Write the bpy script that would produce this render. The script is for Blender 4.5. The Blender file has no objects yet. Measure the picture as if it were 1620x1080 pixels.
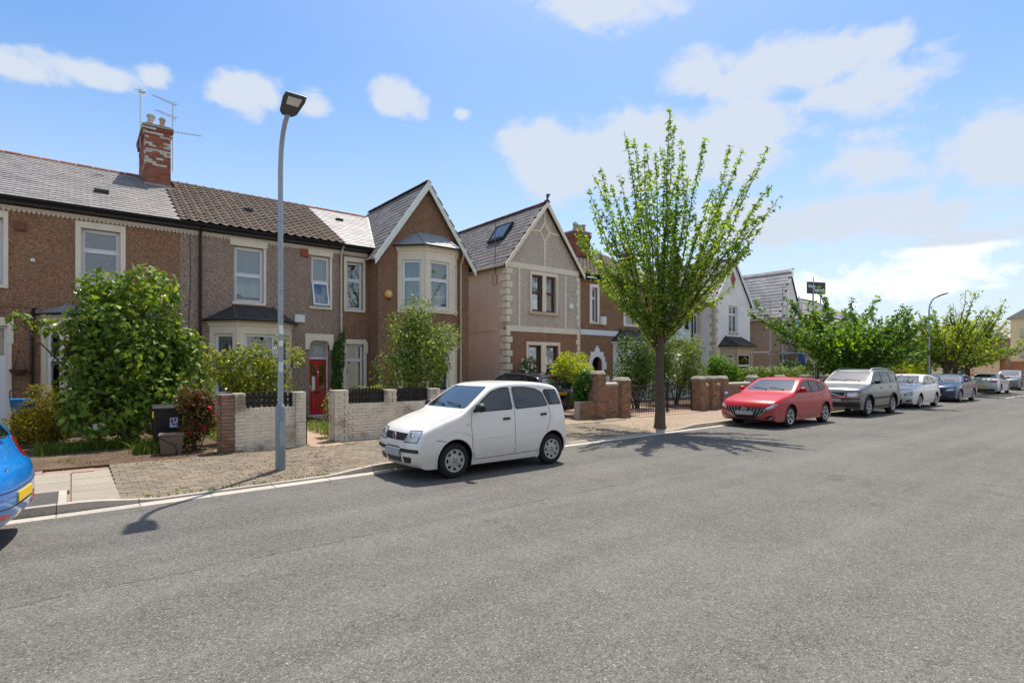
import bpy, bmesh, math, random
import numpy as np
from mathutils import Vector, Matrix
from mathutils.bvhtree import BVHTree

SC = bpy.context.scene
COL = SC.collection
R = math.radians
random.seed(7)

# ---------------------------------------------------------------- camera
CAM_H = 1.93
cam_d = bpy.data.cameras.new('camera')
cam = bpy.data.objects.new('camera', cam_d)
COL.objects.link(cam)
cam.location = (0, 0, CAM_H)
YAW = math.atan2(1090, 870)                    # angle between the view axis and the street
cam.rotation_euler = (R(90), 0, -(R(90) - YAW))
cam_d.sensor_width = 36
cam_d.lens = 870 * 36 / 1620
cam_d.shift_y = 42 / 1620
cam_d.clip_start = 0.05
cam_d.clip_end = 4000
SC.camera = cam
CP = Vector((0, 0, CAM_H))

# ---------------------------------------------------------------- sky, sun, exposure
SUN = Vector((0.325, 0.252, 0.909)).normalized()   # direction towards the sun
EL = math.asin(SUN.z)
AZ = math.atan2(SUN.x, SUN.y)                       # clockwise from +Y
world = bpy.data.worlds.new('World')
SC.world = world
world.use_nodes = True
wt = world.node_tree
wt.nodes.clear()


def N(t, kind, **kw):
    n = t.nodes.new('ShaderNode' + kind)
    for k, v in kw.items():
        setattr(n, k, v)
    return n


def vm(t, op, a, b, clamp=False):
    n = N(t, 'Math', operation=op, use_clamp=clamp)
    for i, s in enumerate((a, b)):
        if s is None:
            continue
        if isinstance(s, (int, float)):
            n.inputs[i].default_value = s
        else:
            t.links.new(s, n.inputs[i])
    return n.outputs[0]


def sky_nodes():
    t = wt
    out = N(t, 'OutputWorld')
    bg = N(t, 'Background')
    bg.inputs[1].default_value = 0.135
    t.links.new(bg.outputs[0], out.inputs[0])
    sky = N(t, 'TexSky', sky_type='NISHITA', sun_disc=False)
    sky.sun_elevation = EL
    sky.sun_rotation = AZ
    sky.altitude = 0
    sky.air_density = 1.0
    sky.dust_density = 1.1
    sky.ozone_density = 2.2
    hs = N(t, 'HueSaturation')
    hs.inputs['Saturation'].default_value = SKY_SAT
    hs.inputs['Value'].default_value = SKY_VAL
    t.links.new(sky.outputs[0], hs.inputs['Color'])
    # azimuth and elevation (degrees) of the direction looked at
    tc = N(t, 'TexCoord')
    sep = N(t, 'SeparateXYZ')
    t.links.new(tc.outputs['Generated'], sep.inputs[0])
    x, y, z = sep.outputs
    az = vm(t, 'MULTIPLY', vm(t, 'ARCTAN2', x, y), 180 / math.pi)
    el = vm(t, 'MULTIPLY', vm(t, 'ARCSINE', z, None), 180 / math.pi)
    field, low = None, None
    for a, e, ra, re, w in CLOUDS:
        p = vm(t, 'DIVIDE', vm(t, 'SUBTRACT', az, a), ra)
        q = vm(t, 'DIVIDE', vm(t, 'SUBTRACT', el, e), re)
        s = vm(t, 'ADD', vm(t, 'MULTIPLY', p, p), vm(t, 'MULTIPLY', q, q))
        f = vm(t, 'MULTIPLY', vm(t, 'SUBTRACT', 1.0, vm(t, 'SQRT', s, None)), w)
        field = f if field is None else vm(t, 'MAXIMUM', field, f)
        lw = vm(t, 'MULTIPLY', vm(t, 'ADD', f, .25), vm(t, 'SUBTRACT', .3, q))
        low = lw if low is None else vm(t, 'MAXIMUM', low, lw)
    # the rest of the sky carries scattered clouds of the same sort
    dv = N(t, 'VectorMath', operation='DIVIDE')
    t.links.new(tc.outputs['Generated'], dv.inputs[0])
    zz = vm(t, 'ADD', vm(t, 'MAXIMUM', z, 0.0), 0.12)
    cz = N(t, 'CombineXYZ')
    for i in range(3):
        t.links.new(zz, cz.inputs[i])
    t.links.new(cz.outputs[0], dv.inputs[1])
    g = N(t, 'TexNoise', noise_dimensions='3D')
    g.inputs['Scale'].default_value = 0.9
    g.inputs['Detail'].default_value = 4
    t.links.new(dv.outputs[0], g.inputs['Vector'])
    out_m = vm(t, 'MULTIPLY', vm(t, 'SUBTRACT', vm(t, 'ABSOLUTE', vm(t, 'SUBTRACT', az, 38.6), None), 46), 0.1, True)
    gen = vm(t, 'SUBTRACT', vm(t, 'MULTIPLY', vm(t, 'SUBTRACT', g.outputs[0], 0.46), 3.2),
             vm(t, 'MULTIPLY', vm(t, 'SUBTRACT', 1.0, out_m), 3.0))
    field = vm(t, 'MAXIMUM', field, gen)
    # ragged edges
    cc = N(t, 'CombineXYZ')
    t.links.new(az, cc.inputs[0])
    t.links.new(vm(t, 'MULTIPLY', el, 1.5), cc.inputs[1])
    n1 = N(t, 'TexNoise', noise_dimensions='3D')
    n1.inputs['Scale'].default_value = 0.19
    n1.inputs['Detail'].default_value = 7
    n1.inputs['Roughness'].default_value = 0.62
    n1.inputs['Distortion'].default_value = 0.25
    t.links.new(cc.outputs[0], n1.inputs['Vector'])
    d = vm(t, 'ADD', field, vm(t, 'MULTIPLY', vm(t, 'SUBTRACT', n1.outputs[0], 0.5), 2.9))
    mr = N(t, 'MapRange', interpolation_type='SMOOTHSTEP')
    mr.inputs[1].default_value = -0.3
    mr.inputs[2].default_value = 0.45
    t.links.new(d, mr.inputs[0])
    # thick cloud is a little grey underneath: density read a few degrees higher up
    cc2 = N(t, 'CombineXYZ')
    t.links.new(az, cc2.inputs[0])
    t.links.new(vm(t, 'MULTIPLY', vm(t, 'ADD', el, 2.2), 1.5), cc2.inputs[1])
    n2 = N(t, 'TexNoise', noise_dimensions='3D')
    n2.inputs['Scale'].default_value = 0.19
    n2.inputs['Detail'].default_value = 3
    t.links.new(cc2.outputs[0], n2.inputs['Vector'])
    thick = N(t, 'MapRange', interpolation_type='SMOOTHSTEP')
    thick.inputs[1].default_value = .22
    thick.inputs[2].default_value = 1.05
    t.links.new(vm(t, 'ADD', low, vm(t, 'MULTIPLY', vm(t, 'SUBTRACT', n2.outputs[0], 0.5), 1.2)), thick.inputs[0])
    cm = N(t, 'MixRGB')
    cm.inputs[1].default_value = CLOUD_A
    cm.inputs[2].default_value = CLOUD_B
    t.links.new(thick.outputs[0], cm.inputs[0])
    # thin bright haze low in the sky
    hz = N(t, 'MapRange', interpolation_type='SMOOTHSTEP')
    hz.inputs[1].default_value = 29
    hz.inputs[2].default_value = -2
    t.links.new(el, hz.inputs[0])
    hm = N(t, 'MixRGB')
    hm.inputs[2].default_value = HAZE_C
    t.links.new(vm(t, 'MULTIPLY', hz.outputs[0], 0.9), hm.inputs[0])
    t.links.new(hs.outputs[0], hm.inputs[1])
    mx = N(t, 'MixRGB')
    t.links.new(vm(t, 'MULTIPLY', mr.outputs[0], 0.96), mx.inputs[0])
    t.links.new(hm.outputs[0], mx.inputs[1])
    t.links.new(cm.outputs[0], mx.inputs[2])
    t.links.new(mx.outputs[0], bg.inputs[0])


SKY_SAT, SKY_VAL = 1.26, 1.0
CLOUD_A = (7.0, 7.0, 7.0, 1)
CLOUD_B = (3.75, 4.15, 4.75, 1)
HAZE_C = (3.95, 4.6, 5.25, 1)
# azimuth, elevation, half-widths in degrees, weight
CLOUDS = [
    (52.0, 20.8, 13.5, 3.7, 1.9), (43.5, 20.6, 6.0, 4.0, 1.7), (60.0, 20.8, 7.5, 3.6, 1.6), (71.5, 17.5, 3.2, 2.0, .9),
    (63.5, 26.2, 7.0, 2.3, 1.15), (72.0, 23.0, 5.5, 2.0, 1.1), (57.5, 26.8, 4.0, 1.8, 1.0), (69.0, 25.6, 4.0, 1.8, 1.0),
    (68.0, 13.2, 8.5, 2.0, 1.5), (60.5, 13.8, 5.5, 2.0, 1.3), (74.5, 12.2, 5.0, 1.6, 1.1),
    (49.5, 33.0, 6.5, 1.8, 1.1), (44.5, 34.0, 3.0, 1.5, .9), (72.0, 26.0, 2.3, 1.5, .9), (80.5, 17.0, 3.6, 2.8, 1.2),
    (1.5, 23.0, 3.4, .9, .95), (-3.2, 22.2, 2.6, 1.0, .85), (5.6, 23.9, 1.3, .9, .8), (12.5, 24.2, 3.4, 1.7, 1.25), (26.5, 25.6, 2.9, 1.7, 1.25),
    (18.5, 24.0, 1.6, 1.0, .7), (33.5, 24.6, 1.0, .6, .8), (79.5, 10.0, 5.0, 1.3, .75), (70.0, 7.4, 9.0, .9, .3)]
sky_nodes()

sun_d = bpy.data.lights.new('sun', 'SUN')
sun_d.energy = 4.5
sun_d.angle = R(0.55)
sun_d.color = (1.0, 0.93, 0.82)
sun = bpy.data.objects.new('sun', sun_d)
COL.objects.link(sun)
sun.rotation_euler = SUN.to_track_quat('Z', 'Y').to_euler()
sun.location = (0, 0, 30)
SC.view_settings.view_transform = 'Standard'
SC.view_settings.look = 'None'
SC.view_settings.gamma = 1
SC.view_settings.use_curve_mapping = False
SC.view_settings.exposure = 0.47

# ---------------------------------------------------------------- materials
M = {}


def mat(name, col, rough=.75, var=.12, vs=3.0, fine=0, fs=60.0, bump=0, bs=None, metal=0, spec=.4, rnd=0, coat=0,
        hue=0, streak=0, grime=0, tint=None, tints=1.2, tamt=.5):
    """Principled with object-space noise: var/vs = broad mottling, fine/fs = grain, rnd = per piece, tint = blotches"""
    m = bpy.data.materials.new(name)
    m.use_nodes = True
    t = m.node_tree
    b = t.nodes['Principled BSDF']
    b.inputs['Roughness'].default_value = rough
    b.inputs['Metallic'].default_value = metal
    b.inputs['Specular IOR Level'].default_value = spec
    if coat:
        b.inputs['Coat Weight'].default_value = coat
        b.inputs['Coat Roughness'].default_value = .04
    P = N(t, 'NewGeometry').outputs['Position']
    val = None
    def noise(s, d=4, ro=.55):
        n = N(t, 'TexNoise')
        n.inputs['Scale'].default_value = s
        n.inputs['Detail'].default_value = d
        n.inputs['Roughness'].default_value = ro
        t.links.new(P, n.inputs['Vector'])
        return n.outputs[0]
    def addv(v, s, k, mid=.5):
        o = vm(t, 'MULTIPLY', vm(t, 'SUBTRACT', s, mid), k)
        return vm(t, 'ADD', 1.0 if v is None else v, o)
    if var:
        val = addv(val, noise(vs), var * 3)
    if streak:
        mp = N(t, 'Mapping')
        mp.inputs['Scale'].default_value = (3.2, 3.2, .22)
        t.links.new(P, mp.inputs['Vector'])
        n = N(t, 'TexNoise')
        n.inputs['Scale'].default_value = 1.0
        n.inputs['Detail'].default_value = 6
        n.inputs['Roughness'].default_value = .62
        t.links.new(mp.outputs[0], n.inputs['Vector'])
        val = addv(val, n.outputs[0], streak * 2.5)
    nf = None
    if fine:
        v = N(t, 'TexVoronoi')
        v.inputs['Scale'].default_value = fs
        t.links.new(P, v.inputs['Vector'])
        sp = N(t, 'SeparateColor')
        t.links.new(v.outputs['Color'], sp.inputs[0])
        nf = sp.outputs[0]
        val = addv(val, nf, fine * 2)
    if rnd:
        oi = N(t, 'ObjectInfo')
        ge = N(t, 'NewGeometry')
        r = vm(t, 'FRACT', vm(t, 'ADD', oi.outputs['Random'], ge.outputs['Random Per Island']), None)
        val = addv(val, r, rnd * 2)
    hs = N(t, 'HueSaturation')
    hs.inputs['Color'].default_value = (*col, 1)
    if val is not None:
        t.links.new(val, hs.inputs['Value'])
    if hue and rnd:
        t.links.new(vm(t, 'ADD', .5, vm(t, 'MULTIPLY', vm(t, 'SUBTRACT', vm(t, 'FRACT', vm(t, 'MULTIPLY', r, 7.3), None), .5), hue)), hs.inputs['Hue'])
    c = hs.outputs[0]
    if tint:
        mx = N(t, 'MixRGB')
        mx.inputs[2].default_value = (*tint, 1)
        mr = N(t, 'MapRange', interpolation_type='SMOOTHSTEP')
        mr.inputs[1].default_value = .48
        mr.inputs[2].default_value = .68
        mr.inputs[4].default_value = tamt
        t.links.new(noise(tints, 6, .62), mr.inputs[0])
        t.links.new(mr.outputs[0], mx.inputs[0])
        t.links.new(c, mx.inputs[1])
        c = mx.outputs[0]
    if grime:
        # road dust thrown up on the lower panels
        sz = N(t, 'SeparateXYZ')
        t.links.new(P, sz.inputs[0])
        gm = N(t, 'MapRange', interpolation_type='SMOOTHSTEP')
        gm.inputs[1].default_value = .85
        gm.inputs[2].default_value = .18
        t.links.new(sz.outputs[2], gm.inputs[0])
        gx = N(t, 'MixRGB')
        gx.inputs[2].default_value = (.26, .23, .19, 1)
        t.links.new(vm(t, 'MULTIPLY', gm.outputs[0], vm(t, 'ADD', .1, vm(t, 'MULTIPLY', noise(5, 6, .65), .6))), gx.inputs[0])
        t.links.new(c, gx.inputs[1])
        c = gx.outputs[0]
    t.links.new(c, b.inputs['Base Color'])
    if bump:
        bp = N(t, 'Bump')
        bp.inputs['Strength'].default_value = bump
        bp.inputs['Distance'].default_value = .02
        t.links.new(nf if (nf is not None and bs is None) else noise(bs or fs, 3), bp.inputs['Height'])
        t.links.new(bp.outputs[0], b.inputs['Normal'])
    M[name] = m
    return m


def leafmat(name, col, col2=None, trans=.35, rnd=.3, gloss=.25):
    m = bpy.data.materials.new(name)
    m.use_nodes = True
    t = m.node_tree
    t.nodes.clear()
    out = N(t, 'OutputMaterial')
    ge = N(t, 'NewGeometry')
    oi = N(t, 'ObjectInfo')
    r = vm(t, 'FRACT', vm(t, 'ADD', oi.outputs['Random'], ge.outputs['Random Per Island']), None)
    mx = N(t, 'MixRGB')
    mx.inputs[1].default_value = (*col, 1)
    mx.inputs[2].default_value = (*(col2 or [c * 1.5 for c in col]), 1)
    t.links.new(vm(t, 'POWER', r, 1.8), mx.inputs[0])
    hs = N(t, 'HueSaturation')
    t.links.new(mx.outputs[0], hs.inputs['Color'])
    t.links.new(vm(t, 'ADD', 1 - rnd, vm(t, 'MULTIPLY', vm(t, 'FRACT', vm(t, 'MULTIPLY', r, 13.7), None), rnd * 2)), hs.inputs['Value'])
    df = N(t, 'BsdfDiffuse')
    tr = N(t, 'BsdfTranslucent')
    gl = N(t, 'BsdfGlossy')
    gl.inputs['Roughness'].default_value = .45
    gl.inputs['Color'].default_value = (.5, .53, .5, 1)
    t.links.new(hs.outputs[0], df.inputs[0])
    h2 = N(t, 'HueSaturation')
    h2.inputs['Hue'].default_value = .485
    h2.inputs['Value'].default_value = 2.3
    h2.inputs['Saturation'].default_value = 1.1
    t.links.new(hs.outputs[0], h2.inputs['Color'])
    t.links.new(h2.outputs[0], tr.inputs[0])
    m1 = N(t, 'MixShader')
    m1.inputs[0].default_value = trans
    t.links.new(df.outputs[0], m1.inputs[1])
    t.links.new(tr.outputs[0], m1.inputs[2])
    fr = N(t, 'Fresnel')
    fr.inputs[0].default_value = 1.42
    m2 = N(t, 'MixShader')
    t.links.new(vm(t, 'MULTIPLY', fr.outputs[0], gloss * 2), m2.inputs[0])
    t.links.new(m1.outputs[0], m2.inputs[1])
    t.links.new(gl.outputs[0], m2.inputs[2])
    t.links.new(m2.outputs[0], out.inputs[0])
    M[name] = m
    return m


def glassmat(name, tint, base=.12, rough=.015, body=None):
    """window glass: partly see-through pane with a clear reflection"""
    m = bpy.data.materials.new(name)
    m.use_nodes = True
    t = m.node_tree
    t.nodes.clear()
    out = N(t, 'OutputMaterial')
    tp = N(t, 'BsdfTransparent')
    tp.inputs[0].default_value = (*tint, 1)
    if body:
        tp = N(t, 'BsdfDiffuse')
        tp.inputs[0].default_value = (*body, 1)
    gl = N(t, 'BsdfGlossy')
    gl.inputs['Roughness'].default_value = rough
    wn = N(t, 'TexNoise')
    wn.inputs['Scale'].default_value = 1.7
    wn.inputs['Detail'].default_value = 1
    t.links.new(N(t, 'NewGeometry').outputs['Position'], wn.inputs['Vector'])
    wb = N(t, 'Bump')
    wb.inputs['Strength'].default_value = .25 if body is None else .08
    wb.inputs['Distance'].default_value = .02
    t.links.new(wn.outputs[0], wb.inputs['Height'])
    t.links.new(wb.outputs[0], gl.inputs['Normal'])
    fr = N(t, 'Fresnel')
    fr.inputs[0].default_value = 1.5
    mx = N(t, 'MixShader')
    t.links.new(vm(t, 'ADD', vm(t, 'MULTIPLY', fr.outputs[0], 1 - base), base, True), mx.inputs[0])
    t.links.new(tp.outputs[0], mx.inputs[1])
    t.links.new(gl.outputs[0], mx.inputs[2])
    t.links.new(mx.outputs[0], out.inputs[0])
    M[name] = m
    return m


def asphalt_mat():
    m = bpy.data.materials.new('asphalt')
    m.use_nodes = True
    t = m.node_tree
    b = t.nodes['Principled BSDF']
    b.inputs['Roughness'].default_value = .88
    b.inputs['Specular IOR Level'].default_value = .3
    tc = N(t, 'TexCoord')
    P = tc.outputs['Object']
    def noise(s, d=4, ro=.6, vec=None):
        n = N(t, 'TexNoise')
        n.inputs['Scale'].default_value = s
        n.inputs['Detail'].default_value = d
        n.inputs['Roughness'].default_value = ro
        t.links.new(vec or P, n.inputs['Vector'])
        return n.outputs[0]
    def vor(s):
        v = N(t, 'TexVoronoi')
        v.inputs['Scale'].default_value = s
        t.links.new(P, v.inputs['Vector'])
        sp = N(t, 'SeparateColor')
        t.links.new(v.outputs['Color'], sp.inputs[0])
        return sp.outputs[0], v.outputs['Distance']
    s1, d1 = vor(105)
    s2, d2 = vor(48)
    v = vm(t, 'ADD', 1.0, vm(t, 'MULTIPLY', vm(t, 'SUBTRACT', s1, .5), .72))
    v = vm(t, 'ADD', v, vm(t, 'MULTIPLY', vm(t, 'SUBTRACT', s2, .5), .36))
    v = vm(t, 'ADD', v, vm(t, 'MULTIPLY', vm(t, 'SUBTRACT', noise(.45, 5), .5), .55))
    v = vm(t, 'ADD', v, vm(t, 'MULTIPLY', vm(t, 'SUBTRACT', noise(3.1, 4), .5), .35))
    # long wear streaks along the street
    mp = N(t, 'Mapping')
    mp.inputs['Scale'].default_value = (.05, 1.1, 1)
    t.links.new(P, mp.inputs['Vector'])
    v = vm(t, 'ADD', v, vm(t, 'MULTIPLY', vm(t, 'SUBTRACT', noise(1.0, 4, .6, mp.outputs[0]), .5), .75))
    # pale stones
    pale = N(t, 'MapRange')
    pale.inputs[1].default_value = .955
    pale.inputs[2].default_value = .985
    pale.inputs[4].default_value = .9
    t.links.new(s1, pale.inputs[0])
    v = vm(t, 'ADD', v, pale.outputs[0])
    # cracks
    wv = N(t, 'TexVoronoi', feature='DISTANCE_TO_EDGE')
    wv.inputs['Scale'].default_value = .2
    ad = N(t, 'MixRGB', blend_type='ADD')
    ad.inputs[0].default_value = .9
    nn = N(t, 'TexNoise')
    nn.inputs['Scale'].default_value = .9
    nn.inputs['Detail'].default_value = 9
    nn.inputs['Roughness'].default_value = .7
    t.links.new(P, nn.inputs['Vector'])
    t.links.new(P, ad.inputs[1])
    t.links.new(nn.outputs[1], ad.inputs[2])
    t.links.new(ad.outputs[0], wv.inputs['Vector'])
    cr = N(t, 'MapRange')
    cr.inputs[1].default_value = 0
    cr.inputs[2].default_value = .0042
    cr.inputs[3].default_value = .28
    cr.inputs[4].default_value = 0
    t.links.new(wv.outputs['Distance'], cr.inputs[0])
    gate = vm(t, 'MULTIPLY', cr.outputs[0], vm(t, 'GREATER_THAN', noise(.35, 3), .56))
    v = vm(t, 'SUBTRACT', v, gate)
    # the long joint between two laid strips, broken here and there
    sp2 = N(t, 'SeparateXYZ')
    t.links.new(P, sp2.inputs[0])
    wob = vm(t, 'ADD', vm(t, 'MULTIPLY', vm(t, 'SUBTRACT', noise(1.3, 6, .7), .5), .22), 6.0)
    dist = vm(t, 'ABSOLUTE', vm(t, 'SUBTRACT', sp2.outputs[1], wob), None)
    jt = N(t, 'MapRange')
    jt.inputs[1].default_value = .003
    jt.inputs[2].default_value = .016
    jt.inputs[3].default_value = .55
    jt.inputs[4].default_value = 0
    t.links.new(dist, jt.inputs[0])
    v = vm(t, 'SUBTRACT', v, vm(t, 'MULTIPLY', jt.outputs[0], vm(t, 'GREATER_THAN', noise(1.1, 4), .46)))
    v = vm(t, 'ADD', v, vm(t, 'MULTIPLY', vm(t, 'GREATER_THAN', sp2.outputs[1], wob), -.06))
    # oil and tyre stains where cars stand
    oil = N(t, 'MapRange', interpolation_type='SMOOTHSTEP')
    oil.inputs[1].default_value = .62
    oil.inputs[2].default_value = .75
    oil.inputs[4].default_value = .3
    t.links.new(noise(.8, 5, .6), oil.inputs[0])
    v = vm(t, 'SUBTRACT', v, oil.outputs[0])
    hs = N(t, 'HueSaturation')
    hs.inputs['Color'].default_value = (.128, .121, .109, 1)
    t.links.new(v, hs.inputs['Value'])
    t.links.new(hs.outputs[0], b.inputs['Base Color'])
    bp = N(t, 'Bump')
    bp.inputs['Strength'].default_value = .4
    bp.inputs['Distance'].default_value = .012
    t.links.new(vm(t, 'ADD', s1, vm(t, 'MULTIPLY', s2, .6)), bp.inputs['Height'])
    t.links.new(bp.outputs[0], b.inputs['Normal'])
    M['asphalt'] = m


asphalt_mat()
mat('peb_brown', (.30, .17, .104), .95, .10, .8, .5, 46, .45, spec=.12, streak=.13, tint=(.25, .15, .095), tints=.6, tamt=.35)
mat('peb_dark', (.265, .155, .098), .95, .10, .8, .48, 46, .45, spec=.12, streak=.13)
mat('peb_grey', (.335, .25, .20), .95, .10, .8, .5, 46, .45, spec=.12, streak=.13, tint=(.27, .2, .155), tints=.7, tamt=.4)
mat('peb_mauve', (.54, .455, .385), .95, .08, .8, .36, 46, .4, spec=.12, streak=.1)
mat('render_pink', (.68, .565, .46), .9, .07, 1.2, .08, 40, .15, streak=.12, tint=(.56, .46, .37), tints=.7, tamt=.5)
mat('render_white', (.86, .83, .80), .9, .05, 1.5, .05, 40, .12, streak=.1, tint=(.55, .53, .51), tints=.7, tamt=.45)
mat('render_blue', (.74, .79, .86), .9, .05, 1.5, .04, 40, .1)
mat('masonry', (.80, .72, .57), .7, .06, 3, 0, bump=.08, bs=25, streak=.1, tint=(.60, .53, .41), tints=1.6, tamt=.3)
mat('masonry_white', (.86, .86, .86), .65, .04, 3)
mat('sandstone', (.58, .45, .31), .85, .12, 5, .08, 40, .2, rnd=.12)
mat('upvc', (.80, .81, .82), .35, .02, 2, spec=.5)
mat('brown_wood', (.16, .07, .035), .5, .2, 12, spec=.4)
mat('curtain', (.50, .55, .58), .9, .08, 6)
mat('curtain_dark', (.12, .16, .17), .9, .2, 4)
mat('blind', (.55, .68, .72), .85, .04, 3)
mat('interior', (.05, .05, .05), .95, .3, 1)
mat('slate', (.20, .185, .18), .55, .16, .9, .06, 40, .15, spec=.55, rnd=.2, hue=.02, tint=(.26, .21, .17), tints=.8, tamt=.35)
mat('slate_dark', (.155, .138, .13), .6, .18, .9, .06, 40, .15, spec=.5, rnd=.26, tint=(.15, .11, .075), tints=.8, tamt=.45)
mat('slate_pale', (.36, .345, .335), .5, .14, .9, .06, 40, .12, spec=.55, rnd=.2, tint=(.34, .29, .25), tints=1.2, tamt=.4)
mat('tile_brown', (.088, .06, .042), .8, .2, .7, .12, 40, .2, rnd=.22, tint=(.15, .11, .065), tints=.9, tamt=.35)
mat('ridge_red', (.27, .105, .06), .8, .2, 2, rnd=.2)
mat('ridge_dark', (.10, .075, .065), .8, .2, 2, rnd=.2)
mat('deck', (.03, .028, .026), .95, .1, 2)
mat('lead', (.27, .29, .31), .5, .15, 4, spec=.5)
mat('felt', (.05, .047, .045), .8, .25, 6, .15, 50, .3, tint=(.09, .085, .06), tints=3, tamt=.5)
mat('mortar', (.34, .30, .25), .95, .15, 8)
mat('brick_red', (.31, .105, .062), .88, .22, 5, .08, 60, .15, rnd=.26, hue=.03)
mat('brick_brown', (.29, .16, .10), .9, .25, 5, .08, 60, .2, rnd=.3, hue=.02, tint=(.27, .21, .15), tints=1.6, tamt=.55)
mat('brick_wash', (.58, .55, .50), .9, .18, 6, rnd=.12)
mat('brick_paint', (.72, .635, .50), .85, .14, 2.4, .05, 60, .12, rnd=.06, streak=.14, tint=(.20, .165, .12), tints=1.35, tamt=.85)
mat('mortar_paint', (.62, .54, .42), .9, .15, 5)
mat('black_paint', (.018, .018, .02), .5, .2, 8, spec=.4)
mat('black_wood', (.018, .014, .013), .7, .3, 12, rnd=.3)
mat('gutter', (.022, .022, .024), .4, .1, 4)
mat('pipe_cream', (.62, .58, .48), .5, .08, 4)
mat('bargeboard', (.74, .77, .70), .6, .08, 4)
mat('dentil', (.70, .63, .52), .8, .1, 6)
mat('red_door', (.46, .012, .018), .3, .05, 3, spec=.5, coat=.3)
mat('alarm_red', (.36, .06, .035), .5, .1, 5)
mat('alarm_yellow', (.80, .40, .03), .45, .06, 5)
mat('alarm_brown', (.20, .07, .045), .6, .2, 5)
mat('white_plastic', (.78, .78, .75), .45, .03, 4)
mat('concrete', (.37, .335, .285), .9, .14, 3, .12, 50, .15, rnd=.12)
mat('concrete_pale', (.42, .385, .33), .9, .12, 2, .12, 60, .15, rnd=.1, tint=(.36, .33, .28), tints=1.4, tamt=.4)
mat('kerb_face', (.40, .38, .35), .9, .15, 3, .12, 50, .15, rnd=.12)
mat('paver', (.185, .15, .108), .9, .16, 2.4, .16, 70, .25, rnd=.17, hue=.015, tint=(.125, .10, .07), tints=1.0, tamt=.5)
mat('paver_bed', (.13, .115, .075), 1, .3, 3)
mat('paver_far', (.285, .215, .155), .92, .16, 1.4, .16, 30, .15, tint=(.21, .165, .12), tints=.7, tamt=.5)
mat('slab', (.29, .255, .205), .9, .1, 2, .12, 60, .2, rnd=.1, tint=(.31, .27, .21), tints=1.2, tamt=.5)
mat('slab_pink', (.30, .20, .155), .9, .1, 2, .12, 60, .2, rnd=.1)
mat('tarmac', (.085, .075, .072), .95, .15, 2, .3, 80, .35)
mat('soil', (.095, .06, .038), 1, .3, 1.6, .25, 30, .5, tint=(.165, .12, .072), tints=2.2, tamt=.6)
mat('lawn_soil', (.085, .10, .03), 1, .3, 1.5, .2, 40, .4)
mat('path_pink', (.36, .245, .18), .9, .12, 2, .12, 60, .1)
mat('galv', (.33, .37, .40), .5, .12, 4, .08, 25, spec=.5, metal=.35)
mat('galv_dark', (.22, .27, .30), .5, .12, 4, .08, 25, spec=.5, metal=.3)
mat('lamp_grey', (.07, .075, .08), .45, .1, 4)
mat('lamp_lens', (.62, .64, .64), .2, .05, 8, spec=.6)
mat('alu', (.55, .56, .57), .4, .05, 4, metal=.6)
mat('steel_tube', (.42, .43, .44), .5, .15, 6, metal=.4)
mat('board_wood', (.30, .22, .13), .85, .2, 5, rnd=.2)
mat('bark', (.105, .075, .055), .95, .25, 7, .2, 25, .9)
mat('bark_pale', (.16, .125, .085), .95, .25, 7, .2, 25, .8)
mat('bin_black', (.012, .013, .015), .42, .1, 5, spec=.4)
mat('bin_brown', (.17, .125, .09), .6, .12, 5)
mat('sticker', (.60, .66, .78), .6, .1, 5)
mat('sticker_blue', (.05, .10, .35), .5, .1, 5)
mat('yellow_tag', (.75, .62, .03), .5, .1, 5)
mat('blue_box', (.02, .16, .42), .45, .1, 5)
mat('pot', (.42, .30, .22), .9, .2, 6)
mat('pot_pale', (.52, .46, .39), .9, .2, 6)
mat('basket', (.09, .05, .03), .9, .3, 20)
mat('tarp_blue', (.02, .05, .24), .6, .2, 4)
mat('bag_orange', (.75, .36, .03), .6, .2, 6)
mat('bag_yellow', (.55, .58, .08), .6, .2, 6)
mat('sign_dark', (.03, .033, .04), .4, .05, 4)
mat('sign_back', (.33, .36, .39), .5, .08, 5)
mat('flat_yellow', (.78, .64, .38), .85, .05, 2)
mat('flat_peach', (.72, .52, .33), .85, .06, 2)
mat('flat_brick', (.45, .18, .09), .9, .12, 3, .2, 20)
mat('far_grey', (.38, .35, .33), .85, .1, 1.5)
mat('far_brown', (.34, .25, .2), .85, .1, 1.5)
# cars
mat('paint_white', (.80, .775, .73), .28, .03, 1.5, spec=.5, coat=.6, grime=1)
mat('paint_red', (.44, .004, .012), .35, .02, 1.5, spec=.3, coat=.28, grime=1)
mat('paint_silver', (.15, .165, .16), .35, .02, 1.5, spec=.45, coat=.4, metal=.4, grime=1)
mat('paint_navy', (.006, .008, .018), .25, .02, 1.5, spec=.35, coat=.3, grime=1)
mat('paint_blue_dark', (.012, .028, .085), .25, .02, 1.5, spec=.5, coat=.8)
mat('paint_blue', (.0, .21, .66), .25, .02, 1.5, spec=.5, coat=.8)
mat('paint_pale', (.60, .61, .62), .28, .02, 1.5, spec=.5, coat=.7)
mat('trim_black', (.018, .018, .019), .55, .1, 8)
mat('trim_gloss', (.012, .012, .013), .2, .05, 8, spec=.5)
mat('under', (.008, .008, .008), .9, .2, 5)
mat('tyre', (.016, .016, .017), .85, .15, 8)
mat('rim', (.50, .51, .52), .35, .05, 5, metal=.55)
mat('rim_dirty', (.42, .41, .39), .45, .12, 6, metal=.3)
mat('chrome', (.65, .65, .66), .15, .02, 5, metal=.9)
mat('plate_grey', (.36, .37, .37), .5, .03, 5)
mat('plate_white', (.66, .66, .64), .5, .03, 5)
mat('plate_yellow', (.82, .52, .02), .45, .03, 5)
mat('tail_red', (.42, .008, .012), .15, .15, 9, spec=.6, coat=.6)
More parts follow.
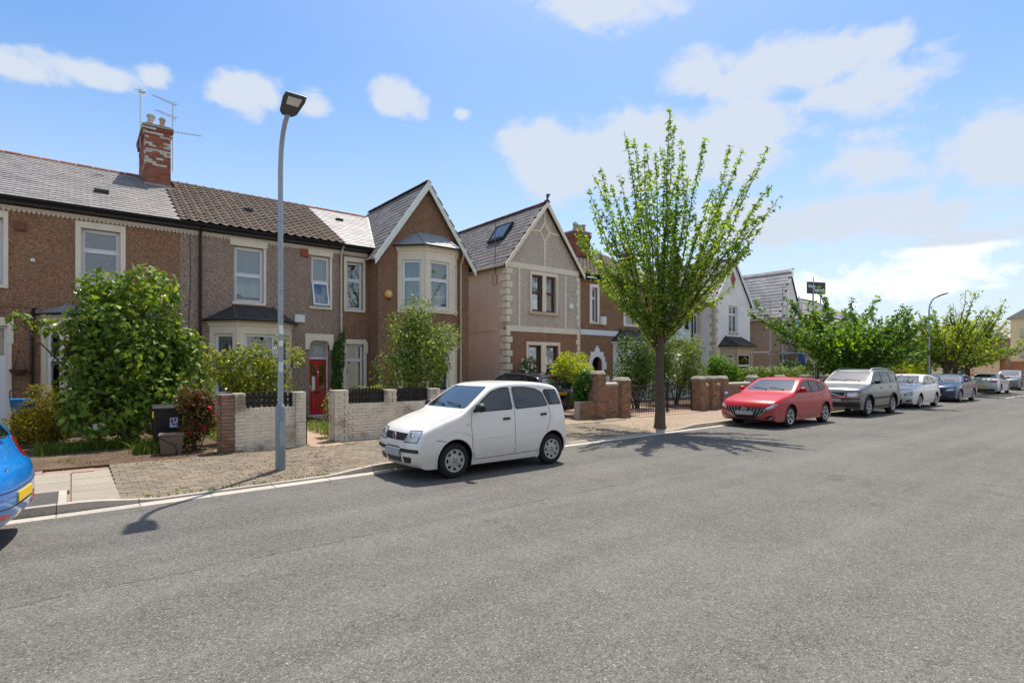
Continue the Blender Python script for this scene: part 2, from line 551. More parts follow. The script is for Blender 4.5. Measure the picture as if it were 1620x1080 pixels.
mat('lamp_orange', (.75, .22, .05), .2, .1, 9, spec=.6)
mat('lamp_clear', (.55, .58, .60), .12, .25, 14, spec=.7, coat=.6, metal=.3)
mat('cushion', (.25, .55, .58), .8, .1, 5)
mat('badge_red', (.30, .02, .03), .3, .1, 5)
mat('line_white', (.72, .72, .70), .7, .12, 6, .15, 60)
glassmat('glass', (.72, .80, .82), .11)
glassmat('car_glass', (.45, .5, .5), .06, .01, (.008, .014, .016))
glassmat('car_glass_pale', (.45, .5, .5), .2, .02, (.03, .045, .045))
glassmat('lamp_glass', (.94, .95, .95), .06, .02)
leafmat('leaf_bush', (.07, .14, .018), (.25, .33, .045), .36, .3, .3)
leafmat('leaf_tree', (.11, .215, .026), (.29, .39, .05), .43, .3, .2)
leafmat('leaf_maple', (.055, .14, .016), (.17, .29, .03), .38, .3, .2)
leafmat('leaf_lime', (.21, .27, .03), (.34, .38, .045), .44, .28, .15)
leafmat('leaf_dogwood', (.11, .17, .022), (.30, .29, .05), .42, .3, .2)
leafmat('leaf_laurel', (.09, .155, .026), (.26, .32, .06), .36, .3, .3)
leafmat('leaf_dark', (.035, .085, .015), (.11, .19, .03), .3, .3, .3)
leafmat('leaf_ivy', (.04, .11, .018), (.09, .19, .03), .32, .3, .3)
leafmat('leaf_limetree', (.12, .19, .022), (.25, .31, .04), .4, .3, .12)
leafmat('leaf_gold', (.17, .15, .02), (.30, .26, .03), .35, .3, .1)
leafmat('leaf_red', (.06, .075, .018), (.16, .05, .025), .35, .35, .2)
leafmat('leaf_far', (.07, .105, .025), (.13, .17, .04), .35, .3, .1)
leafmat('grass', (.07, .12, .02), (.16, .20, .04), .35, .3, .05)
leafmat('petal_red', (.45, .01, .02), (.6, .03, .05), .3, .25, .1)
leafmat('petal_pink', (.72, .28, .24), (.85, .55, .48), .3, .2, .1)
leafmat('petal_white', (.8, .78, .7), (.85, .85, .8), .3, .1, .1)
leafmat('dead_leaf', (.16, .08, .035), (.25, .15, .07), .2, .3, .05)
# ---------------------------------------------------------------- geometry helpers
def worig(o):
    v = Vector((0, 0, 0))
    while o is not None:
        v = v + o.location
        o = o.parent
    return v


class Fr:
    """a wall frame: u along the wall, w outwards, z up"""
    def __init__(s, x, y, ang=0.0):
        s.o = Vector((x, y, 0))
        s.u = Vector((math.cos(ang), math.sin(ang), 0))
        s.w = Vector((math.sin(ang), -math.cos(ang), 0))
    def __call__(s, u, w, z):
        return s.o + s.u * u + s.w * w + Vector((0, 0, z))


ID = Fr(0, 0, 0)


class MB:
    def __init__(s, fr=None):
        s.v, s.f, s.m, s.fr, s.cur = [], [], [], fr, 0
    def p(s, u, w, z):
        s.v.append(s.fr(u, w, z) if s.fr else Vector((u, w, z)))
        return len(s.v) - 1
    def face(s, *ids):
        s.f.append(ids)
        s.m.append(s.cur)
    def poly(s, pts):
        s.face(*[s.p(*q) for q in pts])
    def hexa(s, q):
        i = [s.p(*a) for a in q]
        for a in ((0, 3, 2, 1), (4, 5, 6, 7), (0, 1, 5, 4), (1, 2, 6, 5), (2, 3, 7, 6), (3, 0, 4, 7)):
            s.face(*[i[k] for k in a])
    def box(s, u0, u1, w0, w1, z0, z1):
        s.hexa([(u0, w0, z0), (u1, w0, z0), (u1, w1, z0), (u0, w1, z0), (u0, w0, z1), (u1, w0, z1), (u1, w1, z1), (u0, w1, z1)])
    def bar(s, a, b, wd, th, up=(0, 0, 1)):
        a, b = Vector(a), Vector(b)
        d = (b - a).normalized()
        x = d.cross(Vector(up))
        if x.length < 1e-4:
            x = d.cross(Vector((1, 0, 0)))
        x.normalize()
        y = x.cross(d)
        q = []
        for c in (a, b):
            for sx, sy in ((-1, -1), (1, -1), (1, 1), (-1, 1)):
                q.append(tuple(c + x * sx * wd / 2 + y * sy * th / 2))
        s.hexa(q)
    def prism(s, pts, d0, d1, axis='w'):
        """pts: list of (u,z) extruded along w from d0 to d1 (or (u,w) along z)"""
        n = len(pts)
        if axis == 'w':
            a = [s.p(x, d0, z) for x, z in pts]
            b = [s.p(x, d1, z) for x, z in pts]
        elif axis == 'z':
            a = [s.p(x, y, d0) for x, y in pts]
            b = [s.p(x, y, d1) for x, y in pts]
        else:
            a = [s.p(d0, y, z) for y, z in pts]
            b = [s.p(d1, y, z) for y, z in pts]
        s.face(*a)
        s.face(*b[::-1])
        for i in range(n):
            j = (i + 1) % n
            s.face(a[j], a[i], b[i], b[j])
    def tube(s, pts, rad, n=8, cap=True):
        pts = [Vector(p) for p in pts]
        if isinstance(rad, (int, float)):
            rad = [rad] * len(pts)
        prev, ref = None, None
        for i, p in enumerate(pts):
            d = (pts[min(i + 1, len(pts) - 1)] - pts[max(i - 1, 0)]).normalized()
            if ref is None:
                ref = Vector((1, 0, 0)) if abs(d.x) < .8 else Vector((0, 1, 0))
            x = (ref - d * ref.dot(d)).normalized()
            ref = x
            y = d.cross(x)
            ring = [s.p(*(p + (x * math.cos(2 * math.pi * k / n) + y * math.sin(2 * math.pi * k / n)) * rad[i])) for k in range(n)]
            if prev:
                for k in range(n):
                    s.face(prev[k], prev[(k + 1) % n], ring[(k + 1) % n], ring[k])
            elif cap:
                s.face(*ring[::-1])
            prev = ring
        if cap:
            s.face(*prev)
    def lathe(s, c, prof, n=16, axis='z', a0=0, a1=2 * math.pi):
        """prof list of (r, h) along axis from centre c"""
        full = abs(a1 - a0 - 2 * math.pi) < 1e-4
        cols = []
        for k in range(n if full else n + 1):
            a = a0 + (a1 - a0) * k / n
            ca, sa = math.cos(a), math.sin(a)
            col = []
            for r, h in prof:
                if axis == 'z':
                    q = (c[0] + r * ca, c[1] + r * sa, c[2] + h)
                elif axis == 'y':
                    q = (c[0] + r * ca, c[1] + h, c[2] + r * sa)
                else:
                    q = (c[0] + h, c[1] + r * ca, c[2] + r * sa)
                col.append(s.p(*q))
            cols.append(col)
        K = len(cols)
        for k in range(K if full else K - 1):
            a, b = cols[k], cols[(k + 1) % K]
            for i in range(len(prof) - 1):
                s.face(a[i], b[i], b[i + 1], a[i + 1])
    def mesh(s, name, off, mats, smooth=None):
        me = bpy.data.meshes.new(name)
        me.from_pydata([tuple(v - off) for v in s.v], [], s.f)
        for mm in (mats if isinstance(mats, (list, tuple)) else [mats]):
            me.materials.append(M[mm] if isinstance(mm, str) else mm)
        if isinstance(mats, (list, tuple)):
            me.polygons.foreach_set('material_index', s.m)
        bm = bmesh.new()
        bm.from_mesh(me)
        bmesh.ops.remove_doubles(bm, verts=bm.verts, dist=1e-5)
        bmesh.ops.recalc_face_normals(bm, faces=bm.faces)
        bm.to_mesh(me)
        bm.free()
        if smooth:
            me.polygons.foreach_set('use_smooth', [True] * len(me.polygons))
            me.set_sharp_from_angle(angle=R(smooth))
        me.update()
        return me
    def build(s, name, mats, parent=None, smooth=None, bevel=0):
        if not s.f:
            return None
        me = s.mesh(name, worig(parent), mats, smooth)
        return put(name, me, parent, bevel)


def put(name, me, parent=None, bevel=0):
    o = bpy.data.objects.new(name, me)
    COL.objects.link(o)
    o.parent = parent
    if bevel:
        b = o.modifiers.new('bevel', 'BEVEL')
        b.width = bevel
        b.segments = 2
        b.limit_method = 'ANGLE'
        b.angle_limit = R(40)
        b.harden_normals = False
    return o


def thing(name, label, cat, loc, group=None):
    o = bpy.data.objects.new(name, None)
    COL.objects.link(o)
    o.location = loc
    o.empty_display_size = .2
    tag(o, label, cat, group)
    return o


def tag(o, label, cat, group=None):
    o['label'] = label
    o['category'] = cat
    if group:
        o['group'] = group
    return o


def struct(o):
    o['kind'] = 'structure'
    return o


def stuff(o):
    if o is not None:
        o['kind'] = 'stuff'
    return o


def copy_tree(o, parent=None):
    c = o.copy()
    COL.objects.link(c)
    c.parent = parent
    for ch in list(o.children):
        copy_tree(ch, c)
    return c


def pieces(name, me, mats_list, parent, limit=300, rest_name=None):
    """mats_list: 4x4 matrices of alike pieces (mesh me). The nearest `limit` become objects, the rest one stuff part"""
    off = Matrix.Translation(-worig(parent))
    ms = sorted(mats_list, key=lambda m: (m.translation - CP).length)
    for m in ms[:limit]:
        o = bpy.data.objects.new(name, me)
        COL.objects.link(o)
        o.parent = parent
        o.matrix_local = off @ m
    rest = ms[limit:]
    if rest:
        nv = len(me.vertices)
        co = np.empty(nv * 3)
        me.vertices.foreach_get('co', co)
        co = np.c_[co.reshape(-1, 3), np.ones(nv)]
        faces = [tuple(p.vertices) for p in me.polygons]
        V, F = [], []
        for i, m in enumerate(rest):
            V.append((co @ np.array(off @ m).T)[:, :3])
            F.extend(tuple(k + i * nv for k in f) for f in faces)
        r = bpy.data.meshes.new(rest_name or name + '_field')
        r.from_pydata(np.concatenate(V).tolist(), [], F)
        for mm in me.materials:
            r.materials.append(mm)
        if me.polygons[0].use_smooth:
            r.polygons.foreach_set('use_smooth', [True] * len(r.polygons))
        o = bpy.data.objects.new(rest_name or name + '_field', r)
        COL.objects.link(o)
        o.parent = parent
        stuff(o)


def fmat(o, x, y, z):
    """matrix from origin and three axes"""
    return Matrix(((x[0], y[0], z[0], o[0]), (x[1], y[1], z[1], o[1]), (x[2], y[2], z[2], o[2]), (0, 0, 0, 1)))


def text_mesh(txt, size, extrude=.004, bold=0, align='CENTER'):
    cu = bpy.data.curves.new('lettering', 'FONT')
    cu.body = txt
    cu.size = size
    cu.extrude = extrude
    cu.offset = bold
    cu.align_x = align
    cu.align_y = 'CENTER'
    cu.resolution_u = 3
    o = bpy.data.objects.new('lettering', cu)
    COL.objects.link(o)
    dg = bpy.context.evaluated_depsgraph_get()
    me = bpy.data.meshes.new_from_object(o.evaluated_get(dg))
    bpy.data.objects.remove(o)
    return me


def lettering(txt, size, fr, u, w, z, matname, parent, bold=0, name='lettering'):
    me = text_mesh(txt, size, .003, bold)
    me.materials.clear()
    me.materials.append(M[matname])
    o = put(name, me, parent)
    o.matrix_local = Matrix.Translation(-worig(parent)) @ fmat(fr(u, w, z), fr.u, (0, 0, 1), fr.w)
    return o


# ---------------------------------------------------------------- foliage
LEAF_T = np.array([[0, 0, 0], [-.5, .45, .10], [0, .5, 0], [.5, .45, .10], [0, 1, -.08]])
LEAF_F = [(0, 2, 1), (0, 3, 2), (1, 2, 4), (2, 3, 4)]


def leaf_frames(P, Nn, size, aspect, rng, droop=.4):
    """per leaf 3x3 axes (x width, y length, z normal)"""
    n = len(P)
    nn = Nn + rng.normal(0, .45, (n, 3))
    nn /= np.linalg.norm(nn, axis=1)[:, None] + 1e-9
    d = rng.normal(0, 1, (n, 3)) + Nn * .5
    d[:, 2] -= droop
    d -= nn * np.sum(d * nn, axis=1)[:, None]
    d /= np.linalg.norm(d, axis=1)[:, None] + 1e-9
    x = np.cross(d, nn)
    s = size * rng.uniform(.6, 1.25, n)
    return x * (s * aspect)[:, None], d * s[:, None], nn * s[:, None]


def leaves_part(name, P, Nn, size, aspect, matname, parent, seed=1, droop=.4, objs=0, obj_name='leaf'):
    rng = np.random.default_rng(seed)
    P = np.asarray(P, float)
    Nn = np.asarray(Nn, float)
    X, Y, Z = leaf_frames(P, Nn, size, aspect, rng, droop)
    off = np.array(worig(parent))
    if objs:
        dist = np.linalg.norm(P - np.array(CP), axis=1) - 3 * Nn @ (np.array(CP) - P.mean(0)) / np.linalg.norm(np.array(CP) - P.mean(0)) * .5
        order = np.argsort(dist)
        sel = order[:objs]
        me = bpy.data.meshes.new(obj_name)
        me.from_pydata(LEAF_T.tolist(), [], LEAF_F)
        me.materials.append(M[matname])
        for i in sel:
            o = bpy.data.objects.new(obj_name, me)
            COL.objects.link(o)
            o.parent = parent
            o.matrix_local = fmat(P[i] - off, X[i], Y[i], Z[i])
        rest = order[objs:]
        P, X, Y, Z = P[rest], X[rest], Y[rest], Z[rest]
    n = len(P)
    V = (P - off)[:, None, :] + LEAF_T[None, :, 0, None] * X[:, None, :] + LEAF_T[None, :, 1, None] * Y[:, None, :] + LEAF_T[None, :, 2, None] * Z[:, None, :]
    V = V.reshape(-1, 3)
    F = (np.array(LEAF_F)[None] + (np.arange(n) * 5)[:, None, None]).reshape(-1, 3)
    me = bpy.data.meshes.new(name)
    me.vertices.add(len(V))
    me.vertices.foreach_set('co', V.ravel())
    me.loops.add(F.size)
    me.loops.foreach_set('vertex_index', F.ravel())
    me.polygons.add(len(F))
    me.polygons.foreach_set('loop_start', np.arange(0, F.size, 3))
    me.polygons.foreach_set('loop_total', np.full(len(F), 3))
    me.update(calc_edges=True)
    me.materials.append(M[matname])
    o = bpy.data.objects.new(name, me)
    COL.objects.link(o)
    o.parent = parent
    return stuff(o)


def clump_points(clumps, n, rng, shell=.55, zmin=None):
    """points in a union of ellipsoids (cx,cy,cz,rx,ry,rz), denser towards the skin, with outward normals"""
    vol = np.array([c[3] * c[4] * c[5] for c in clumps]) ** .75
    idx = rng.choice(len(clumps), n, p=vol / vol.sum())
    d = rng.normal(0, 1, (n, 3))
    d /= np.linalg.norm(d, axis=1)[:, None]
    r = shell + (1 - shell) * rng.uniform(0, 1, n) ** .6
    r *= 1 + rng.normal(0, .06, n)
    C = np.array(clumps)[idx]
    P = C[:, :3] + d * C[:, 3:] * r[:, None]
    Nn = d / C[:, 3:]
    Nn /= np.linalg.norm(Nn, axis=1)[:, None]
    Nn[:, 2] += .35
    if zmin is not None:
        k = P[:, 2] > zmin
        P, Nn = P[k], Nn[k]
    return P, Nn


def rand_clumps(c, rad, n, rng, size=.42, flat=1.0):
    """n sub-clumps on/in an ellipsoid"""
    out = []
    for i in range(n):
        d = rng.normal(0, 1, 3)
        d /= np.linalg.norm(d)
        k = rng.uniform(.35, .8)
        s = size * rng.uniform(.7, 1.25)
        out.append((c[0] + d[0] * rad[0] * k, c[1] + d[1] * rad[1] * k, c[2] + d[2] * rad[2] * k,
                    rad[0] * s, rad[1] * s, rad[2] * s * flat))
    return out


def shrub(name, label, cat, base, c, rad, n, size, aspect, leaf, seed, nclump=14, csize=.42, stems=6, group=None, objs=0,
          extra=None, stem_mat='bark', shell=.45, z0=None):
    rng = np.random.default_rng(seed)
    t = thing(name, label, cat, base, group)
    cl = (extra or []) + rand_clumps(c, rad, nclump, rng, csize)
    P, Nn = clump_points(cl, n, rng, shell, base[2] + .02 if z0 is None else z0)
    mb = MB()
    for i in range(stems):
        q = cl[i % len(cl)]
        a = Vector(base) + Vector((rng.uniform(-.1, .1), rng.uniform(-.1, .1), -.03))
        e = Vector(q[:3])
        m = a.lerp(e, .5) + Vector((rng.uniform(-.12, .12), rng.uniform(-.12, .12), .1))
        k = .028 * max(rad)
        mb.tube([a, a.lerp(m, .55), m, e], [k * .8, k * .65, k * .45, k * .2], 6)
    mb.build('branches', stem_mat, t, 60)
    leaves_part('foliage', P, Nn, size, aspect, leaf, t, seed, objs=objs)
    return t, cl, rng


def blossoms(t, cl, rng, n, size, petal, name='blossom', zlo=None, toward=True):
    """small rosettes of petals near the skin of the clumps, on the side facing the road"""
    P, Nn = clump_points(cl, n * 6, rng, .95, zlo)
    k = Nn[:, 1] < .2
    P, Nn = P[k][:n], Nn[k][:n]
    PP, NN = [], []
    for p, q in zip(P, Nn):
        for j in range(7):
            PP.append(p + rng.normal(0, size * .3, 3))
            NN.append(q)
    leaves_part(name, PP, NN, size, .8, petal, t, 5, droop=0)
# ---------------------------------------------------------------- ground, road, pavement
def lerp_tab(tab, x):
    if x <= tab[0][0]:
        return tab[0][1]
    for (a, b), (c, d) in zip(tab, tab[1:]):
        if x <= c:
            return b + (d - b) * (x - a) / (c - a)
    return tab[-1][1]


def kerb_y(x):
    return lerp_tab([(-20, 9.25), (0, 9.42), (4, 9.6), (9, 9.95), (17, 10.15), (60, 10.3), (100, 10.3)], x)


def kerb_h(x):
    return lerp_tab([(-20, .12), (.15, .12), (.95, .028), (3.5, .028), (4.5, .12), (8.9, .12), (9.8, .03), (14.6, .03), (15.6, .12), (100, .12)], x)


WALL_Y = 13.0


def pave_z(x, y):
    k, h = kerb_y(x), kerb_h(x)
    f = min(max((y - k) / (WALL_Y - k), 0), 1)
    return h + (.125 - h) * min(1, f * 1.6)


def grid(name, xs, ys, zf, matname, kind=True, thick=0):
    V, F = [], []
    for x in xs:
        for j, y in enumerate(ys):
            yy = y(x) if callable(y) else y
            V.append((x, yy, zf(x, yy)))
    n = len(ys)
    for i in range(len(xs) - 1):
        for j in range(n - 1):
            a = i * n + j
            F.append((a, a + n, a + n + 1, a + 1))
    me = bpy.data.meshes.new(name)
    me.from_pydata(V, [], F)
    me.materials.append(M[matname])
    me.polygons.foreach_set('use_smooth', [True] * len(F))
    o = put(name, me)
    return struct(o) if kind else o


def frange(a, b, s):
    n = max(1, int(round((b - a) / s)))
    return [a + (b - a) * i / n for i in range(n + 1)]


g = MB()
g.poly([(-600, -600, -.06), (900, -600, -.06), (900, 900, -.06), (-600, 900, -.06)])
struct(g.build('ground', 'lawn_soil'))
g = MB()
g.poly([(-60, -9, 0), (106, -9, 0), (106, 11.2, 0), (-60, 11.2, 0)])
struct(g.build('road', 'asphalt'))
g = MB()
g.poly([(92, -60, .004), (104, -60, .004), (104, 60, .004), (92, 60, .004)])
struct(g.build('side_road', 'asphalt'))
g = MB()
g.box(-60, 90, -12.5, -9, -.05, .12)
struct(g.build('pavement', 'paver_far'))
pav = grid('pavement', frange(-18, 22, .25) + frange(23, 90, 4), [lambda x: kerb_y(x) + .1, lambda x: kerb_y(x) + .9, lambda x: kerb_y(x) + 1.8, 12.4, 13.6],
           lambda x, y: pave_z(x, y) - .012 - (.05 if -1.1 < x < 4.2 and y < 12.6 else 0), 'paver_far')
# block paving laid in courses in front of the near house
bm_ = MB()
bm_.box(-.097, .097, -.097, .097, -.04, .0)
bl = bm_.mesh('paving_block', Vector((0, 0, 0)), 'paver')
ms = []
row = 0
rng = np.random.default_rng(3)
for j in range(18):
    for i in range(-4, 80):
        x = .62 + i * .2 + (.1 if j % 2 else 0)
        y = kerb_y(x) + .2 + j * .2
        if x < .55 or y > 12.95 or x > 13.6:
            continue
        if 5.3 < x and y > 13.2:
            continue
        z = pave_z(x, y)
        dx = pave_z(x + .1, y) - pave_z(x - .1, y)
        dy = pave_z(x, y + .1) - pave_z(x, y - .1)
        X = Vector((.2, kerb_y(x + .1) - kerb_y(x - .1), dx)).normalized()
        Y = Vector((0, .2, dy)).normalized()
        ms.append(fmat((x, y, z + rng.normal(0, .0022)), X, Y, X.cross(Y)))
pieces('paving_block', bl, ms, pav)
hb = MB()
hb.box(-.041, .041, -.097, .097, -.04, .0)
hm_ = hb.mesh('paving_block', Vector(), 'paver')
pieces('paving_block', hm_, [fmat((.574, kerb_y(.574) + .2 + j * .2, pave_z(.574, kerb_y(.574) + .2 + j * .2)), (1, 0, 0), (0, 1, 0), (0, 0, 1)) for j in range(1, 17, 2)], pav)
# big flags and a patched strip at the left
for k, (x0, x1, y0, y1, mm) in enumerate([(-.02, .53, 9.95 + .5, 10.95, 'slab'), (-.02, .53, 10.96, 11.6, 'slab'), (-.02, .53, 11.62, 12.4, 'slab'), (-.02, .53, 9.54, 10.44, 'slab'),
                                          (-.75, -.04, 10.5, 11.3, 'slab'), (-.75, -.04, 11.32, 12.3, 'slab'), (-1.5, -.77, 10.5, 11.3, 'slab'), (-1.5, -.77, 11.32, 12.3, 'slab'),
                                          (-2.3, -1.52, 10.4, 11.3, 'slab_pink'), (-2.3, -1.52, 11.32, 12.3, 'slab_pink'),
                                          (-1.2, -.42, 12.32, 12.75, 'slab_pink'), (-.4, .3, 12.32, 12.75, 'slab_pink')]):
    f = MB()
    z = pave_z((x0 + x1) / 2, y0)
    f.box(x0, x1, y0, y1, .03, .118 if x1 < .3 else .09)
    f.build('paving_slab', mm, pav, bevel=.006)
f = MB()
f.box(-1.75, -.17, 9.52, 10.48, .03, .121)
f.build('tarmac_patch', 'tarmac', pav)
f = MB()
f.box(-.165, -.07, 9.52, 10.48, .03, .127)
f.build('edging_stone', 'concrete_pale', pav, bevel=.006)

# kerb stones and the pale channel course beside them
kerb = bpy.data.objects.new('kerb', None)
COL.objects.link(kerb)
struct(kerb)
channel = bpy.data.objects.new('channel', None)
COL.objects.link(channel)
struct(channel)
x = -12.0
while x < 88:
    L = .91 if x < 24 else 3.64
    x1 = x + L - .008
    n = 4
    for nm, off0, off1, par, mm in (('kerb_stone', 0, .125, kerb, 'concrete'), ('channel_stone', -.24, -.006, channel, 'concrete_pale')):
        f = MB()
        for i in range(n):
            a, b = x + (x1 - x) * i / n, x + (x1 - x) * (i + 1) / n
            q = []
            for zz in (0, 1):
                for xx, oo in ((a, off0), (b, off0), (b, off1), (a, off1)):
                    top = (kerb_h(xx) + .004) if nm == 'kerb_stone' else .006
                    q.append((xx, kerb_y(xx) + oo, (top if zz else -.05)))
            f.hexa(q)
        f.build(nm, mm, par, bevel=.006 if x < 12 else 0)
    x += L

# front gardens, drives and paths
grid('front_gardens', frange(-12, 60, 1.0), frange(12.9, 30, 1.0), lambda x, y: .105, 'soil')
f = MB()
f.box(-1.6, 2.4, 12.78, 15.2, 0, .128)
struct(f.build('drive', 'soil'))
f = MB()
f.prism([(4.3, 12.6), (5.0, 12.6), (5.15, 14), (6.6, 19.2), (7.7, 19.9), (7.7, 20.5), (6.8, 20.5), (5.9, 19.6), (4.35, 14.2)], .02, .131, 'z')
struct(f.build('garden_path', 'path_pink'))
f = MB()
f.box(11.4, 15.2, 12.6, 20.5, .02, .135)
struct(f.build('drive', 'paver_far'))
f = MB()
f.prism([(5.0, 14.2), (6.4, 18.5), (8.8, 18.5), (8.8, 14.2)], .02, .128, 'z')
struct(f.build('lawn', 'lawn_soil'))
f = MB()
f.box(16.4, 20.8, 12.9, 20.3, .02, .132)
struct(f.build('drive', 'path_pink'))
# parking bay line near the junction
f = MB()
f.bar((46.2, 7.75, .006), (57.5, 7.75, .006), .1, .006)
f.bar((60, 6.0, .006), (64, 4.5, .006), .15, .006)
f.bar((56.0, 5.5, .006), (72.0, 6.4, .006), .12, .006)
struct(f.build('road_marking', 'line_white'))
# ---------------------------------------------------------------- building helpers
def wall_sheet(mb, u0, u1, z0, z1, ops, th=.28):
    us = sorted({u0, u1, *[o[0] for o in ops], *[o[1] for o in ops]})
    zs = sorted({z0, z1, *[o[2] for o in ops], *[o[3] for o in ops]})
    for a, b in zip(us, us[1:]):
        for c, d in zip(zs, zs[1:]):
            cu, cz = (a + b) / 2, (c + d) / 2
            if any(o[0] < cu < o[1] and o[2] < cz < o[3] for o in ops):
                continue
            mb.poly([(a, 0, c), (b, 0, c), (b, 0, d), (a, 0, d)])
            mb.poly([(a, -th, c), (b, -th, c), (b, -th, d), (a, -th, d)])
    for a, b, c, d in list(ops) + [(u0, u1, z0, z1)]:
        for p, q in (((a, c), (b, c)), ((b, c), (b, d)), ((b, d), (a, d)), ((a, d), (a, c))):
            mb.poly([(p[0], 0, p[1]), (q[0], 0, q[1]), (q[0], -th, q[1]), (p[0], -th, p[1])])


def frame_ring(mb, u0, u1, z0, z1, t, w0, w1, tb=None):
    tb = t if tb is None else tb
    mb.box(u0, u1, w0, w1, z0, z0 + tb)
    mb.box(u0, u1, w0, w1, z1 - t, z1)
    mb.box(u0, u0 + t, w0, w1, z0 + tb, z1 - t)
    mb.box(u1 - t, u1, w0, w1, z0 + tb, z1 - t)


def window(house, fr, u0, u1, z0, z1, frame='upvc', rows=(.58,), cols=(), depth=.12, curtain='curtain', cfrac=1.0, t=.055, sill='masonry', pane='glass', openrow=None):
    """frame, one pane and casement per light, a curtain or blind behind"""
    mb = MB(fr)
    frame_ring(mb, u0, u1, z0, z1, t, -depth - .06, -depth)
    zb = [z0 + t] + [z0 + (z1 - z0) * r for r in rows] + [z1 - t]
    ub = [u0 + t] + [u0 + (u1 - u0) * c for c in cols] + [u1 - t]
    for z in zb[1:-1]:
        mb.box(u0 + t, u1 - t, -depth - .055, -depth - .004, z - .025, z + .025)
    for u in ub[1:-1]:
        for a, b in zip(zb, zb[1:]):
            mb.box(u - .025, u + .025, -depth - .057, -depth - .006, a + .025, b - .025)
    win = mb.build('window', frame, house)
    for i, (a, b) in enumerate(zip(zb, zb[1:])):
        for c, d in zip(ub, ub[1:]):
            aa, bb = a + (.025 if i else 0), b - (.025 if i < len(zb) - 2 else 0)
            s = MB(fr)
            tilt = .22 if openrow == i else 0
            if tilt:
                for q in ((c, d, aa, aa + .05), (c, d, bb - .05, bb), (c, c + .05, aa + .05, bb - .05), (d - .05, d, aa + .05, bb - .05)):
                    k0, k1 = (bb - q[2]) / (bb - aa) * tilt, (bb - q[3]) / (bb - aa) * tilt
                    s.hexa([(q[0], k0 - depth, q[2]), (q[1], k0 - depth, q[2]), (q[1], k0 - depth + .05, q[2]), (q[0], k0 - depth + .05, q[2]),
                            (q[0], k1 - depth, q[3]), (q[1], k1 - depth, q[3]), (q[1], k1 - depth + .05, q[3]), (q[0], k1 - depth + .05, q[3])])
            else:
                frame_ring(s, c + .004, d - .004, aa + .004, bb - .004, .035, -depth - .05, -depth + .012)
            s.build('casement', frame, win)
            p = MB(fr)
            if tilt:
                p.hexa([(c + .05, tilt - depth + .02, aa + .05), (d - .05, tilt - depth + .02, aa + .05), (d - .05, tilt - depth + .03, aa + .05), (c + .05, tilt - depth + .03, aa + .05),
                        (c + .05, .01 - depth + .02, bb - .05), (d - .05, .01 - depth + .02, bb - .05), (d - .05, .01 - depth + .03, bb - .05), (c + .05, .01 - depth + .03, bb - .05)])
            else:
                p.box(c + .037, d - .037, -depth - .03, -depth - .022, aa + .037, bb - .037)
            p.build('pane', pane, win)
    if curtain:
        k = MB(fr)
        zt_, zc = z1 - t, z1 - t - (z1 - z0 - 2 * t) * cfrac
        n = max(6, int((u1 - u0) / .05))
        if curtain == 'blind':
            k.box(u0 + t, u1 - t, -depth - .15, -depth - .14, zc, zt_)
        elif curtain == 'slats':
            m_ = int((u1 - u0) / .11)
            for i in range(m_):
                u = u0 + t + (u1 - u0 - 2 * t) * (i + .5) / m_
                k.bar(fr(u, -depth - .16, zc) - (fr(0, 0, 0) if False else Vector()), fr(u, -depth - .16, zt_), .075, .006) if False else k.box(u - .03, u + .03, -depth - .165, -depth - .155, zc, zt_)
        else:
            pts = []
            for i in range(n + 1):
                u = u0 + t + (u1 - u0 - 2 * t) * i / n
                if curtain == 'curtain_pair' and .3 < i / n < .7:
                    pts.append(None)
                    continue
                pts.append((u, -depth - .17 + .022 * math.sin(i * 2.1) + .01 * math.sin(i * .9)))
            for a, b in zip(pts, pts[1:]):
                if a and b:
                    k.poly([(a[0], a[1], zc), (b[0], b[1], zc), (b[0], b[1], zt_), (a[0], a[1], zt_)])
        k.build('curtain', {'curtain_pair': 'curtain', 'slats': 'curtain'}.get(curtain, curtain), win, 50)
    if sill:
        s = MB(fr)
        s.box(u0 - .07, u1 + .07, -depth + .0, .07, z0 - .09, z0)
        s.build('sill', sill, win, bevel=.008)
    return win


def surround(house, fr, u0, u1, z0, z1, t=.13, tt=.2, mname='masonry', proud=.035, bottom=True, name='window_surround'):
    """plain raised band round an opening (u0..z1 = the opening)"""
    mb = MB(fr)
    mb.box(u0 - t, u0, -.02, proud, z0 - (.1 if bottom else 0), z1 + tt)
    mb.box(u1, u1 + t, -.02, proud, z0 - (.1 if bottom else 0), z1 + tt)
    mb.box(u0, u1, -.02, proud, z1, z1 + tt)
    return mb.build(name, mname, house, bevel=.008)


def slate_mesh(nm, w, e, matname, kind):
    mb = MB()
    if kind == 'slate':
        h, L = w / 2 - .004, e * 1.45
        mb.hexa([(-h, 0, .010), (h, 0, .010), (h, L, -.012), (-h, L, -.012), (-h, 0, .021), (h, 0, .021), (h, L, -.002), (-h, L, -.002)])
        return mb.mesh(nm, Vector(), matname)
    prof = [(-.5, .0), (-.38, .018), (-.25, .0), (-.06, -.004), (.08, .0), (.2, .03), (.33, .038), (.45, .022), (.53, -.002)]
    L = e * 1.25
    rings = []
    for y, dz in ((0, .03), (L, -.004)):
        rings.append([[mb.p(u * w, y, z * 1.2 + dz + th) for u, z in prof] for th in (.0, .016)])
    n = len(prof)
    for i in range(n - 1):
        mb.face(rings[0][1][i], rings[0][1][i + 1], rings[1][1][i + 1], rings[1][1][i])
        mb.face(rings[0][0][i], rings[0][0][i + 1], rings[0][1][i + 1], rings[0][1][i])
    mb.face(rings[0][0][0], rings[0][1][0], rings[1][1][0], rings[1][0][0])
    mb.face(rings[0][0][-1], rings[0][1][-1], rings[1][1][-1], rings[1][0][-1])
    return mb.mesh(nm, Vector(), matname)


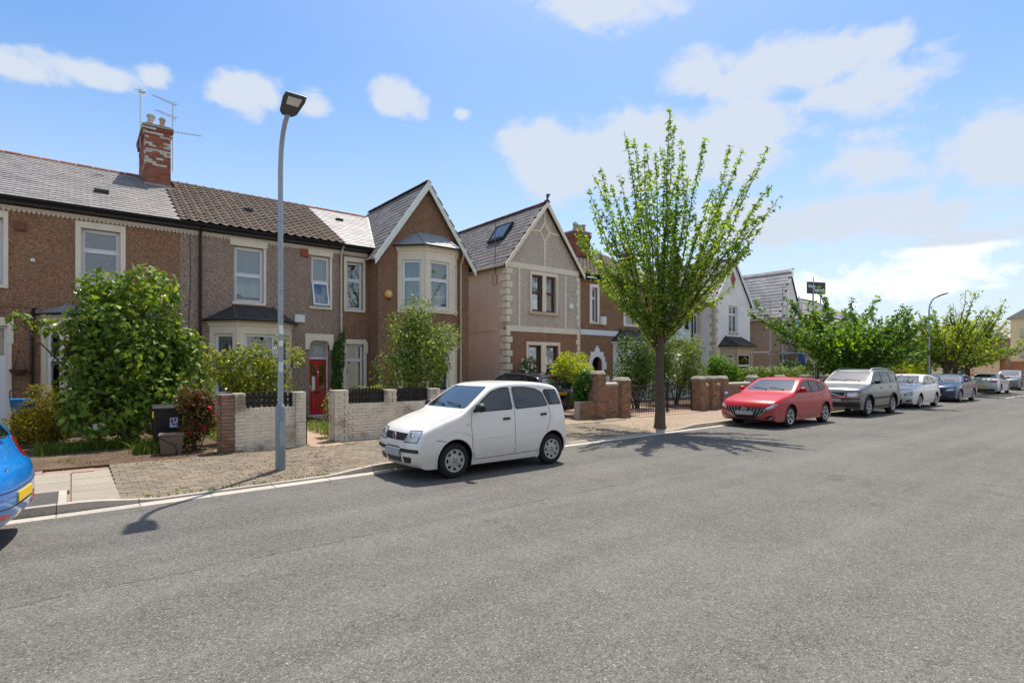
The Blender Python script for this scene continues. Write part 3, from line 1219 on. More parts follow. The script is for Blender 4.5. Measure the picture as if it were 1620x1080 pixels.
def roof_plane(O, u, v, U, V, w, e, keep, rng, kind='slate'):
    O, u, v = Vector(O), Vector(u).normalized(), Vector(v).normalized()
    nn = u.cross(v)
    out = []
    for j in range(int(V / e) + 1):
        for i in range(-1, int(U / w) + 2):
            a = i * w + (w / 2 if (j % 2 and kind == 'slate') else 0)
            b = j * e
            c = O + u * a + v * (b + e * .5)
            if a < -.02 or a > U + .02 or b > V - .03 or (keep and not keep(c)):
                continue
            if kind == 'slate':
                if rng.random() < .012:
                    b -= rng.uniform(.02, .06)
                r = rng.normal(0, .008)
                uu = u * math.cos(r) + v * math.sin(r)
                vv = v * math.cos(r) - u * math.sin(r)
                p = O + uu * 0 + u * a + v * b + nn * (.012 + abs(rng.normal(0, .002)))
            else:
                uu, vv = u, v
                p = O + u * a + v * b + nn * (.014 + abs(rng.normal(0, .003)))
            out.append(fmat(p, uu, vv, uu.cross(vv)))
    return out


def ridge_tiles(roof, a, b, matname='ridge_dark', L=.45, r=.13):
    a, b = Vector(a), Vector(b)
    d = (b - a).normalized()
    n = max(1, int((b - a).length / L))
    mb = MB()
    side = d.cross(Vector((0, 0, 1))).normalized()
    N_ = 8
    prof = [(math.cos(math.pi * k / N_) * r, math.sin(math.pi * k / N_) * r * .75 - .02) for k in range(N_ + 1)]
    A = [mb.p(x, 0, z) for x, z in prof]
    B = [mb.p(x * .97, L * .985, z * .97) for x, z in prof]
    for k in range(N_):
        mb.face(A[k], A[k + 1], B[k + 1], B[k])
    mb.face(*A)
    mb.face(*B[::-1])
    me = mb.mesh('ridge_tile', Vector(), matname, 40)
    ms = []
    for i in range(n):
        p = a + d * (i * (b - a).length / n)
        ms.append(fmat(p + Vector((0, 0, random.uniform(-.006, .006))), side, d, side.cross(d)))
    pieces('ridge_tile', me, ms, roof)


def yz_roof(house, x0, x1, ye, ze, yr, zr, yb=None, th=.09, name='roof'):
    """deck of a roof whose ridge runs along the street"""
    yb = 2 * yr - ye if yb is None else yb
    mb = MB()
    mb.prism([(ye, ze), (yr, zr), (yb, ze), (yb, ze - th), (yr, zr - th), (ye, ze - th)], x0, x1, 'u')
    return mb.build(name, 'deck', house)


def xz_roof(house, y0, y1, xe0, xe1, ze, zr, th=.09, name='roof'):
    xm = (xe0 + xe1) / 2
    mb = MB()
    mb.prism([(xe0, ze), (xm, zr), (xe1, ze), (xe1, ze - th), (xm, zr - th), (xe0, ze - th)], y0, y1, 'w')
    return mb.build(name, 'deck', house)


def shell(mb, x0, x1, y0, y1, z1, ridge=None):
    """side and back walls (thin boxes, inside the plan)"""
    mb.box(x0, x0 + .2, y0, y1, -.05, z1)
    mb.box(x1 - .2, x1, y0, y1, -.05, z1)
    mb.box(x0 + .2, x1 - .2, y1 - .2, y1, -.05, z1)


def gable_tri(mb, y0, y1, x0, x1, z0, zr):
    mb.prism([(x0, z0), (x1, z0), ((x0 + x1) / 2, zr)], y0, y1, 'w')


def gutter_run(house, a, b, r=.06, matname='gutter', name='gutter'):
    a, b = Vector(a), Vector(b)
    d = (b - a).normalized()
    s = d.cross(Vector((0, 0, 1))).normalized()
    mb = MB()
    prof = [(math.cos(math.pi + math.pi * k / 6) * r, math.sin(math.pi + math.pi * k / 6) * r) for k in range(7)] + [(r * .82, 0), (0, -r * .8), (-r * .82, 0)]
    A = [mb.p(*(a + s * x + Vector((0, 0, z)))) for x, z in prof]
    B = [mb.p(*(b + s * x + Vector((0, 0, z)))) for x, z in prof]
    for k in range(len(prof)):
        j = (k + 1) % len(prof)
        mb.face(A[k], A[j], B[j], B[k])
    mb.face(*A)
    mb.face(*B[::-1])
    return mb.build(name, matname, house, 50)


def dentils(house, x0, x1, y, z, pitch=.105):
    mb = MB()
    mb.box(x0, x1, y - .05, y, z + .05, z + .13)
    n = int((x1 - x0) / pitch)
    for i in range(n):
        x = x0 + (i + .5) * (x1 - x0) / n
        mb.prism([(x - .042, z + .048), (x + .042, z + .048), (x + .042, z + .01), (x, z - .03), (x - .042, z + .01)], y - .035, y - .001, 'w')
    return mb.build('dentil_course', 'dentil', house)


def pipe(house, pts, r, matname, name='downpipe'):
    mb = MB()
    mb.tube(pts, r, 10)
    zs = [p[2] for p in pts]
    p = Vector(pts[-1])
    z = p.z + .6
    while z < max(zs) - .4:
        q = p.copy()
        mb.lathe((q.x, q.y, z), [(r, -.03), (r * 1.35, -.03), (r * 1.35, .03), (r, .03)], 10)
        z += 1.6
    return mb.build(name, matname, house, 50)


def canted_bay(house, x0, xa, xb, x1, yw, yf, z0, z1, body, wins, wrows, frame='upvc', roof=None, pane='glass', curt='curtain', name='bay', wz=None, cornice=True, cf=1.0, sides=(1, 1, 1)):
    """three-sided bay: plan (x0,yw)(xa,yf)(xb,yf)(x1,yw); windows on each face between wz"""
    P = [(x0, yw), (xa, yf), (xb, yf), (x1, yw)]
    bay = MB()
    frs = []
    for a, b in zip(P, P[1:]):
        ang = math.atan2(b[1] - a[1], b[0] - a[0])
        fr = Fr(a[0], a[1], ang)
        L = math.hypot(b[0] - a[0], b[1] - a[1])
        frs.append((fr, L))
    for k, (fr, L) in enumerate(frs):
        s = MB(fr)
        ops = []
        if sides[k]:
            for za, zb in wz:
                m_ = .17 if L < 1.15 else .2
                ops.append((m_, L - m_, za, zb))
        wall_sheet(s, 0, L, z0, z1, ops, .2)
        base = len(bay.v)
        bay.v += s.v
        bay.f += [tuple(i + base for i in f) for f in s.f]
        bay.m += s.m
    # bevelled corner posts hide the mitres
    for (x, y) in P[1:3]:
        bay.lathe((x, y, 0), [(0, z0), (.045, z0), (.045, z1), (0, z1)], 8)
    b = bay.build(name, body, house)
    for k, (fr, L) in enumerate(frs):
        if sides[k]:
            m_ = .17 if L < 1.15 else .2
            for za, zb in wz:
                window(house, fr, m_, L - m_, za, zb, frame, wrows, depth=.09, curtain=curt, cfrac=cf, sill=None, pane=pane)
                s = MB(fr)
                s.box(m_ - .06, L - m_ + .06, -.05, .05, za - .08, za)
                s.build('sill', body, b, bevel=.006)
    if cornice:
        c = MB()
        for dz, o in ((0, .05), (.1, .11)):
            Q = [(x0 - o, yw), (xa - o * .5, yf - o), (xb + o * .5, yf - o), (x1 + o, yw)]
            c.prism([(q[0], q[1]) for q in Q], z1 - .16 + dz, z1 - .07 + dz, 'z')
        c.build('cornice', body, house)
    if roof:
        zt, mname = roof
        o = .2
        Q = [(x0 - o, yw), (xa - o * .5, yf - o), (xb + o * .5, yf - o), (x1 + o, yw)]
        T = [(x0 + (xa - x0) * 1.0, yw), (xb + (x1 - xb) * .0, yw)]
        T = [(xa + .05, yw + .02), (xb - .05, yw + .02)]
        r = MB()
        zb = z1 + .045
        lo = [r.p(x, y, zb) for x, y in Q]
        lo2 = [r.p(x, y, zb - .05) for x, y in Q]
        hi = [r.p(x, y, zt) for x, y in T]
        r.face(lo[0], lo[1], hi[0])
        r.face(lo[1], lo[2], hi[1], hi[0])
        r.face(lo[2], lo[3], hi[1])
        r.face(lo[3], lo[0], hi[0], hi[1])
        r.face(*lo2)
        for i in range(4):
            r.face(lo[i], lo[(i + 1) % 4], lo2[(i + 1) % 4], lo2[i])
        rf = r.build('bay_roof', mname, house)
        for a, b in ((lo[1], hi[0]), (lo[2], hi[1])):
            h = MB()
            h.tube([r.v[a], r.v[b]], .045, 6)
            h.build('hip_tile', 'ridge_dark' if mname != 'lead' else 'lead', rf, 50)
        # courses of felt or slate on the little roof
        c = MB()
        for i in range(1, 6):
            k = i / 6
            for a0, a1, b0, b1 in ((0, 1, 0, 0), (1, 2, 0, 1), (2, 3, 1, 1)):
                p = r.v[lo[a0]].lerp(r.v[hi[b0]], k)
                q = r.v[lo[a1]].lerp(r.v[hi[b1]], k)
                if (p - q).length > .05:
                    c.bar(p + Vector((0, 0, .006)), q + Vector((0, 0, .006)), .012, .016)
        stuff(c.build('roof_course', mname, rf))
        g_ = MB()
        gp = [Vector((x, y, zb - .03)) for x, y in [(q[0] * 1, q[1] - .03) for q in Q]]
        g_.tube(gp, .04, 6)
        g_.build('gutter', 'gutter' if body != 'masonry_white' else 'upvc', house, 50)
    return b


def chimney(house, x0, x1, y0, y1, z0, z1, pots, quoins=True, seed=1, brick='brick_red'):
    rng = np.random.default_rng(seed)
    mb = MB()
    mb.box(x0, x1, y0, y1, z0, z1)
    ch = mb.build('chimney', 'mortar', house)
    def courses(fr, L, nm):
        bw, bh = .225, .075
        a, b = MB(fr), MB(fr)
        for j in range(int((z1 - z0) / bh)):
            z = z0 + j * bh
            off = 0 if j % 2 else -bw / 2
            u = off
            while u < L - .02:
                ua, ub = max(u, -.004), min(u + bw - .012, L + .004)
                if ub - ua > .03:
                    edge = ua < .12 + .1 * (j // 2 % 2) or ub > L - .12 - .1 * (j // 2 % 2)
                    band = abs(z - (z0 + (z1 - z0) * .38)) < .06
                    tgt = b if quoins and z > z0 + (z1 - z0) * .36 and ((edge and j % 4 < 3) or band) and rng.random() < .55 else a
                    p = .012 + rng.uniform(0, .006) + (.05 if z > z1 - .3 else 0) + (.03 if z > z1 - .18 else 0)
                    tgt.box(ua - (p if ua <= 0 else 0), ub + (p if ub >= L else 0), -.01, p, z + .004, z + bh - .008)
                u += bw
        return a, b
    A, B = MB(), MB()
    for fr, L in ((Fr(x0, y0, 0), x1 - x0), (Fr(x0, y1, -math.pi / 2), y1 - y0), (Fr(x1, y0, math.pi / 2), y1 - y0)):
        for s, T in zip(courses(fr, L, ''), (A, B)):
            base = len(T.v)
            T.v += s.v
            T.f += [tuple(i + base for i in f) for f in s.f]
            T.m += s.m
    stuff(A.build('brickwork', brick, ch))
    if quoins:
        stuff(B.build('painted_brickwork', 'brick_wash', ch))
    c = MB()
    c.box(x0 - .1, x1 + .1, y0 - .1, y1 + .1, z1, z1 + .07)
    c.box(x0 - .02, x1 + .02, y0 - .02, y1 + .02, z1 + .07, z1 + .13)
    c.build('flaunching', 'mortar', ch)
    for px, py, h, r, mm in pots:
        p = MB()
        p.lathe((px, py, z1 + .12), [(0, 0), (r * 1.25, 0), (r * 1.2, .06), (r, .1), (r * .82, h * .7), (r * .9, h * .78), (r * 1.15, h * .82), (r * 1.15, h * .9), (r * .95, h * .93), (r * .95, h), (r * .7, h), (r * .65, h * .8)], 14)
        p.build('chimney_pot', mm, ch, 45)
    f = MB()
    zf = z0 + .0
    f.box(x0 - .035, x1 + .035, y0 - .035, y0 - .015, z0 - .3, z0 + .16)
    f.box(x0 - .035, x0 - .014, y0 - .015, y1, z0 - .3, z0 + .16)
    f.box(x1 + .014, x1 + .035, y0 - .015, y1, z0 - .3, z0 + .16)
    f.build('flashing', 'lead', ch)
    return ch


def aerial(name, label, base, h, booms, group=None):
    t = thing(name, label, 'aerial', base, group)
    mb = MB()
    x, y, z = base
    mb.tube([(x, y, z), (x, y, z + h)], .018, 6)
    mb.build('mast', 'alu', t, 50)
    for zz, ang, L in booms:
        b = MB()
        d = Vector((math.cos(ang), math.sin(ang), 0))
        s = Vector((-d.y, d.x, 0))
        c = Vector((x, y, z + zz))
        b.bar(c - d * .1, c + d * L, .02, .02)
        for k in range(8):
            p = c + d * (.05 + (L - .1) * k / 7)
            w = .16 - .008 * k
            b.bar(p - s * w, p + s * w, .01, .01)
        b.bar(c - d * .1 + Vector((0, 0, -.16)), c - d * .1 + Vector((0, 0, .16)), .02, .012)
        b.bar(c - d * .1 - s * .16, c - d * .1 + s * .16, .02, .012)
        b.build('antenna', 'alu', t)
    return t
# ---------------------------------------------------------------- the houses
FY = 20.6
YE, ZE, YR, ZR = 20.3, 6.62, 24.8, 9.05
VM = Vector((0, YR - YE, ZR - ZE)).normalized()
LM = math.hypot(YR - YE, ZR - ZE)
F0 = Fr(0, FY)
rs = np.random.default_rng(11)


def main_z(y):
    return ZE + (y - YE) * (ZR - ZE) / (YR - YE)


def eaves(h, x0, x1, y=YE, z=ZE, dent=True):
    mb = MB()
    mb.box(x0, x1, y + .03, FY - .002, z - .16, z - .1)
    mb.build('soffit', 'black_paint', h)
    gutter_run(h, (x0, y - .03, z + .0), (x1, y - .03, z + .0))
    if dent:
        dentils(h, x0, x1, FY - .002, z - .32)


# ---- far left brown house
H = thing('terraced_house', 'brown pebbledash house at far left with pale slate roof and cream window surrounds', 'house', (-2.6, FY, 0))
mb = MB(F0)
ops = [(.18, 1.13, 4.22, 6.06), (-2.5, -1.5, 4.22, 6.06), (-2.35, -1.42, .14, 3.1)]
wall_sheet(mb, -8, 2.7, -.05, 6.5, ops)
shell(mb, -8, 2.7, -.3, -.28, 6.5)
mb2 = MB()
shell(mb2, -8, 2.7, FY + .29, 28.6, 6.5)
gable_tri(mb2, 20.9, 21.0, -8, -7.9, 6.4, 6.5)
b = len(mb.v)
mb.v += mb2.v
mb.f += [tuple(i + b for i in f) for f in mb2.f]
mb.m += mb2.m
mb.build('wall', 'peb_brown', H)
surround(H, F0, .18, 1.13, 4.22, 6.06, .13, .2)
surround(H, F0, -2.5, -1.5, 4.22, 6.06, .1, .2)
window(H, F0, .18, 1.13, 4.22, 6.06, rows=(.66,), curtain=None)
window(H, F0, -2.5, -1.5, 4.22, 6.06, rows=(.66,), curtain='curtain')
surround(H, F0, -2.35, -1.42, 2.6, 3.1, .13, .22, bottom=False, name='door_lintel')
mb = MB(F0)
mb.box(-1.418, -1.33, -.02, .03, .1, 2.6)
mb.build('door_jamb', 'masonry', H)
mb = MB(F0)
frame_ring(mb, -2.35, -1.42, .14, 3.1, .07, -.2, -.1)
mb.box(-2.28, -1.49, -.16, -.12, .21, 2.2)
mb.box(-2.28, -1.49, -.17, -.13, 2.2, 2.28)
d_ = mb.build('door', 'upvc', H)
mb = MB(F0)
mb.box(-2.28, -1.49, -.15, -.14, 2.28, 3.03)
mb.build('pane', 'glass', d_)
mb = MB(F0)
mb.box(-2.6, -1.25, 0, .35, 0, .2)
mb.build('door_step', 'concrete', H, bevel=.01)
canted_bay(H, -.72, -.2, 1.5, 2.05, FY, 19.85, 0, 3.42, 'masonry', None, (.62,), wz=[(.95, 2.95)], roof=(3.78, 'lead'), curt='curtain')
mb = MB(F0)
mb.box(-8, -.75, 0, .025, 3.62, 3.70)
mb.build('string_course', 'peb_dark', H)
mb = MB(F0)
mb.box(-1.27, -1.04, 0, .1, 5.76, 6.02)
mb.box(-1.25, -1.06, .1, .112, 5.79, 5.99)
mb.build('alarm_box', 'alarm_brown', H, bevel=.015)
mb = MB(F0)
mb.box(-.94, -.84, 0, .05, 4.93, 5.02)
mb.build('vent_cover', 'white_plastic', H, bevel=.008)
pipe(H, [(-.86, FY - .25, 3.6), (-.9, FY - .12, 3.35), (-.9, FY - .08, 3.1), (-.9, FY - .08, .15)], .042, 'gutter')
eaves(H, -8, 2.68)
roof = yz_roof(H, -8, 2.68, YE, ZE, YR, ZR)
sl = slate_mesh('slate', .30, .235, 'slate', 'slate')
pieces('slate', sl, roof_plane((-7.9, YE - .05, ZE), (1, 0, 0), VM, 10.55, LM, .30, .235, None, rs), roof)
ridge_tiles(roof, (-7.9, YR, ZR + .02), (1.98, YR, ZR + .02), 'ridge_red')
mb = MB()
mb.box(.52, .9, 21.75, 22.05, main_z(21.75) + .0, main_z(22.05) + .03)
mb.build('roof_vent', 'black_paint', roof)
chimney(H, 2.05, 2.82, 23.9, 26.2, main_z(23.9) - .05, 10.72, [(2.25, 24.2, .42, .13, 'pot_pale'), (2.62, 24.35, .45, .1, 'pot'), (2.25, 25.0, .4, .12, 'pot_pale'), (2.62, 25.3, .42, .1, 'pot')])
bk = thing('hanging_basket', 'brown hanging flower basket on bracket by the far left door', 'basket', (-1.18, FY - .2, 1.7))
mb = MB()
mb.lathe((-1.18, FY - .22, 1.72), [(.03, 0), (.12, .03), (.18, .1), (.2, .18), (.17, .18), (0, .14)], 14)
mb.build('bowl', 'basket', bk, 50)
mb = MB()
for a in (0, 2.1, 4.2):
    mb.tube([(-1.18 + .18 * math.cos(a), FY - .22 + .18 * math.sin(a), 1.9), (-1.18, FY - .22, 2.4)], .006, 5)
mb.tube([(-1.18, FY - .22, 2.4), (-1.18, FY - .01, 2.45)], .012, 5)
mb.build('chain', 'black_paint', bk)

# ---- number 30, grey house with the red door
H = thing('terraced_house', 'grey pebbledash house with brown tiled roof and red front door', 'house', (5.3, FY, 0))
ops = [(4.30, 5.24, 4.2, 6.1), (6.9, 7.6, 4.22, 6.1), (6.84, 7.58, .12, 2.95)]
mb = MB(F0)
wall_sheet(mb, 2.702, 8.0, -.05, 6.5, ops)
mb2 = MB()
shell(mb2, 2.702, 8.0, FY + .29, 28.6, 6.5)
b = len(mb.v)
mb.v += mb2.v
mb.f += [tuple(i + b for i in f) for f in mb2.f]
mb.m += mb2.m
mb.build('wall', 'peb_grey', H)
window(H, F0, 4.30, 5.24, 4.2, 6.1, rows=(.5,), depth=.1)
window(H, F0, 6.9, 7.6, 4.22, 6.1, rows=(.49,), depth=.1, openrow=0)
for a, b_, c, d in ((4.17, 5.37, 6.12, 6.4), (6.78, 7.72, 6.12, 6.4)):
    mb = MB(F0)
    mb.box(a, b_, -.02, .05, c, d)
    mb.build('lintel', 'masonry', H, bevel=.01)
for a in (5.242, 7.602):
    mb = MB(F0)
    mb.box(a, a + .09, -.02, .012, 4.2, 6.12)
    mb.build('window_reveal', 'masonry', H)
# door with its arched head
mb = MB(F0)
mb.prism([(6.68, 2.62), (6.84, 2.62), (6.84, 2.78), (6.88, 2.88), (6.98, 2.95), (7.46, 2.95), (7.55, 2.88), (7.58, 2.78), (7.58, 2.62), (7.74, 2.62), (7.74, 3.2), (6.68, 3.2)], -.27, .05, 'w')
mb.build('door_lintel', 'masonry', H, bevel=.008)
mb = MB(F0)
frame_ring(mb, 6.84, 7.58, .12, 2.93, .045, -.26, -.16)
mb.box(6.885, 7.535, -.25, -.165, 2.27, 2.33)
fr_ = mb.build('door_frame', 'upvc', H)
mb = MB(F0)
mb.box(6.885, 7.535, -.215, -.205, 2.33, 2.885)
fan = mb.build('fanlight', 'plate_grey', fr_)
lettering('30', .36, F0, 7.21, -.2, 2.6, 'curtain', H, .004, 'house_number')
mb = MB(F0)
mb.box(6.887, 7.533, -.24, -.2, .17, 2.27)
for a, b_ in ((6.887, 6.95), (7.16, 7.26), (7.47, 7.533)):
    mb.box(a, b_, -.2, -.185, .17, 2.27)
for a, b_ in ((6.95, 7.16), (7.26, 7.47)):
    for z0, z1 in ((.17, .32), (.98, 1.08), (2.1, 2.27)):
        mb.box(a, b_, -.2, -.186, z0, z1)
    mb.box(a + .03, b_ - .03, -.2, -.188, .36, .94)
door = mb.build('door', 'red_door', H, bevel=.004)
for a, b_ in ((6.955, 7.155), (7.265, 7.465)):
    mb = MB(F0)
    mb.box(a, b_, -.2, -.194, 1.085, 2.095)
    mb.build('pane', 'glass', door)
mb = MB(F0)
mb.box(7.0, 7.11, -.194, -.19, 1.1, 1.62)
mb.build('notice', 'white_plastic', door)
mb = MB(F0)
mb.box(7.1, 7.32, -.186, -.178, .99, 1.05)
mb.build('letter_box', 'black_paint', door)
mb = MB()
mb.lathe((7.21, FY + .175, 1.78), [(.001, 0), (.03, .0), (.035, -.02), (.001, -.03)], 10, 'y')
mb.tube([(7.21, FY + .16, 1.78), (7.19, FY + .15, 1.68), (7.21, FY + .15, 1.62), (7.23, FY + .15, 1.68), (7.21, FY + .16, 1.78)], .009, 6)
mb.build('knocker', 'chrome', door)
mb = MB(F0)
mb.box(6.9, 6.94, -.19, -.15, 1.15, 1.3)
mb.build('handle', 'chrome', door)
mb = MB(F0)
mb.box(6.8, 7.64, -.28, .02, .1, .17)
mb.build('threshold', 'upvc', H)
mb = MB(F0)
mb.box(6.7, 7.75, .02, .5, .0, .15)
mb.build('door_step', 'concrete', H, bevel=.01)
canted_bay(H, 3.55, 4.24, 5.62, 6.2, FY, 19.78, 0, 3.5, 'masonry', None, (), wz=[(1.05, 3.08)], roof=(4.08, 'felt'), curt='slats')
mb = MB(F0)
mb.box(6.3, 6.66, 0, .07, 3.6, 3.88)
mb.build('vent_cover', 'white_plastic', H, bevel=.012)
mb = MB(F0)
mb.box(6.53, 6.78, 0, .09, 6.02, 6.3)
mb.prism([(6.56, 6.06), (6.75, 6.06), (6.75, 6.2), (6.655, 6.27), (6.56, 6.2)], .09, .105, 'w')
mb.build('alarm_box', 'alarm_red', H, bevel=.015)
mb = MB(F0)
mb.box(6.15, 6.22, 0, .05, 1.95, 2.25)
mb.build('wall_light', 'black_paint', H)
pipe(H, [(3.27, FY - .3, 6.55), (3.27, FY - .16, 6.4), (3.27, FY - .07, 6.2), (3.27, FY - .07, .15)], .045, 'gutter')
mb = MB()
mb.tube([(2.98, FY - .012, 6.3), (3.0, FY - .012, 4.8), (2.95, FY - .012, 3.6), (2.97, FY - .012, .3)], .008, 5)
mb.build('cable', 'black_paint', H)
eaves(H, 2.682, 8.0)
roof = yz_roof(H, 2.682, 8.0, YE, ZE, YR, ZR)
tl = slate_mesh('roof_tile', .30, .33, 'tile_brown', 'tile')
pieces('roof_tile', tl, roof_plane((2.82, YE - .05, ZE), (1, 0, 0), VM, 5.1, LM, .30, .33, lambda c: not (c.x < 2.95 and c.y > 23.7), rs, 'tile'), roof)
ridge_tiles(roof, (2.85, YR, ZR + .03), (8.0, YR, ZR + .03), 'ridge_dark')
mb = MB()
mb.box(5.0, 5.3, 22.3, 22.6, main_z(22.3) + .03, main_z(22.6) + .06)
mb.build('roof_vent', 'black_paint', roof)

# ---- brown house with the big gable
H = thing('terraced_house', 'brown pebbledash house with tall pale-edged gable over a two storey bay', 'house', (10.7, FY, 0))
GY = 19.8
GX0, GX1, GZE, GZR = 9.2, 13.4, 6.42, 9.5
FG = Fr(0, GY)
ops = [(8.25, 8.92, 4.2, 6.05), (8.22, 8.95, .95, 2.86)]
mb = MB()
A = MB(F0)
wall_sheet(A, 8.002, 9.2, -.05, 6.5, ops)
B = MB(FG)
wall_sheet(B, GX0, GX1, -.05, GZE, [])
mb.prism([(GX0, GZE), (GX1, GZE), ((GX0 + GX1) / 2, GZR - .12)], GY, GY + .28, 'w')
mb.box(GX0, GX0 + .2, GY + .281, FY + .4, -.05, GZE)
mb.box(GX1 - .2, GX1, GY + .281, 25.6, -.05, GZE)
mb.box(8.0, GX1 - .201, 25.4, 25.6, -.05, GZE)
for s in (A, B):
    b = len(mb.v)
    mb.v += s.v
    mb.f += [tuple(i + b for i in f) for f in s.f]
    mb.m += s.m
mb.build('wall', 'peb_dark', H)
surround(H, F0, 8.25, 8.92, 4.2, 6.05, .1, .18)
surround(H, F0, 8.22, 8.95, .95, 2.86, .12, .18)
mb = MB(F0)
mb.box(8.04, 8.22, 0, .06, 2.5, 2.95)
mb.box(8.95, 9.13, 0, .06, 2.5, 2.95)
mb.build('surround_bracket', 'masonry', H, bevel=.02)
window(H, F0, 8.25, 8.92, 4.2, 6.05, rows=(.62,), curtain='curtain_dark', cfrac=.9)
window(H, F0, 8.22, 8.95, .95, 2.86, rows=(.68,), curtain='curtain_pair')
canted_bay(H, 10.02, 10.84, 12.14, 12.8, GY, 19.02, 4.12, 6.72, 'masonry', None, (.6,), wz=[(4.3, 6.2)], roof=(7.45, 'lead'), curt='slats', name='upper_bay')
canted_bay(H, 10.02, 10.84, 12.14, 12.8, GY, 19.02, 0, 3.3, 'masonry', None, (.6,), wz=[(.95, 2.9)], curt='slats', name='lower_bay')
mb = MB()
mb.prism([(10.06, GY), (10.86, 19.06), (12.12, 19.06), (12.76, GY)], 3.3, 4.12, 'z')
mb.build('bay_panel', 'peb_dark', H)
mb = MB(FG)
mb.lathe((0, 0, 0), [(0, 0), (0, 0)], 3)
mb = MB()
mb.lathe((9.62, GY, 4.82), [(.17, 0), (.17, -.06), (.14, -.09), (0, -.095)], 8, 'y', math.pi / 8, 2 * math.pi + math.pi / 8)
al = mb.build('alarm_box', 'alarm_yellow', H)
mb = MB()
mb.lathe((9.62, GY - .095, 4.84), [(.075, 0), (.075, -.006), (0, -.007)], 14, 'y')
mb.build('badge', 'sticker', al)
mb = MB(FG)
mb.box(9.56, 9.68, .04, .1, 4.6, 4.66)
mb.build('siren_grille', 'black_paint', al)
pipe(H, [(8.03, FY - .3, 6.55), (8.03, FY - .16, 6.42), (8.03, FY - .07, 6.25), (8.03, FY - .07, .15)], .04, 'pipe_cream')
pipe(H, [(12.6, 18.95, 6.62), (12.95, 19.6, 6.5), (12.95, GY - .06, 6.3), (12.95, GY - .06, .15)], .04, 'pipe_cream')
eaves(H, 8.002, 9.1)
roof = yz_roof(H, 8.002, 11.3, YE, ZE, YR, ZR)
zg = GZR - .02
roof2 = xz_roof(H, GY - .22, 25.6, GX0 - .2, GX1 + .2, GZE - .22, zg)
slope = (zg - (GZE - .22)) / ((GX1 - GX0) / 2 + .2)
def gz(x):
    return zg - abs(x - 11.3) * slope
slp = slate_mesh('slate', .30, .235, 'slate_pale', 'slate')
pieces('slate', slp, roof_plane((8.05, YE - .05, ZE), (1, 0, 0), VM, 3.5, LM, .30, .235, lambda c: gz(c.x) < c.z + .02, rs), roof)
sld = slate_mesh('slate', .33, .25, 'slate_dark', 'slate')
lg = math.hypot((GX1 - GX0) / 2 + .2, zg - GZE + .22)
vl = Vector(((GX1 - GX0) / 2 + .2, 0, zg - GZE + .22)).normalized()
pieces('slate', sld, roof_plane((GX0 - .22, 25.5, GZE - .25), (0, -1, 0), vl, 25.5 - GY + .1, lg, .33, .25, lambda c: c.z > main_z(c.y) - .05 or c.y < YE, rs), roof2)
vr = Vector((-vl.x, 0, vl.z))
pieces('slate', sld, roof_plane((GX1 + .22, GY - .15, GZE - .25), (0, 1, 0), vr, 5.5, lg, .33, .25, None, rs)[:240], roof2, 1)
ridge_tiles(roof2, (11.3, GY - .2, zg + .02), (11.3, 25.3, zg + .02), 'ridge_dark')
ridge_tiles(roof, (8.05, YR, ZR + .03), (10.9, YR, ZR + .03), 'ridge_red')
mb = MB()
va = Vector((GX0 - .1, YE, gz(GX0 - .1) + .04))
vb = Vector((11.3 - (zg - ZR) / slope, YR, ZR + .05))
va = Vector((11.3 - (zg - ZE) / slope, YE, ZE + .04))
mb.bar(va, vb, .2, .02)
mb.build('valley', 'masonry_white', roof)
mb = MB()
mb.box(8.9, 9.2, 23.3, 23.55, main_z(23.3) + .02, main_z(23.55) + .04)
mb.build('roof_vent', 'black_paint', roof)
for sx in (-1, 1):
    mb = MB()
    xe = 11.3 + sx * ((GX1 - GX0) / 2 + .24)
    ze = gz(xe)
    d = .13
    mb.prism([(11.3, zg + .06), (11.3, zg - .3), (xe - sx * .02, ze - .26), (xe, ze + .06)], GY - .26, GY - .215, 'w')
    mb.build('bargeboard', 'bargeboard', H)
    mb = MB()
    mb.prism([(11.3, zg + .0), (11.3, zg - .06), (xe, ze - .06), (xe, ze)], GY - .21, GY + .0, 'w')
    mb.build('soffit', 'bargeboard', H)
gutter_run(H, (GX0 - .24, GY - .2, GZE - .24), (GX0 - .24, YE, GZE - .24), .055, 'pipe_cream')

# ---- cream and mauve gabled house
H = thing('gabled_house', 'mauve and cream rendered house with strapped gable, diamond panel and quoins', 'house', (17.5, 19.5, 0))
Y4 = 19.5
F4 = Fr(0, Y4)
X0, X1, ZE4, ZR4 = 15.27, 19.83, 6.78, 9.75
XM = (X0 + X1) / 2
mb = MB()
A = MB(F4)
up = [(16.72, 17.38, 4.6, 6.3), (17.62, 18.28, 4.6, 6.3)]
lo = [(16.52, 17.3, .95, 3.0), (17.62, 18.42, .95, 3.0)]
wall_sheet(A, X0, X1, 3.78, ZE4, up)
b = len(mb.v)
mb.v += A.v
mb.f += A.f
mb.m += A.m
mb.prism([(X0, ZE4), (X1, ZE4), (XM, ZR4 - .12)], Y4, Y4 + .28, 'w')
mb.build('upper_wall', 'peb_mauve', H)
A = MB(F4)
wall_sheet(A, X0, X1, -.05, 3.78, lo)
A.build('lower_wall', 'peb_brown', H)
mb = MB()
mb.box(X0, X0 + .2, Y4 + .281, 29, -.05, ZE4)
mb.box(X1 - .2, X1, Y4 + .281, 29, -.05, ZE4)
mb.box(X0 + .2, X1 - .2, 28.8, 29, -.05, ZE4)
mb.build('side_wall', 'render_pink', H)
mb = MB()
mb.box(X0 - .02, X0 - .001, Y4 + .3, 29, 3.66, 3.7)
mb.build('string_course', 'render_pink', H)
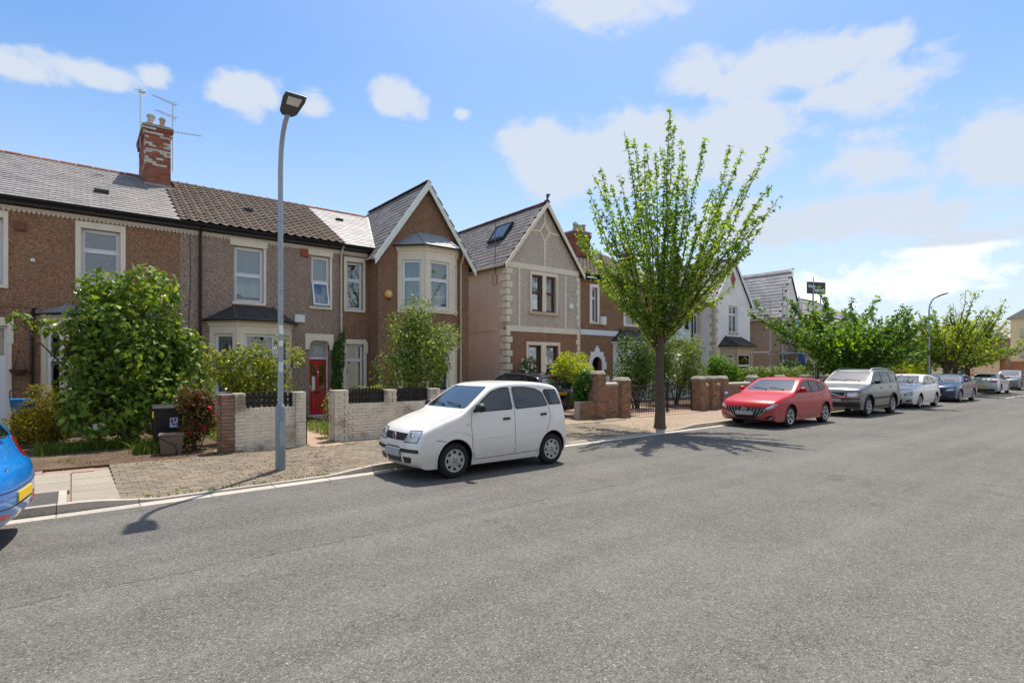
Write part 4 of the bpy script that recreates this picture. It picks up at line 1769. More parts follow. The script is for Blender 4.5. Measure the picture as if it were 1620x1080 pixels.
for a, b_, y, z in ((X0 - .05, X1 + .02, .035, 3.6), (X0 - .02, X1 + .02, .035, 6.5)):
    mb = MB()
    mb.box(a, b_, Y4 - y, Y4 - .001, z, z + .26)
    mb.build('band_course', 'masonry', H, bevel=.006)
mb = MB(F4)
for u in (15.98, 18.92):
    mb.box(u - .05, u + .05, 0, .03, 3.862, 6.498)
mb.box(XM - .045, XM + .045, 0, .03, 6.762, 7.95)
mb.box(XM - .045, XM + .045, 0, .03, 8.85, 9.5)
for sx in (-1, 1):
    mb.hexa([(XM + sx * .3, 0, 8.36), (XM + sx * 1.02, 0, 8.3), (XM + sx * 1.02, .028, 8.3), (XM + sx * .3, .028, 8.36),
             (XM + sx * .3, 0, 8.45), (XM + sx * .95, 0, 8.4), (XM + sx * .95, .028, 8.4), (XM + sx * .3, .028, 8.45)])
mb.build('strapwork', 'masonry', H)
mb = MB(F4)
mb.prism([(XM, 7.88), (XM + .36, 8.4), (XM, 8.92), (XM - .36, 8.4)], 0, .035, 'w')
pn = mb.build('diamond_panel', 'masonry', H)
mb = MB(F4)
mb.prism([(XM, 8.04), (XM + .25, 8.4), (XM, 8.76), (XM - .25, 8.4)], .035, .05, 'w')
for k in range(5):
    a = k * 1.2566
    mb.lathe((0, 0, 0), [(0, 0)], 3) if False else None
mb.build('relief', 'sandstone', pn)
mb = MB()
for k in range(6):
    a = k * math.pi / 3
    mb.lathe((XM + .11 * math.cos(a), Y4 - .05, 8.4 + .14 * math.sin(a)), [(.07, 0), (.055, -.03), (0, -.04)], 8, 'y')
mb.lathe((XM, Y4 - .05, 8.4), [(.06, 0), (.05, -.04), (0, -.05)], 8, 'y')
mb.build('rosette', 'sandstone', pn, 50)
# quoins: one block per course on the corner, wrapping round
for xq, sx in ((X0, -1), (X1, 1)):
    z = .3
    k = 0
    while z < 6.4:
        if not 3.45 < z < 3.8:
            w_, l_ = (.30, .42) if k % 2 else (.18, .62)
            mb = MB()
            q = .045
            if sx < 0:
                mb.box(xq - q, xq + w_, Y4 - q, Y4 + (.28 if k % 2 else .5), z, z + .27)
            else:
                mb.box(xq - w_ * .6, xq + q, Y4 - q, Y4 + .3, z, z + .27)
            mb.build('quoin', 'masonry', H, bevel=.02)
        z += .31
        k += 1
for (grp, z0, z1, t_) in ((up, 4.6, 6.3, .1), (lo, .95, 3.0, .12)):
    mb = MB(F4)
    a, b_ = grp[0][0], grp[1][1]
    mb.box(a - t_, a, -.02, .05, z0 - .1, z1 + .16)
    mb.box(b_, b_ + t_, -.02, .05, z0 - .1, z1 + .16)
    mb.box(grp[0][1], grp[1][0], -.1, .05, z0, z1)
    mb.box(a, b_, -.02, .05, z1, z1 + .16)
    mb.build('window_surround', 'masonry', H, bevel=.008)
    mb = MB(F4)
    mb.box(a - t_ - .05, b_ + t_ + .05, .0, .1, z0 - .16, z0 - .06)
    mb.build('sill', 'sandstone', H, bevel=.01)
    for o in grp:
        window(H, F4, *o, frame='brown_wood', rows=(.52,), depth=.12, curtain='curtain' if z0 > 4 else 'curtain_pair', sill=None, cfrac=.55 if z0 > 4 else 1)
mb = MB()
mb.lathe((19.28, Y4, 4.98), [(.17, 0), (.17, -.07), (.13, -.1), (0, -.1)], 6, 'y', math.pi / 6, 2 * math.pi + math.pi / 6)
mb.build('alarm_box', 'white_plastic', H)
roof = xz_roof(H, Y4 - .2, 29, X0 - .22, X1 + .22, ZE4 - .2, ZR4)
s4 = (ZR4 - ZE4 + .2) / ((X1 - X0) / 2 + .22)
lg = math.hypot((X1 - X0) / 2 + .22, ZR4 - ZE4 + .2)
vl = Vector(((X1 - X0) / 2 + .22, 0, ZR4 - ZE4 + .2)).normalized()
def keep4(c):
    return not (21.0 < c.y < 22.5 and 16.1 < c.x < 16.9)
pieces('slate', sld, roof_plane((X0 - .25, 29, ZE4 - .23), (0, -1, 0), vl, 29 - Y4 + .15, lg, .34, .26, None, rs), roof)
ridge_tiles(roof, (XM, Y4 - .2, ZR4 + .02), (XM, 29, ZR4 + .02), 'ridge_red')
# roof light
def onroof(x, y, h):
    k = (x - (X0 - .22)) * s4 + ZE4 - .2
    nx, nz = -vl.z, vl.x
    return (x + nx * h, y, k + nz * h)
xa, xb = 16.25, 16.95
mb = MB()
for (ya, yb, x0_, x1_) in ((21.0, 21.08, xa, xb), (22.2, 22.28, xa, xb), (21.08, 22.2, xa, xa + .06), (21.08, 22.2, xb - .06, xb)):
    mb.hexa([onroof(x0_, ya, .02), onroof(x1_, ya, .02), onroof(x1_, yb, .02), onroof(x0_, yb, .02),
             onroof(x0_, ya, .14), onroof(x1_, ya, .2), onroof(x1_, yb, .2), onroof(x0_, yb, .14)])
rl = mb.build('roof_light', 'gutter', roof)
mb = MB()
mb.hexa([onroof(xa + .06, 21.08, .1), onroof(xb - .06, 21.08, .15), onroof(xb - .06, 22.2, .15), onroof(xa + .06, 22.2, .1),
         onroof(xa + .06, 21.08, .115), onroof(xb - .06, 21.08, .165), onroof(xb - .06, 22.2, .165), onroof(xa + .06, 22.2, .115)])
mb.build('pane', 'car_glass_pale', rl)
for sx in (-1, 1):
    mb = MB()
    xe = XM + sx * ((X1 - X0) / 2 + .26)
    ze = ZR4 - abs(xe - XM) * s4
    mb.prism([(XM, ZR4 + .06), (XM, ZR4 - .2), (xe - sx * .02, ze - .16), (xe, ze + .06)], Y4 - .25, Y4 - .205, 'w')
    mb.build('bargeboard', 'masonry', H)
mb = MB()
mb.tube([(XM, Y4 - .2, ZR4), (XM, Y4 - .2, ZR4 + .28)], [.06, .04], 8)
mb.tube([(XM, Y4 - .2, ZR4 + .25), (XM + .03, Y4 - .2, ZR4 + .36), (XM + .16, Y4 - .2, ZR4 + .42)], [.06, .09, .03], 8)
mb.tube([(XM - .16, Y4 - .2, ZR4 + .03), (XM, Y4 - .2, ZR4 + .14), (XM + .14, Y4 - .2, ZR4 + .03)], .05, 6)
mb.build('finial', 'ridge_dark', roof, 50)
gutter_run(H, (X0 - .27, Y4 - .1, ZE4 - .22), (X0 - .27, 29, ZE4 - .22), .06, 'pipe_cream')
mb = MB()
x_ = X0 - .03
mb.tube([(x_ - .1, 20.2, 6.4), (x_ - .1, 20.2, 8.6)], .02, 6)
mb.tube([(x_ - .25, 20.2, 5.75), (x_ - .25, 20.2, 6.2), (x_ - .02, 20.2, 6.2), (x_ - .02, 20.2, 5.75), (x_ - .25, 20.2, 5.75)], .018, 6)
mb.tube([(x_ - .1, 20.2, 6.2), (x_ - .1, 20.2, 6.5)], .02, 6)
mb.build('flue_bracket', 'ridge_red', H)
# recess with the brown sash and the arched porch of this house
mb = MB(F0)
wall_sheet(mb, 19.832, 21.1, -.05, 6.75, [(20.25, 20.78, 4.4, 6.25), (20.2, 20.85, .1, 2.5)])
mb.build('porch_wall', 'render_pink', H)
surround(H, F0, 20.25, 20.78, 4.4, 6.25, .12, .2)
window(H, F0, 20.25, 20.78, 4.4, 6.25, frame='brown_wood', rows=(.5,), sill='masonry')


def stepped_arch(house, fr, uc, w, zs, mname):
    """white stepped blocks round a round-headed doorway"""
    mb = MB(fr)
    n = 10
    pts = [(uc + w * math.cos(math.pi * k / n), zs + w * math.sin(math.pi * k / n)) for k in range(n + 1)]
    steps = [(w + .34, zs - .3), (w + .34, zs + .12), (w + .22, zs + .12), (w + .22, zs + .42), (w + .1, zs + .42), (w + .1, zs + .66), (.18, zs + .66), (.18, zs + .86), (.08, zs + .86), (.08, zs + .98)]
    outer = [(uc + a, z) for a, z in steps] + [(uc - a, z) for a, z in steps[::-1]]
    # build as two halves so that every polygon stays simple
    for s in (1, -1):
        arch = [(uc + s * w * math.cos(math.pi / 2 * k / 6), zs + w * math.sin(math.pi / 2 * k / 6)) for k in range(7)]
        out = [(uc + s * a, z) for a, z in steps] + [(uc, zs + .98)]
        mb.prism([(uc + s * w, zs - .3)] + out + arch[::-1], 0, .07, 'w')
        mb.prism([(uc + s * w, .15), (uc + s * (w + .18), .15), (uc + s * (w + .18), zs - .302), (uc + s * w, zs - .302)], 0, .06, 'w')
    mb.build('arch_surround', mname, house, bevel=.008)
    mb = MB(fr)
    mb.box(uc - w, uc + w, -.9, -.85, .1, zs + w)
    mb.build('porch_door', 'curtain_dark', house)


stepped_arch(H, F0, 20.52, .33, 2.2, 'masonry')

# ---- brown house right of it, white arch and bay
H = thing('terraced_house', 'brown pebbledash house with white stepped arch, white bay and grey tiled roof', 'house', (24.2, FY, 0))
ops = [(21.95, 22.4, 4.42, 6.3), (24.75, 25.75, 4.4, 6.25), (21.95, 22.75, .1, 2.55)]
mb = MB(F0)
wall_sheet(mb, 21.102, 27.8, -.05, 6.75, ops)
mb2 = MB()
shell(mb2, 21.102, 27.8, FY + .29, 28.6, 6.7)
b = len(mb.v)
mb.v += mb2.v
mb.f += [tuple(i + b for i in f) for f in mb2.f]
mb.m += mb2.m
mb.build('wall', 'peb_brown', H)
surround(H, F0, 21.95, 22.4, 4.42, 6.3, .15, .18, 'masonry_white')
surround(H, F0, 24.75, 25.75, 4.4, 6.25, .16, .18, 'masonry_white')
window(H, F0, 21.95, 22.4, 4.42, 6.3, rows=(.7,))
window(H, F0, 24.75, 25.75, 4.4, 6.25, rows=(.62,), curtain='blind')
mb = MB(F0)
mb.box(21.102, 27.8, 0, .03, 3.72, 4.0)
mb.build('band_course', 'render_blue', H)
mb = MB(F0)
mb.box(22.58, 22.95, 0, .2, 4.3, 4.75)
mb.build('meter_box', 'white_plastic', H, bevel=.02)
mb = MB(F0)
mb.box(23.0, 23.35, 0, .08, .95, 1.5)
mb.build('meter_box', 'white_plastic', H, bevel=.015)
stepped_arch(H, F0, 22.35, .4, 2.15, 'masonry_white')
canted_bay(H, 23.7, 24.25, 26.0, 26.6, FY, 19.75, 0, 3.35, 'masonry_white', None, (.68,), wz=[(.9, 2.9)], roof=(4.15, 'felt'), curt='curtain_dark', sides=(0, 1, 0))
mb = MB()
mb.box(19.9, 27.8, YE + .03, FY - .002, ZE + .08, ZE + .14)
mb.build('soffit', 'black_paint', H)
gutter_run(H, (19.9, YE - .03, ZE + .26), (27.8, YE - .03, ZE + .26))
roof = yz_roof(H, 19.9, 27.9, YE, ZE + .26, YR, ZR + .26)
tl2 = slate_mesh('roof_tile', .30, .33, 'tile_brown', 'tile')
s4b = s4
pieces('roof_tile', tl2, roof_plane((19.9, YE - .05, ZE + .26), (1, 0, 0), VM, 7.9, LM, .30, .33, lambda c: not (c.x < XM + (ZR4 - c.z) / s4 + .1 and c.x < X1 + .3 - 0 and c.z < ZR4 - (c.x - XM) * s4), rs, 'tile'), roof, 200)
ridge_tiles(roof, (20, YR, ZR + .29), (27.9, YR, ZR + .29))
chimney(H, 23.8, 25.0, 23.6, 24.6, 8.55, 10.2, [(24.05, 23.95, .5, .13, 'pot'), (24.45, 23.95, .42, .13, 'pot'), (24.8, 23.95, .5, .13, 'pot')], False, 4)

# ---- white pair: flat-fronted half
H = thing('semi_detached_house', 'white and pale blue rendered half of a pair with open dark casement', 'house', (30.4, FY, 0))
ops = [(30.55, 31.15, 4.4, 6.05), (31.62, 32.15, 4.1, 6.1)]
mb = MB(F0)
wall_sheet(mb, 28.6, 31.3, -.05, 6.5, ops[:1])
shell(mb, 28.6, 31.3, -8, -.3, 6.4)
mb.build('wall', 'render_blue', H)
mb = MB(F0)
wall_sheet(mb, 31.302, 32.4, -.05, 6.5, ops[1:])
mb.build('recess_wall', 'render_pink', H)
window(H, F0, *ops[0], frame='gutter', rows=(.45,), openrow=1, curtain='curtain_dark')
window(H, F0, *ops[1], rows=(.68,), curtain='curtain_dark')
pipe(H, [(31.3, FY - .3, 6.5), (31.3, FY - .08, 6.2), (31.3, FY - .08, .15)], .05, 'gutter')
gutter_run(H, (28.5, YE - .03, 6.55), (32.3, YE - .03, 6.55))
roof = yz_roof(H, 28.5, 32.4, YE, 6.55, YR, 9.0)
sl6 = slate_mesh('slate', .33, .27, 'slate', 'slate')
pieces('slate', sl6, roof_plane((28.5, YE - .05, 6.55), (1, 0, 0), VM, 4.0, LM, .33, .27, None, rs), roof, 150)
canted_bay(H, 28.9, 29.3, 30.2, 30.6, FY, 19.9, 0, 3.1, 'masonry_white', None, (.65,), wz=[(.9, 2.7)], roof=(3.7, 'felt'), curt='curtain', sides=(0, 1, 0))

# ---- white gabled half
H = thing('semi_detached_house', 'white gabled house with brown diamond and sandstone bay beside the scaffolding', 'house', (34.6, 19.6, 0))
Y7 = 19.6
F7 = Fr(0, Y7)
X0, X1, ZE7, ZR7 = 32.4, 36.85, 6.35, 9.25
XM = (X0 + X1) / 2
mb = MB(F7)
wall_sheet(mb, X0, X1, -.05, ZE7, [(34.1, 35.2, 4.3, 6.1)])
mb.prism([(X0, ZE7), (X1, ZE7), (XM, ZR7 - .1)], -.28, 0, 'w')
mb.box(X0, X0 + .2, -9, -.281, -.05, ZE7)
mb.box(X1 - .2, X1, -9, -.281, -.05, ZE7)
mb.build('wall', 'render_white', H)
window(H, F7, 34.1, 35.2, 4.3, 6.1, rows=(.68,), cols=(.5,), curtain='curtain_dark', sill='sandstone')
mb = MB(F7)
mb.prism([(XM, 7.35), (XM + .3, 7.9), (XM, 8.45), (XM - .3, 7.9)], 0, .03, 'w')
mb.build('diamond_panel', 'ridge_red', H)
z, k = .4, 0
while z < 6.2:
    mb = MB()
    mb.box(X0 - .04, X0 + (.32 if k % 2 else .2), Y7 - .04, Y7 + (.2 if k % 2 else .36), z, z + .26)
    mb.build('quoin', 'sandstone', H, bevel=.02)
    z += .3
    k += 1
canted_bay(H, 33.0, 33.6, 35.6, 36.3, Y7, 18.75, 0, 3.35, 'sandstone', None, (.6,), wz=[(.95, 2.85)], roof=(4.05, 'felt'), curt='curtain')
roof = xz_roof(H, Y7 - .12, 27, X0 - .18, X1 + .18, ZE7 - .16, ZR7)
vl = Vector(((X1 - X0) / 2 + .18, 0, ZR7 - ZE7 + .16))
pieces('slate', sl6, roof_plane((X0 - .2, 27, ZE7 - .19), (0, -1, 0), vl, 27 - Y7, vl.length, .36, .29, None, rs), roof, 250)
ridge_tiles(roof, (XM, Y7 - .1, ZR7), (XM, 27, ZR7))
for sx in (-1, 1):
    mb = MB()
    xe = XM + sx * ((X1 - X0) / 2 + .2)
    ze = ZE7 - .18
    mb.prism([(XM, ZR7 + .05), (XM, ZR7 - .16), (xe, ze - .14), (xe, ze + .05)], Y7 - .16, Y7 - .115, 'w')
    mb.build('bargeboard', 'masonry_white', H)
gutter_run(H, (X0 - .22, Y7 - .1, ZE7 - .2), (X0 - .22, 27, ZE7 - .2))
chimney(H, 29.6, 30.4, 24.4, 25.0, 8.7, 9.7, [(30.0, 24.7, .4, .13, 'pot')], False, 6)

# ---- house wrapped in scaffolding
H = thing('gabled_house', 'brown rendered house behind scaffolding with large pale slate roof', 'house', (42.7, 19.5, 0))
Y8 = 19.5
F8 = Fr(0, Y8)
X0, X1, ZE8, ZR8 = 41.0, 44.4, 5.75, 9.2
XM = (X0 + X1) / 2
mb = MB(F8)
wall_sheet(mb, X0, X1, -.05, ZE8, [(42.0, 43.2, 3.9, 5.4)])
mb.box(X0, X0 + .2, -10, -.281, -.05, ZE8)
mb.box(X1 - .2, X1, -10, -.281, -.05, ZE8)
mb.build('wall', 'far_brown', H)
mb = MB(F8)
mb.prism([(X0, ZE8), (X1, ZE8), (XM, ZR8 - .1)], -.28, 0, 'w')
mb.build('gable', 'render_white', H)
window(H, F8, 42.0, 43.2, 3.9, 5.4, curtain='curtain_dark')
roof = xz_roof(H, Y8 - .1, 29, X0 - .3, X1 + .2, ZE8 - .1, ZR8)
vl = Vector((XM - X0 + .25, 0, ZR8 - ZE8 + .1))
slr = slate_mesh('slate', .5, .3, 'slate_pale', 'slate')
pieces('slate', slr, roof_plane((X0 - .3, 29, ZE8 - .08), (0, -1, 0), vl, 29 - Y8, vl.length, .5, .3, None, rs), roof, 250)
ridge_tiles(roof, (XM, Y8 - .1, ZR8), (XM, 29, ZR8))
mb = MB()
mb.prism([(38.4, 5.5), (X0 - .02, 5.5), (X0 - .02, 6.9)], 22.5, 22.8, 'w')
mb.box(38.4, X0 - .02, 22.5, 22.8, 0, 5.5)
mb.build('annexe_wall', 'peb_dark', H)
mb = MB()
mb.bar((38.1, 22.4, 5.45), (X0, 22.4, 7.05), .5, .08)
mb.build('annexe_roof', 'slate_dark', H)
chimney(H, 45.3, 46.2, 21.0, 21.7, 6.0, 9.0, [(45.5, 21.3, .5, .14, 'pot'), (45.95, 21.3, .5, .14, 'pot')], False, 8, 'brick_brown')
aerial('aerial', 'grey aerial on chimney beside the scaffolded gable', (46.3, 21.0, 8.0), 2.2, [(2.1, .3, .7), (1.6, 2.5, .6)])

# ---- the row beyond with white bays
H = thing('terraced_house', 'cream rendered house with white ground floor bays behind the rounded street tree', 'house', (52, FY, 0))
mb = MB(F0)
wall_sheet(mb, 44.5, 60, -.05, 6.2, [(47, 48.4, 4.0, 5.6), (51, 52.4, 4.0, 5.6), (55.5, 57, 4, 5.6)])
shell(mb, 44.5, 60, -9, -.3, 6.2)
mb.build('wall', 'flat_peach', H)
for a, b_ in ((47, 48.4), (51, 52.4), (55.5, 57)):
    window(H, F0, a, b_, 4.0, 5.6, cols=(.5,), curtain='curtain_dark')
for x in (46.6, 50.8, 55.0):
    canted_bay(H, x, x + .6, x + 2.4, x + 3.0, FY, 19.7, 0, 3.0, 'masonry_white', None, (.7,), wz=[(.8, 2.6)], roof=(3.5, 'felt'), curt='curtain_dark')
roof = yz_roof(H, 44.4, 60.1, YE, 6.3, YR, 8.7)
slz = slate_mesh('slate', .5, .4, 'slate', 'slate')
pieces('slate', slz, roof_plane((44.4, YE - .05, 6.3), (1, 0, 0), Vector((0, 4.5, 2.4)), 15.6, 5.1, .5, .4, None, rs), roof, 0)
ridge_tiles(roof, (44.4, YR, 8.75), (60, YR, 8.75))
sg = thing('shop_sign', 'dark roof-top sign board with white lettering beyond the scaffolding', 'sign', (59.7, 24.7, 8.6))
mb = MB()
FS = Fr(59.7, 24.7, R(-22))
mb.fr = FS
mb.box(-1.1, 1.15, -.08, .08, 9.55, 10.75)
bd = mb.build('board', 'sign_dark', sg)
mb = MB(FS)
mb.tube([(-.4, 0, 8.4), (-.4, 0, 9.6)], .05, 6)
mb.tube([(.6, 0, 8.4), (.6, 0, 9.6)], .05, 6)
mb.build('post', 'galv_dark', sg)
lettering('Dean', .42, FS, -.6, .085, 10.3, 'masonry_white', bd, .012)
lettering('Tebbing', .46, FS, .25, .085, 9.92, 'masonry_white', bd, .012)

# ---- buildings across the end of the street
FE = Fr(106, 17.2, -math.pi / 2)
H = thing('apartment_block', 'yellow rendered three storey flats on orange brick ground floor at street end', 'building', (108, 6, 0))
mb = MB(FE)
wins = []
for u in (1.6, 5.2, 8.8, 12.4):
    for z in (3.6, 6.4):
        wins.append((u, u + 1.7, z, z + 2.0))
wall_sheet(mb, 0, 24, 2.9, 9.0, wins)
mb.box(0, .3, -9, -.3, 2.9, 9.0)
mb.build('upper_wall', 'flat_yellow', H)
mb = MB(FE)
gw = [(u, u + 1.4, .9, 2.4) for u in (1.5, 5.2, 8.8)]
wall_sheet(mb, 0, 24, -.05, 2.9, gw)
mb.box(0, .3, -9, -.3, -.05, 2.9)
mb.build('lower_wall', 'flat_brick', H)
for o in wins:
    window(H, FE, *o, rows=(), cols=(.5,), curtain='curtain_dark', t=.09, sill=None)
    bal = MB(FE)
    bal.box(o[0] - .5, o[1] + .2, 0, .55, o[2] - .12, o[2])
    for k in range(12):
        u = o[0] - .48 + (o[1] - o[0] + .66) * k / 11
        bal.box(u - .015, u + .015, .5, .54, o[2], o[2] + 1.05)
    bal.box(o[0] - .5, o[1] + .2, .49, .55, o[2] + 1.05, o[2] + 1.1)
    bal.build('balcony', 'galv_dark', H)
for o in gw:
    window(H, FE, *o, rows=(), cols=(.5,), curtain='curtain_dark', t=.1, sill=None)
mb = MB(FE)
mb.prism([(-.5, 9.0), (24.5, 9.0), (22, 11.0), (2.5, 11.0)], -9, .5, 'w')
mb.build('roof', 'far_grey', H)
FB = Fr(103.5, 31, -math.pi / 2)
H = thing('low_building', 'long low peach rendered shop range at the end of the street', 'building', (105, 24, 0))
mb = MB(FB)
wall_sheet(mb, -14, 13.0, 0, 3.1, [(1.5, 5.2, .9, 2.0), (6.2, 9.5, .3, 2.2), (-7, -3, .9, 2.2)])
mb.box(-14, 13, -5, -4.8, 0, 3.1)
mb.build('wall', 'flat_peach', H)
for o, c in (((1.5, 5.2, .9, 2.0), 'curtain_dark'), ((6.2, 9.5, .3, 2.2), 'curtain_dark'), ((-7, -3, .9, 2.2), 'curtain_dark')):
    window(H, FB, *o, rows=(), cols=(.33, .66), curtain=c, t=.1, sill=None)
mb = MB(FB)
mb.box(-14.2, 13.0, -5, .25, 3.1, 3.3)
mb.build('roof', 'ridge_dark', H)
H = thing('grey_house', 'grey gabled houses standing beyond the low peach range', 'house', (118, 30, 0))
FC = Fr(116, 36, -math.pi / 2)
mb = MB(FC)
wall_sheet(mb, 0, 22, 0, 6.6, [(6, 7.6, 4.4, 5.8), (13, 14.5, 4.4, 5.8)])
mb.build('wall', 'far_brown', H)
for o in ((6, 7.6, 4.4, 5.8), (13, 14.5, 4.4, 5.8)):
    window(H, FC, *o, rows=(), curtain='curtain_dark', t=.14, sill=None)
mb = MB()
mb.prism([(115.6, 6.6), (121, 9.6), (126, 6.6)], 14, 36.3, 'w')
mb.build('roof', 'far_grey', H)
mb = MB(FC)
mb.prism([(9.5, 6.62), (17.5, 6.62), (13.5, 9.2)], -1, .3, 'w')
mb.build('gable', 'masonry_white', H)
W = thing('boundary_wall', 'low orange brick wall in front of the yellow flats', 'wall', (102, 16, 0))
mb = MB()
mb.box(101.0, 101.3, -6, 21, -.02, 1.15)
mb.build('brickwork', 'flat_brick', W)
mb = MB()
mb.box(100.96, 101.34, -6, 21, 1.15, 1.24)
mb.build('coping', 'flat_brick', W)
struct_p = MB()
struct_p.box(97.5, 108, -60, 60, -.04, .1)
struct(struct_p.build('far_pavement', 'concrete_pale'))
aerial('aerial', 'grey triple aerial on mast at right of the red brick chimney', (2.92, 24.1, 9.3), 2.6, [(2.55, 3.6, .75), (2.05, 3.6, .65), (1.5, -.25, .95)])
aerial('aerial', 'tall thin whip aerial at left of the red brick chimney', (1.98, 24.9, 10.2), 2.2, [(2.15, 1.0, .22)])
# ---------------------------------------------------------------- cars
def round_poly(pts, r, n=3):
    out = []
    m = len(pts)
    for i in range(m):
        p0, p, p1 = Vector(pts[i - 1]), Vector(pts[i]), Vector(pts[(i + 1) % m])
        a, b = (p0 - p), (p1 - p)
        k = min(r, a.length * .45, b.length * .45)
        a, b = p + a.normalized() * k, p + b.normalized() * k
        for j in range(n + 1):
            t = j / n
            out.append(tuple(a * (1 - t) ** 2 + p * 2 * t * (1 - t) + b * t * t))
    return out


class Car:
    """body = loft of cross-sections between a top profile and a bottom profile; trim pieces are laid on its surface"""
    def __init__(s, name, label, loc, rot, sp, paint, cat='car', group='cars parked along the street'):
        s.sp, s.paint = sp, paint
        s.root = thing(name, label, cat, loc, group)
        s.root.rotation_euler = (0, 0, rot)
        s.zs = sp.get('zs', 1.09)
        s.root.scale = (1, sp.get('ys', 1.03), s.zs)
        s.W = sp['W'] / 2
        s.off = Vector((sp['fo'] + sp['wb'] / 2, 0, 0))
        s.body()

    def halfw(s, x, z):
        sp = s.sp
        L, H = sp['L'], sp['H']
        tf = max(0, 1 - x / (sp['fo'] * 1.15))
        tr = max(0, 1 - (L - x) / (.85))
        plan = 1 - sp.get('nf', .12) * tf ** 2.2 - sp.get('nr', .07) * tr ** 2
        belt = sp['belt']
        if z < belt:
            k = z / belt
            side = lerp_tab([(0, .90), (.2, .945), (.42, .995), (.6, 1.0), (.78, .992), (.92, .975), (1.0, .955)], k)
        else:
            k = (z - belt) / (H - belt)
            side = .955 - sp.get('tum', .2) * (k ** 1.1)
        return s.W * plan * side

    def body(s):
        sp = s.sp
        ctl = sp['prof']
        st = []
        for a, b in zip(ctl, ctl[1:]):
            n = max(2, int(max(math.hypot(b[0] - a[0], b[1] - a[1]), math.hypot(b[2] - a[2], b[3] - a[3])) / .06))
            for i in range(n):
                st.append([p + (q - p) * i / n for p, q in zip(a, b)])
        st.append(list(ctl[-1]))
        for _ in range(sp.get('smooth', 3)):
            st = [st[0]] + [[(a[k] + 2 * b[k] + c[k]) / 4 for k in range(6)] for a, b, c in zip(st, st[1:], st[2:])] + [st[-1]]
        for q in (st[0], st[-1]):
            q[3] = q[1] - .006
        nt, nc, ns, nb = 7, 4, 16, 3
        L = sp['L']
        V, F = [], []
        rings = []
        for xt, zt, xb, zb, r, cr in st:
            H = max(zt - zb, .002)
            r = min(r, H * .45)
            sec = []
            def X(z):
                k = (z - zb) / H
                return xb + (xt - xb) * min(max(k, 0), 1)
            zc = zt - cr - r
            wt_ = s.halfw(X(zc), max(zc, .05))
            for k in range(nt + 1):
                y = (wt_ - r) * k / nt
                sec.append((y, zt - cr * (y / max(wt_, .01)) ** 2))
            zz = sec[-1][1]
            for k in range(1, nc + 1):
                a = math.pi / 2 * k / nc
                sec.append((wt_ - r + r * math.sin(a), zz - r + r * math.cos(a)))
            z1 = sec[-1][1]
            for k in range(1, ns + 1):
                z = z1 + (zb - z1) * k / ns
                sec.append((s.halfw(X(z), max(z, .05)), z))
            wb_ = sec[-1][0]
            for k in range(1, nb + 1):
                sec.append((wb_ * (1 - k / nb), zb - .0))
            ring = []
            def bend(y, z):
                x = X(z)
                q = abs(y) / s.W
                ff = max(0, 1 - x / sp['bfl'])
                rr = max(0, 1 - (L - x) / .9)
                return x + sp.get('bf', .26) * q ** 2.4 * ff - sp.get('br', .14) * q ** 2.6 * rr
            for y, z in sec:
                ring.append((bend(y, z), -y, z))
            for y, z in sec[-2:0:-1]:
                ring.append((bend(y, z), y, z))
            rings.append(ring)
        m = len(rings[0])
        for rg in rings:
            V += [(a - s.off.x, b, c) for a, b, c in rg]
        for i in range(len(rings) - 1):
            for k in range(m):
                a, b = i * m + k, i * m + (k + 1) % m
                F.append((a, b, b + m, a + m))
        F.append(tuple(range(m))[::-1])
        F.append(tuple(range(len(V) - m, len(V))))
        me = bpy.data.meshes.new('body')
        me.from_pydata(V, [], F)
        bm = bmesh.new()
        bm.from_mesh(me)
        bmesh.ops.remove_doubles(bm, verts=bm.verts, dist=.0008)
        bmesh.ops.dissolve_degenerate(bm, dist=.0005, edges=bm.edges)
        bmesh.ops.recalc_face_normals(bm, faces=bm.faces)
        bm.to_mesh(me)
        s.bvh = BVHTree.FromBMesh(bm)
        bm.free()
        me.materials.append(M[s.paint])
        me.materials.append(M['under'])
        me.polygons.foreach_set('use_smooth', [True] * len(me.polygons))
        o = put('body', me, s.root)
        # wheel arches
        ra = sp['ra']
        cut = MB()
        for xw in (-sp['wb'] / 2, sp['wb'] / 2):
            for sg_ in (-1, 1):
                y0, y1 = sorted((sg_ * (s.W - .3), sg_ * (s.W + .2)))
                n = 40
                A = [cut.p(xw + s.zs * ra * math.cos(2 * math.pi * k / n), y0, sp['rw'] + .02 + ra * math.sin(2 * math.pi * k / n)) for k in range(n)]
                B = [cut.p(xw + s.zs * ra * math.cos(2 * math.pi * k / n), y1, sp['rw'] + .02 + ra * math.sin(2 * math.pi * k / n)) for k in range(n)]
                cut.face(*A)
                cut.face(*B[::-1])
                for k in range(n):
                    j = (k + 1) % n
                    cut.face(A[j], A[k], B[k], B[j])
        cme = cut.mesh('cut', Vector(), 'under')
        co = put('cut', cme, s.root)
        md = o.modifiers.new('b', 'BOOLEAN')
        md.operation = 'DIFFERENCE'
        md.solver = 'EXACT'
        md.object = co
        try:
            md.material_mode = 'TRANSFER'
        except Exception:
            pass
        dg = bpy.context.evaluated_depsgraph_get()
        nm = bpy.data.meshes.new_from_object(o.evaluated_get(dg))
        o.modifiers.clear()
        o.data = nm
        bpy.data.objects.remove(co)
        nm.name = 'body'
        # the cutter's faces (inside the arches) are the unpainted ones
        nm.materials.clear()
        nm.materials.append(M[s.paint])
        nm.materials.append(M['under'])
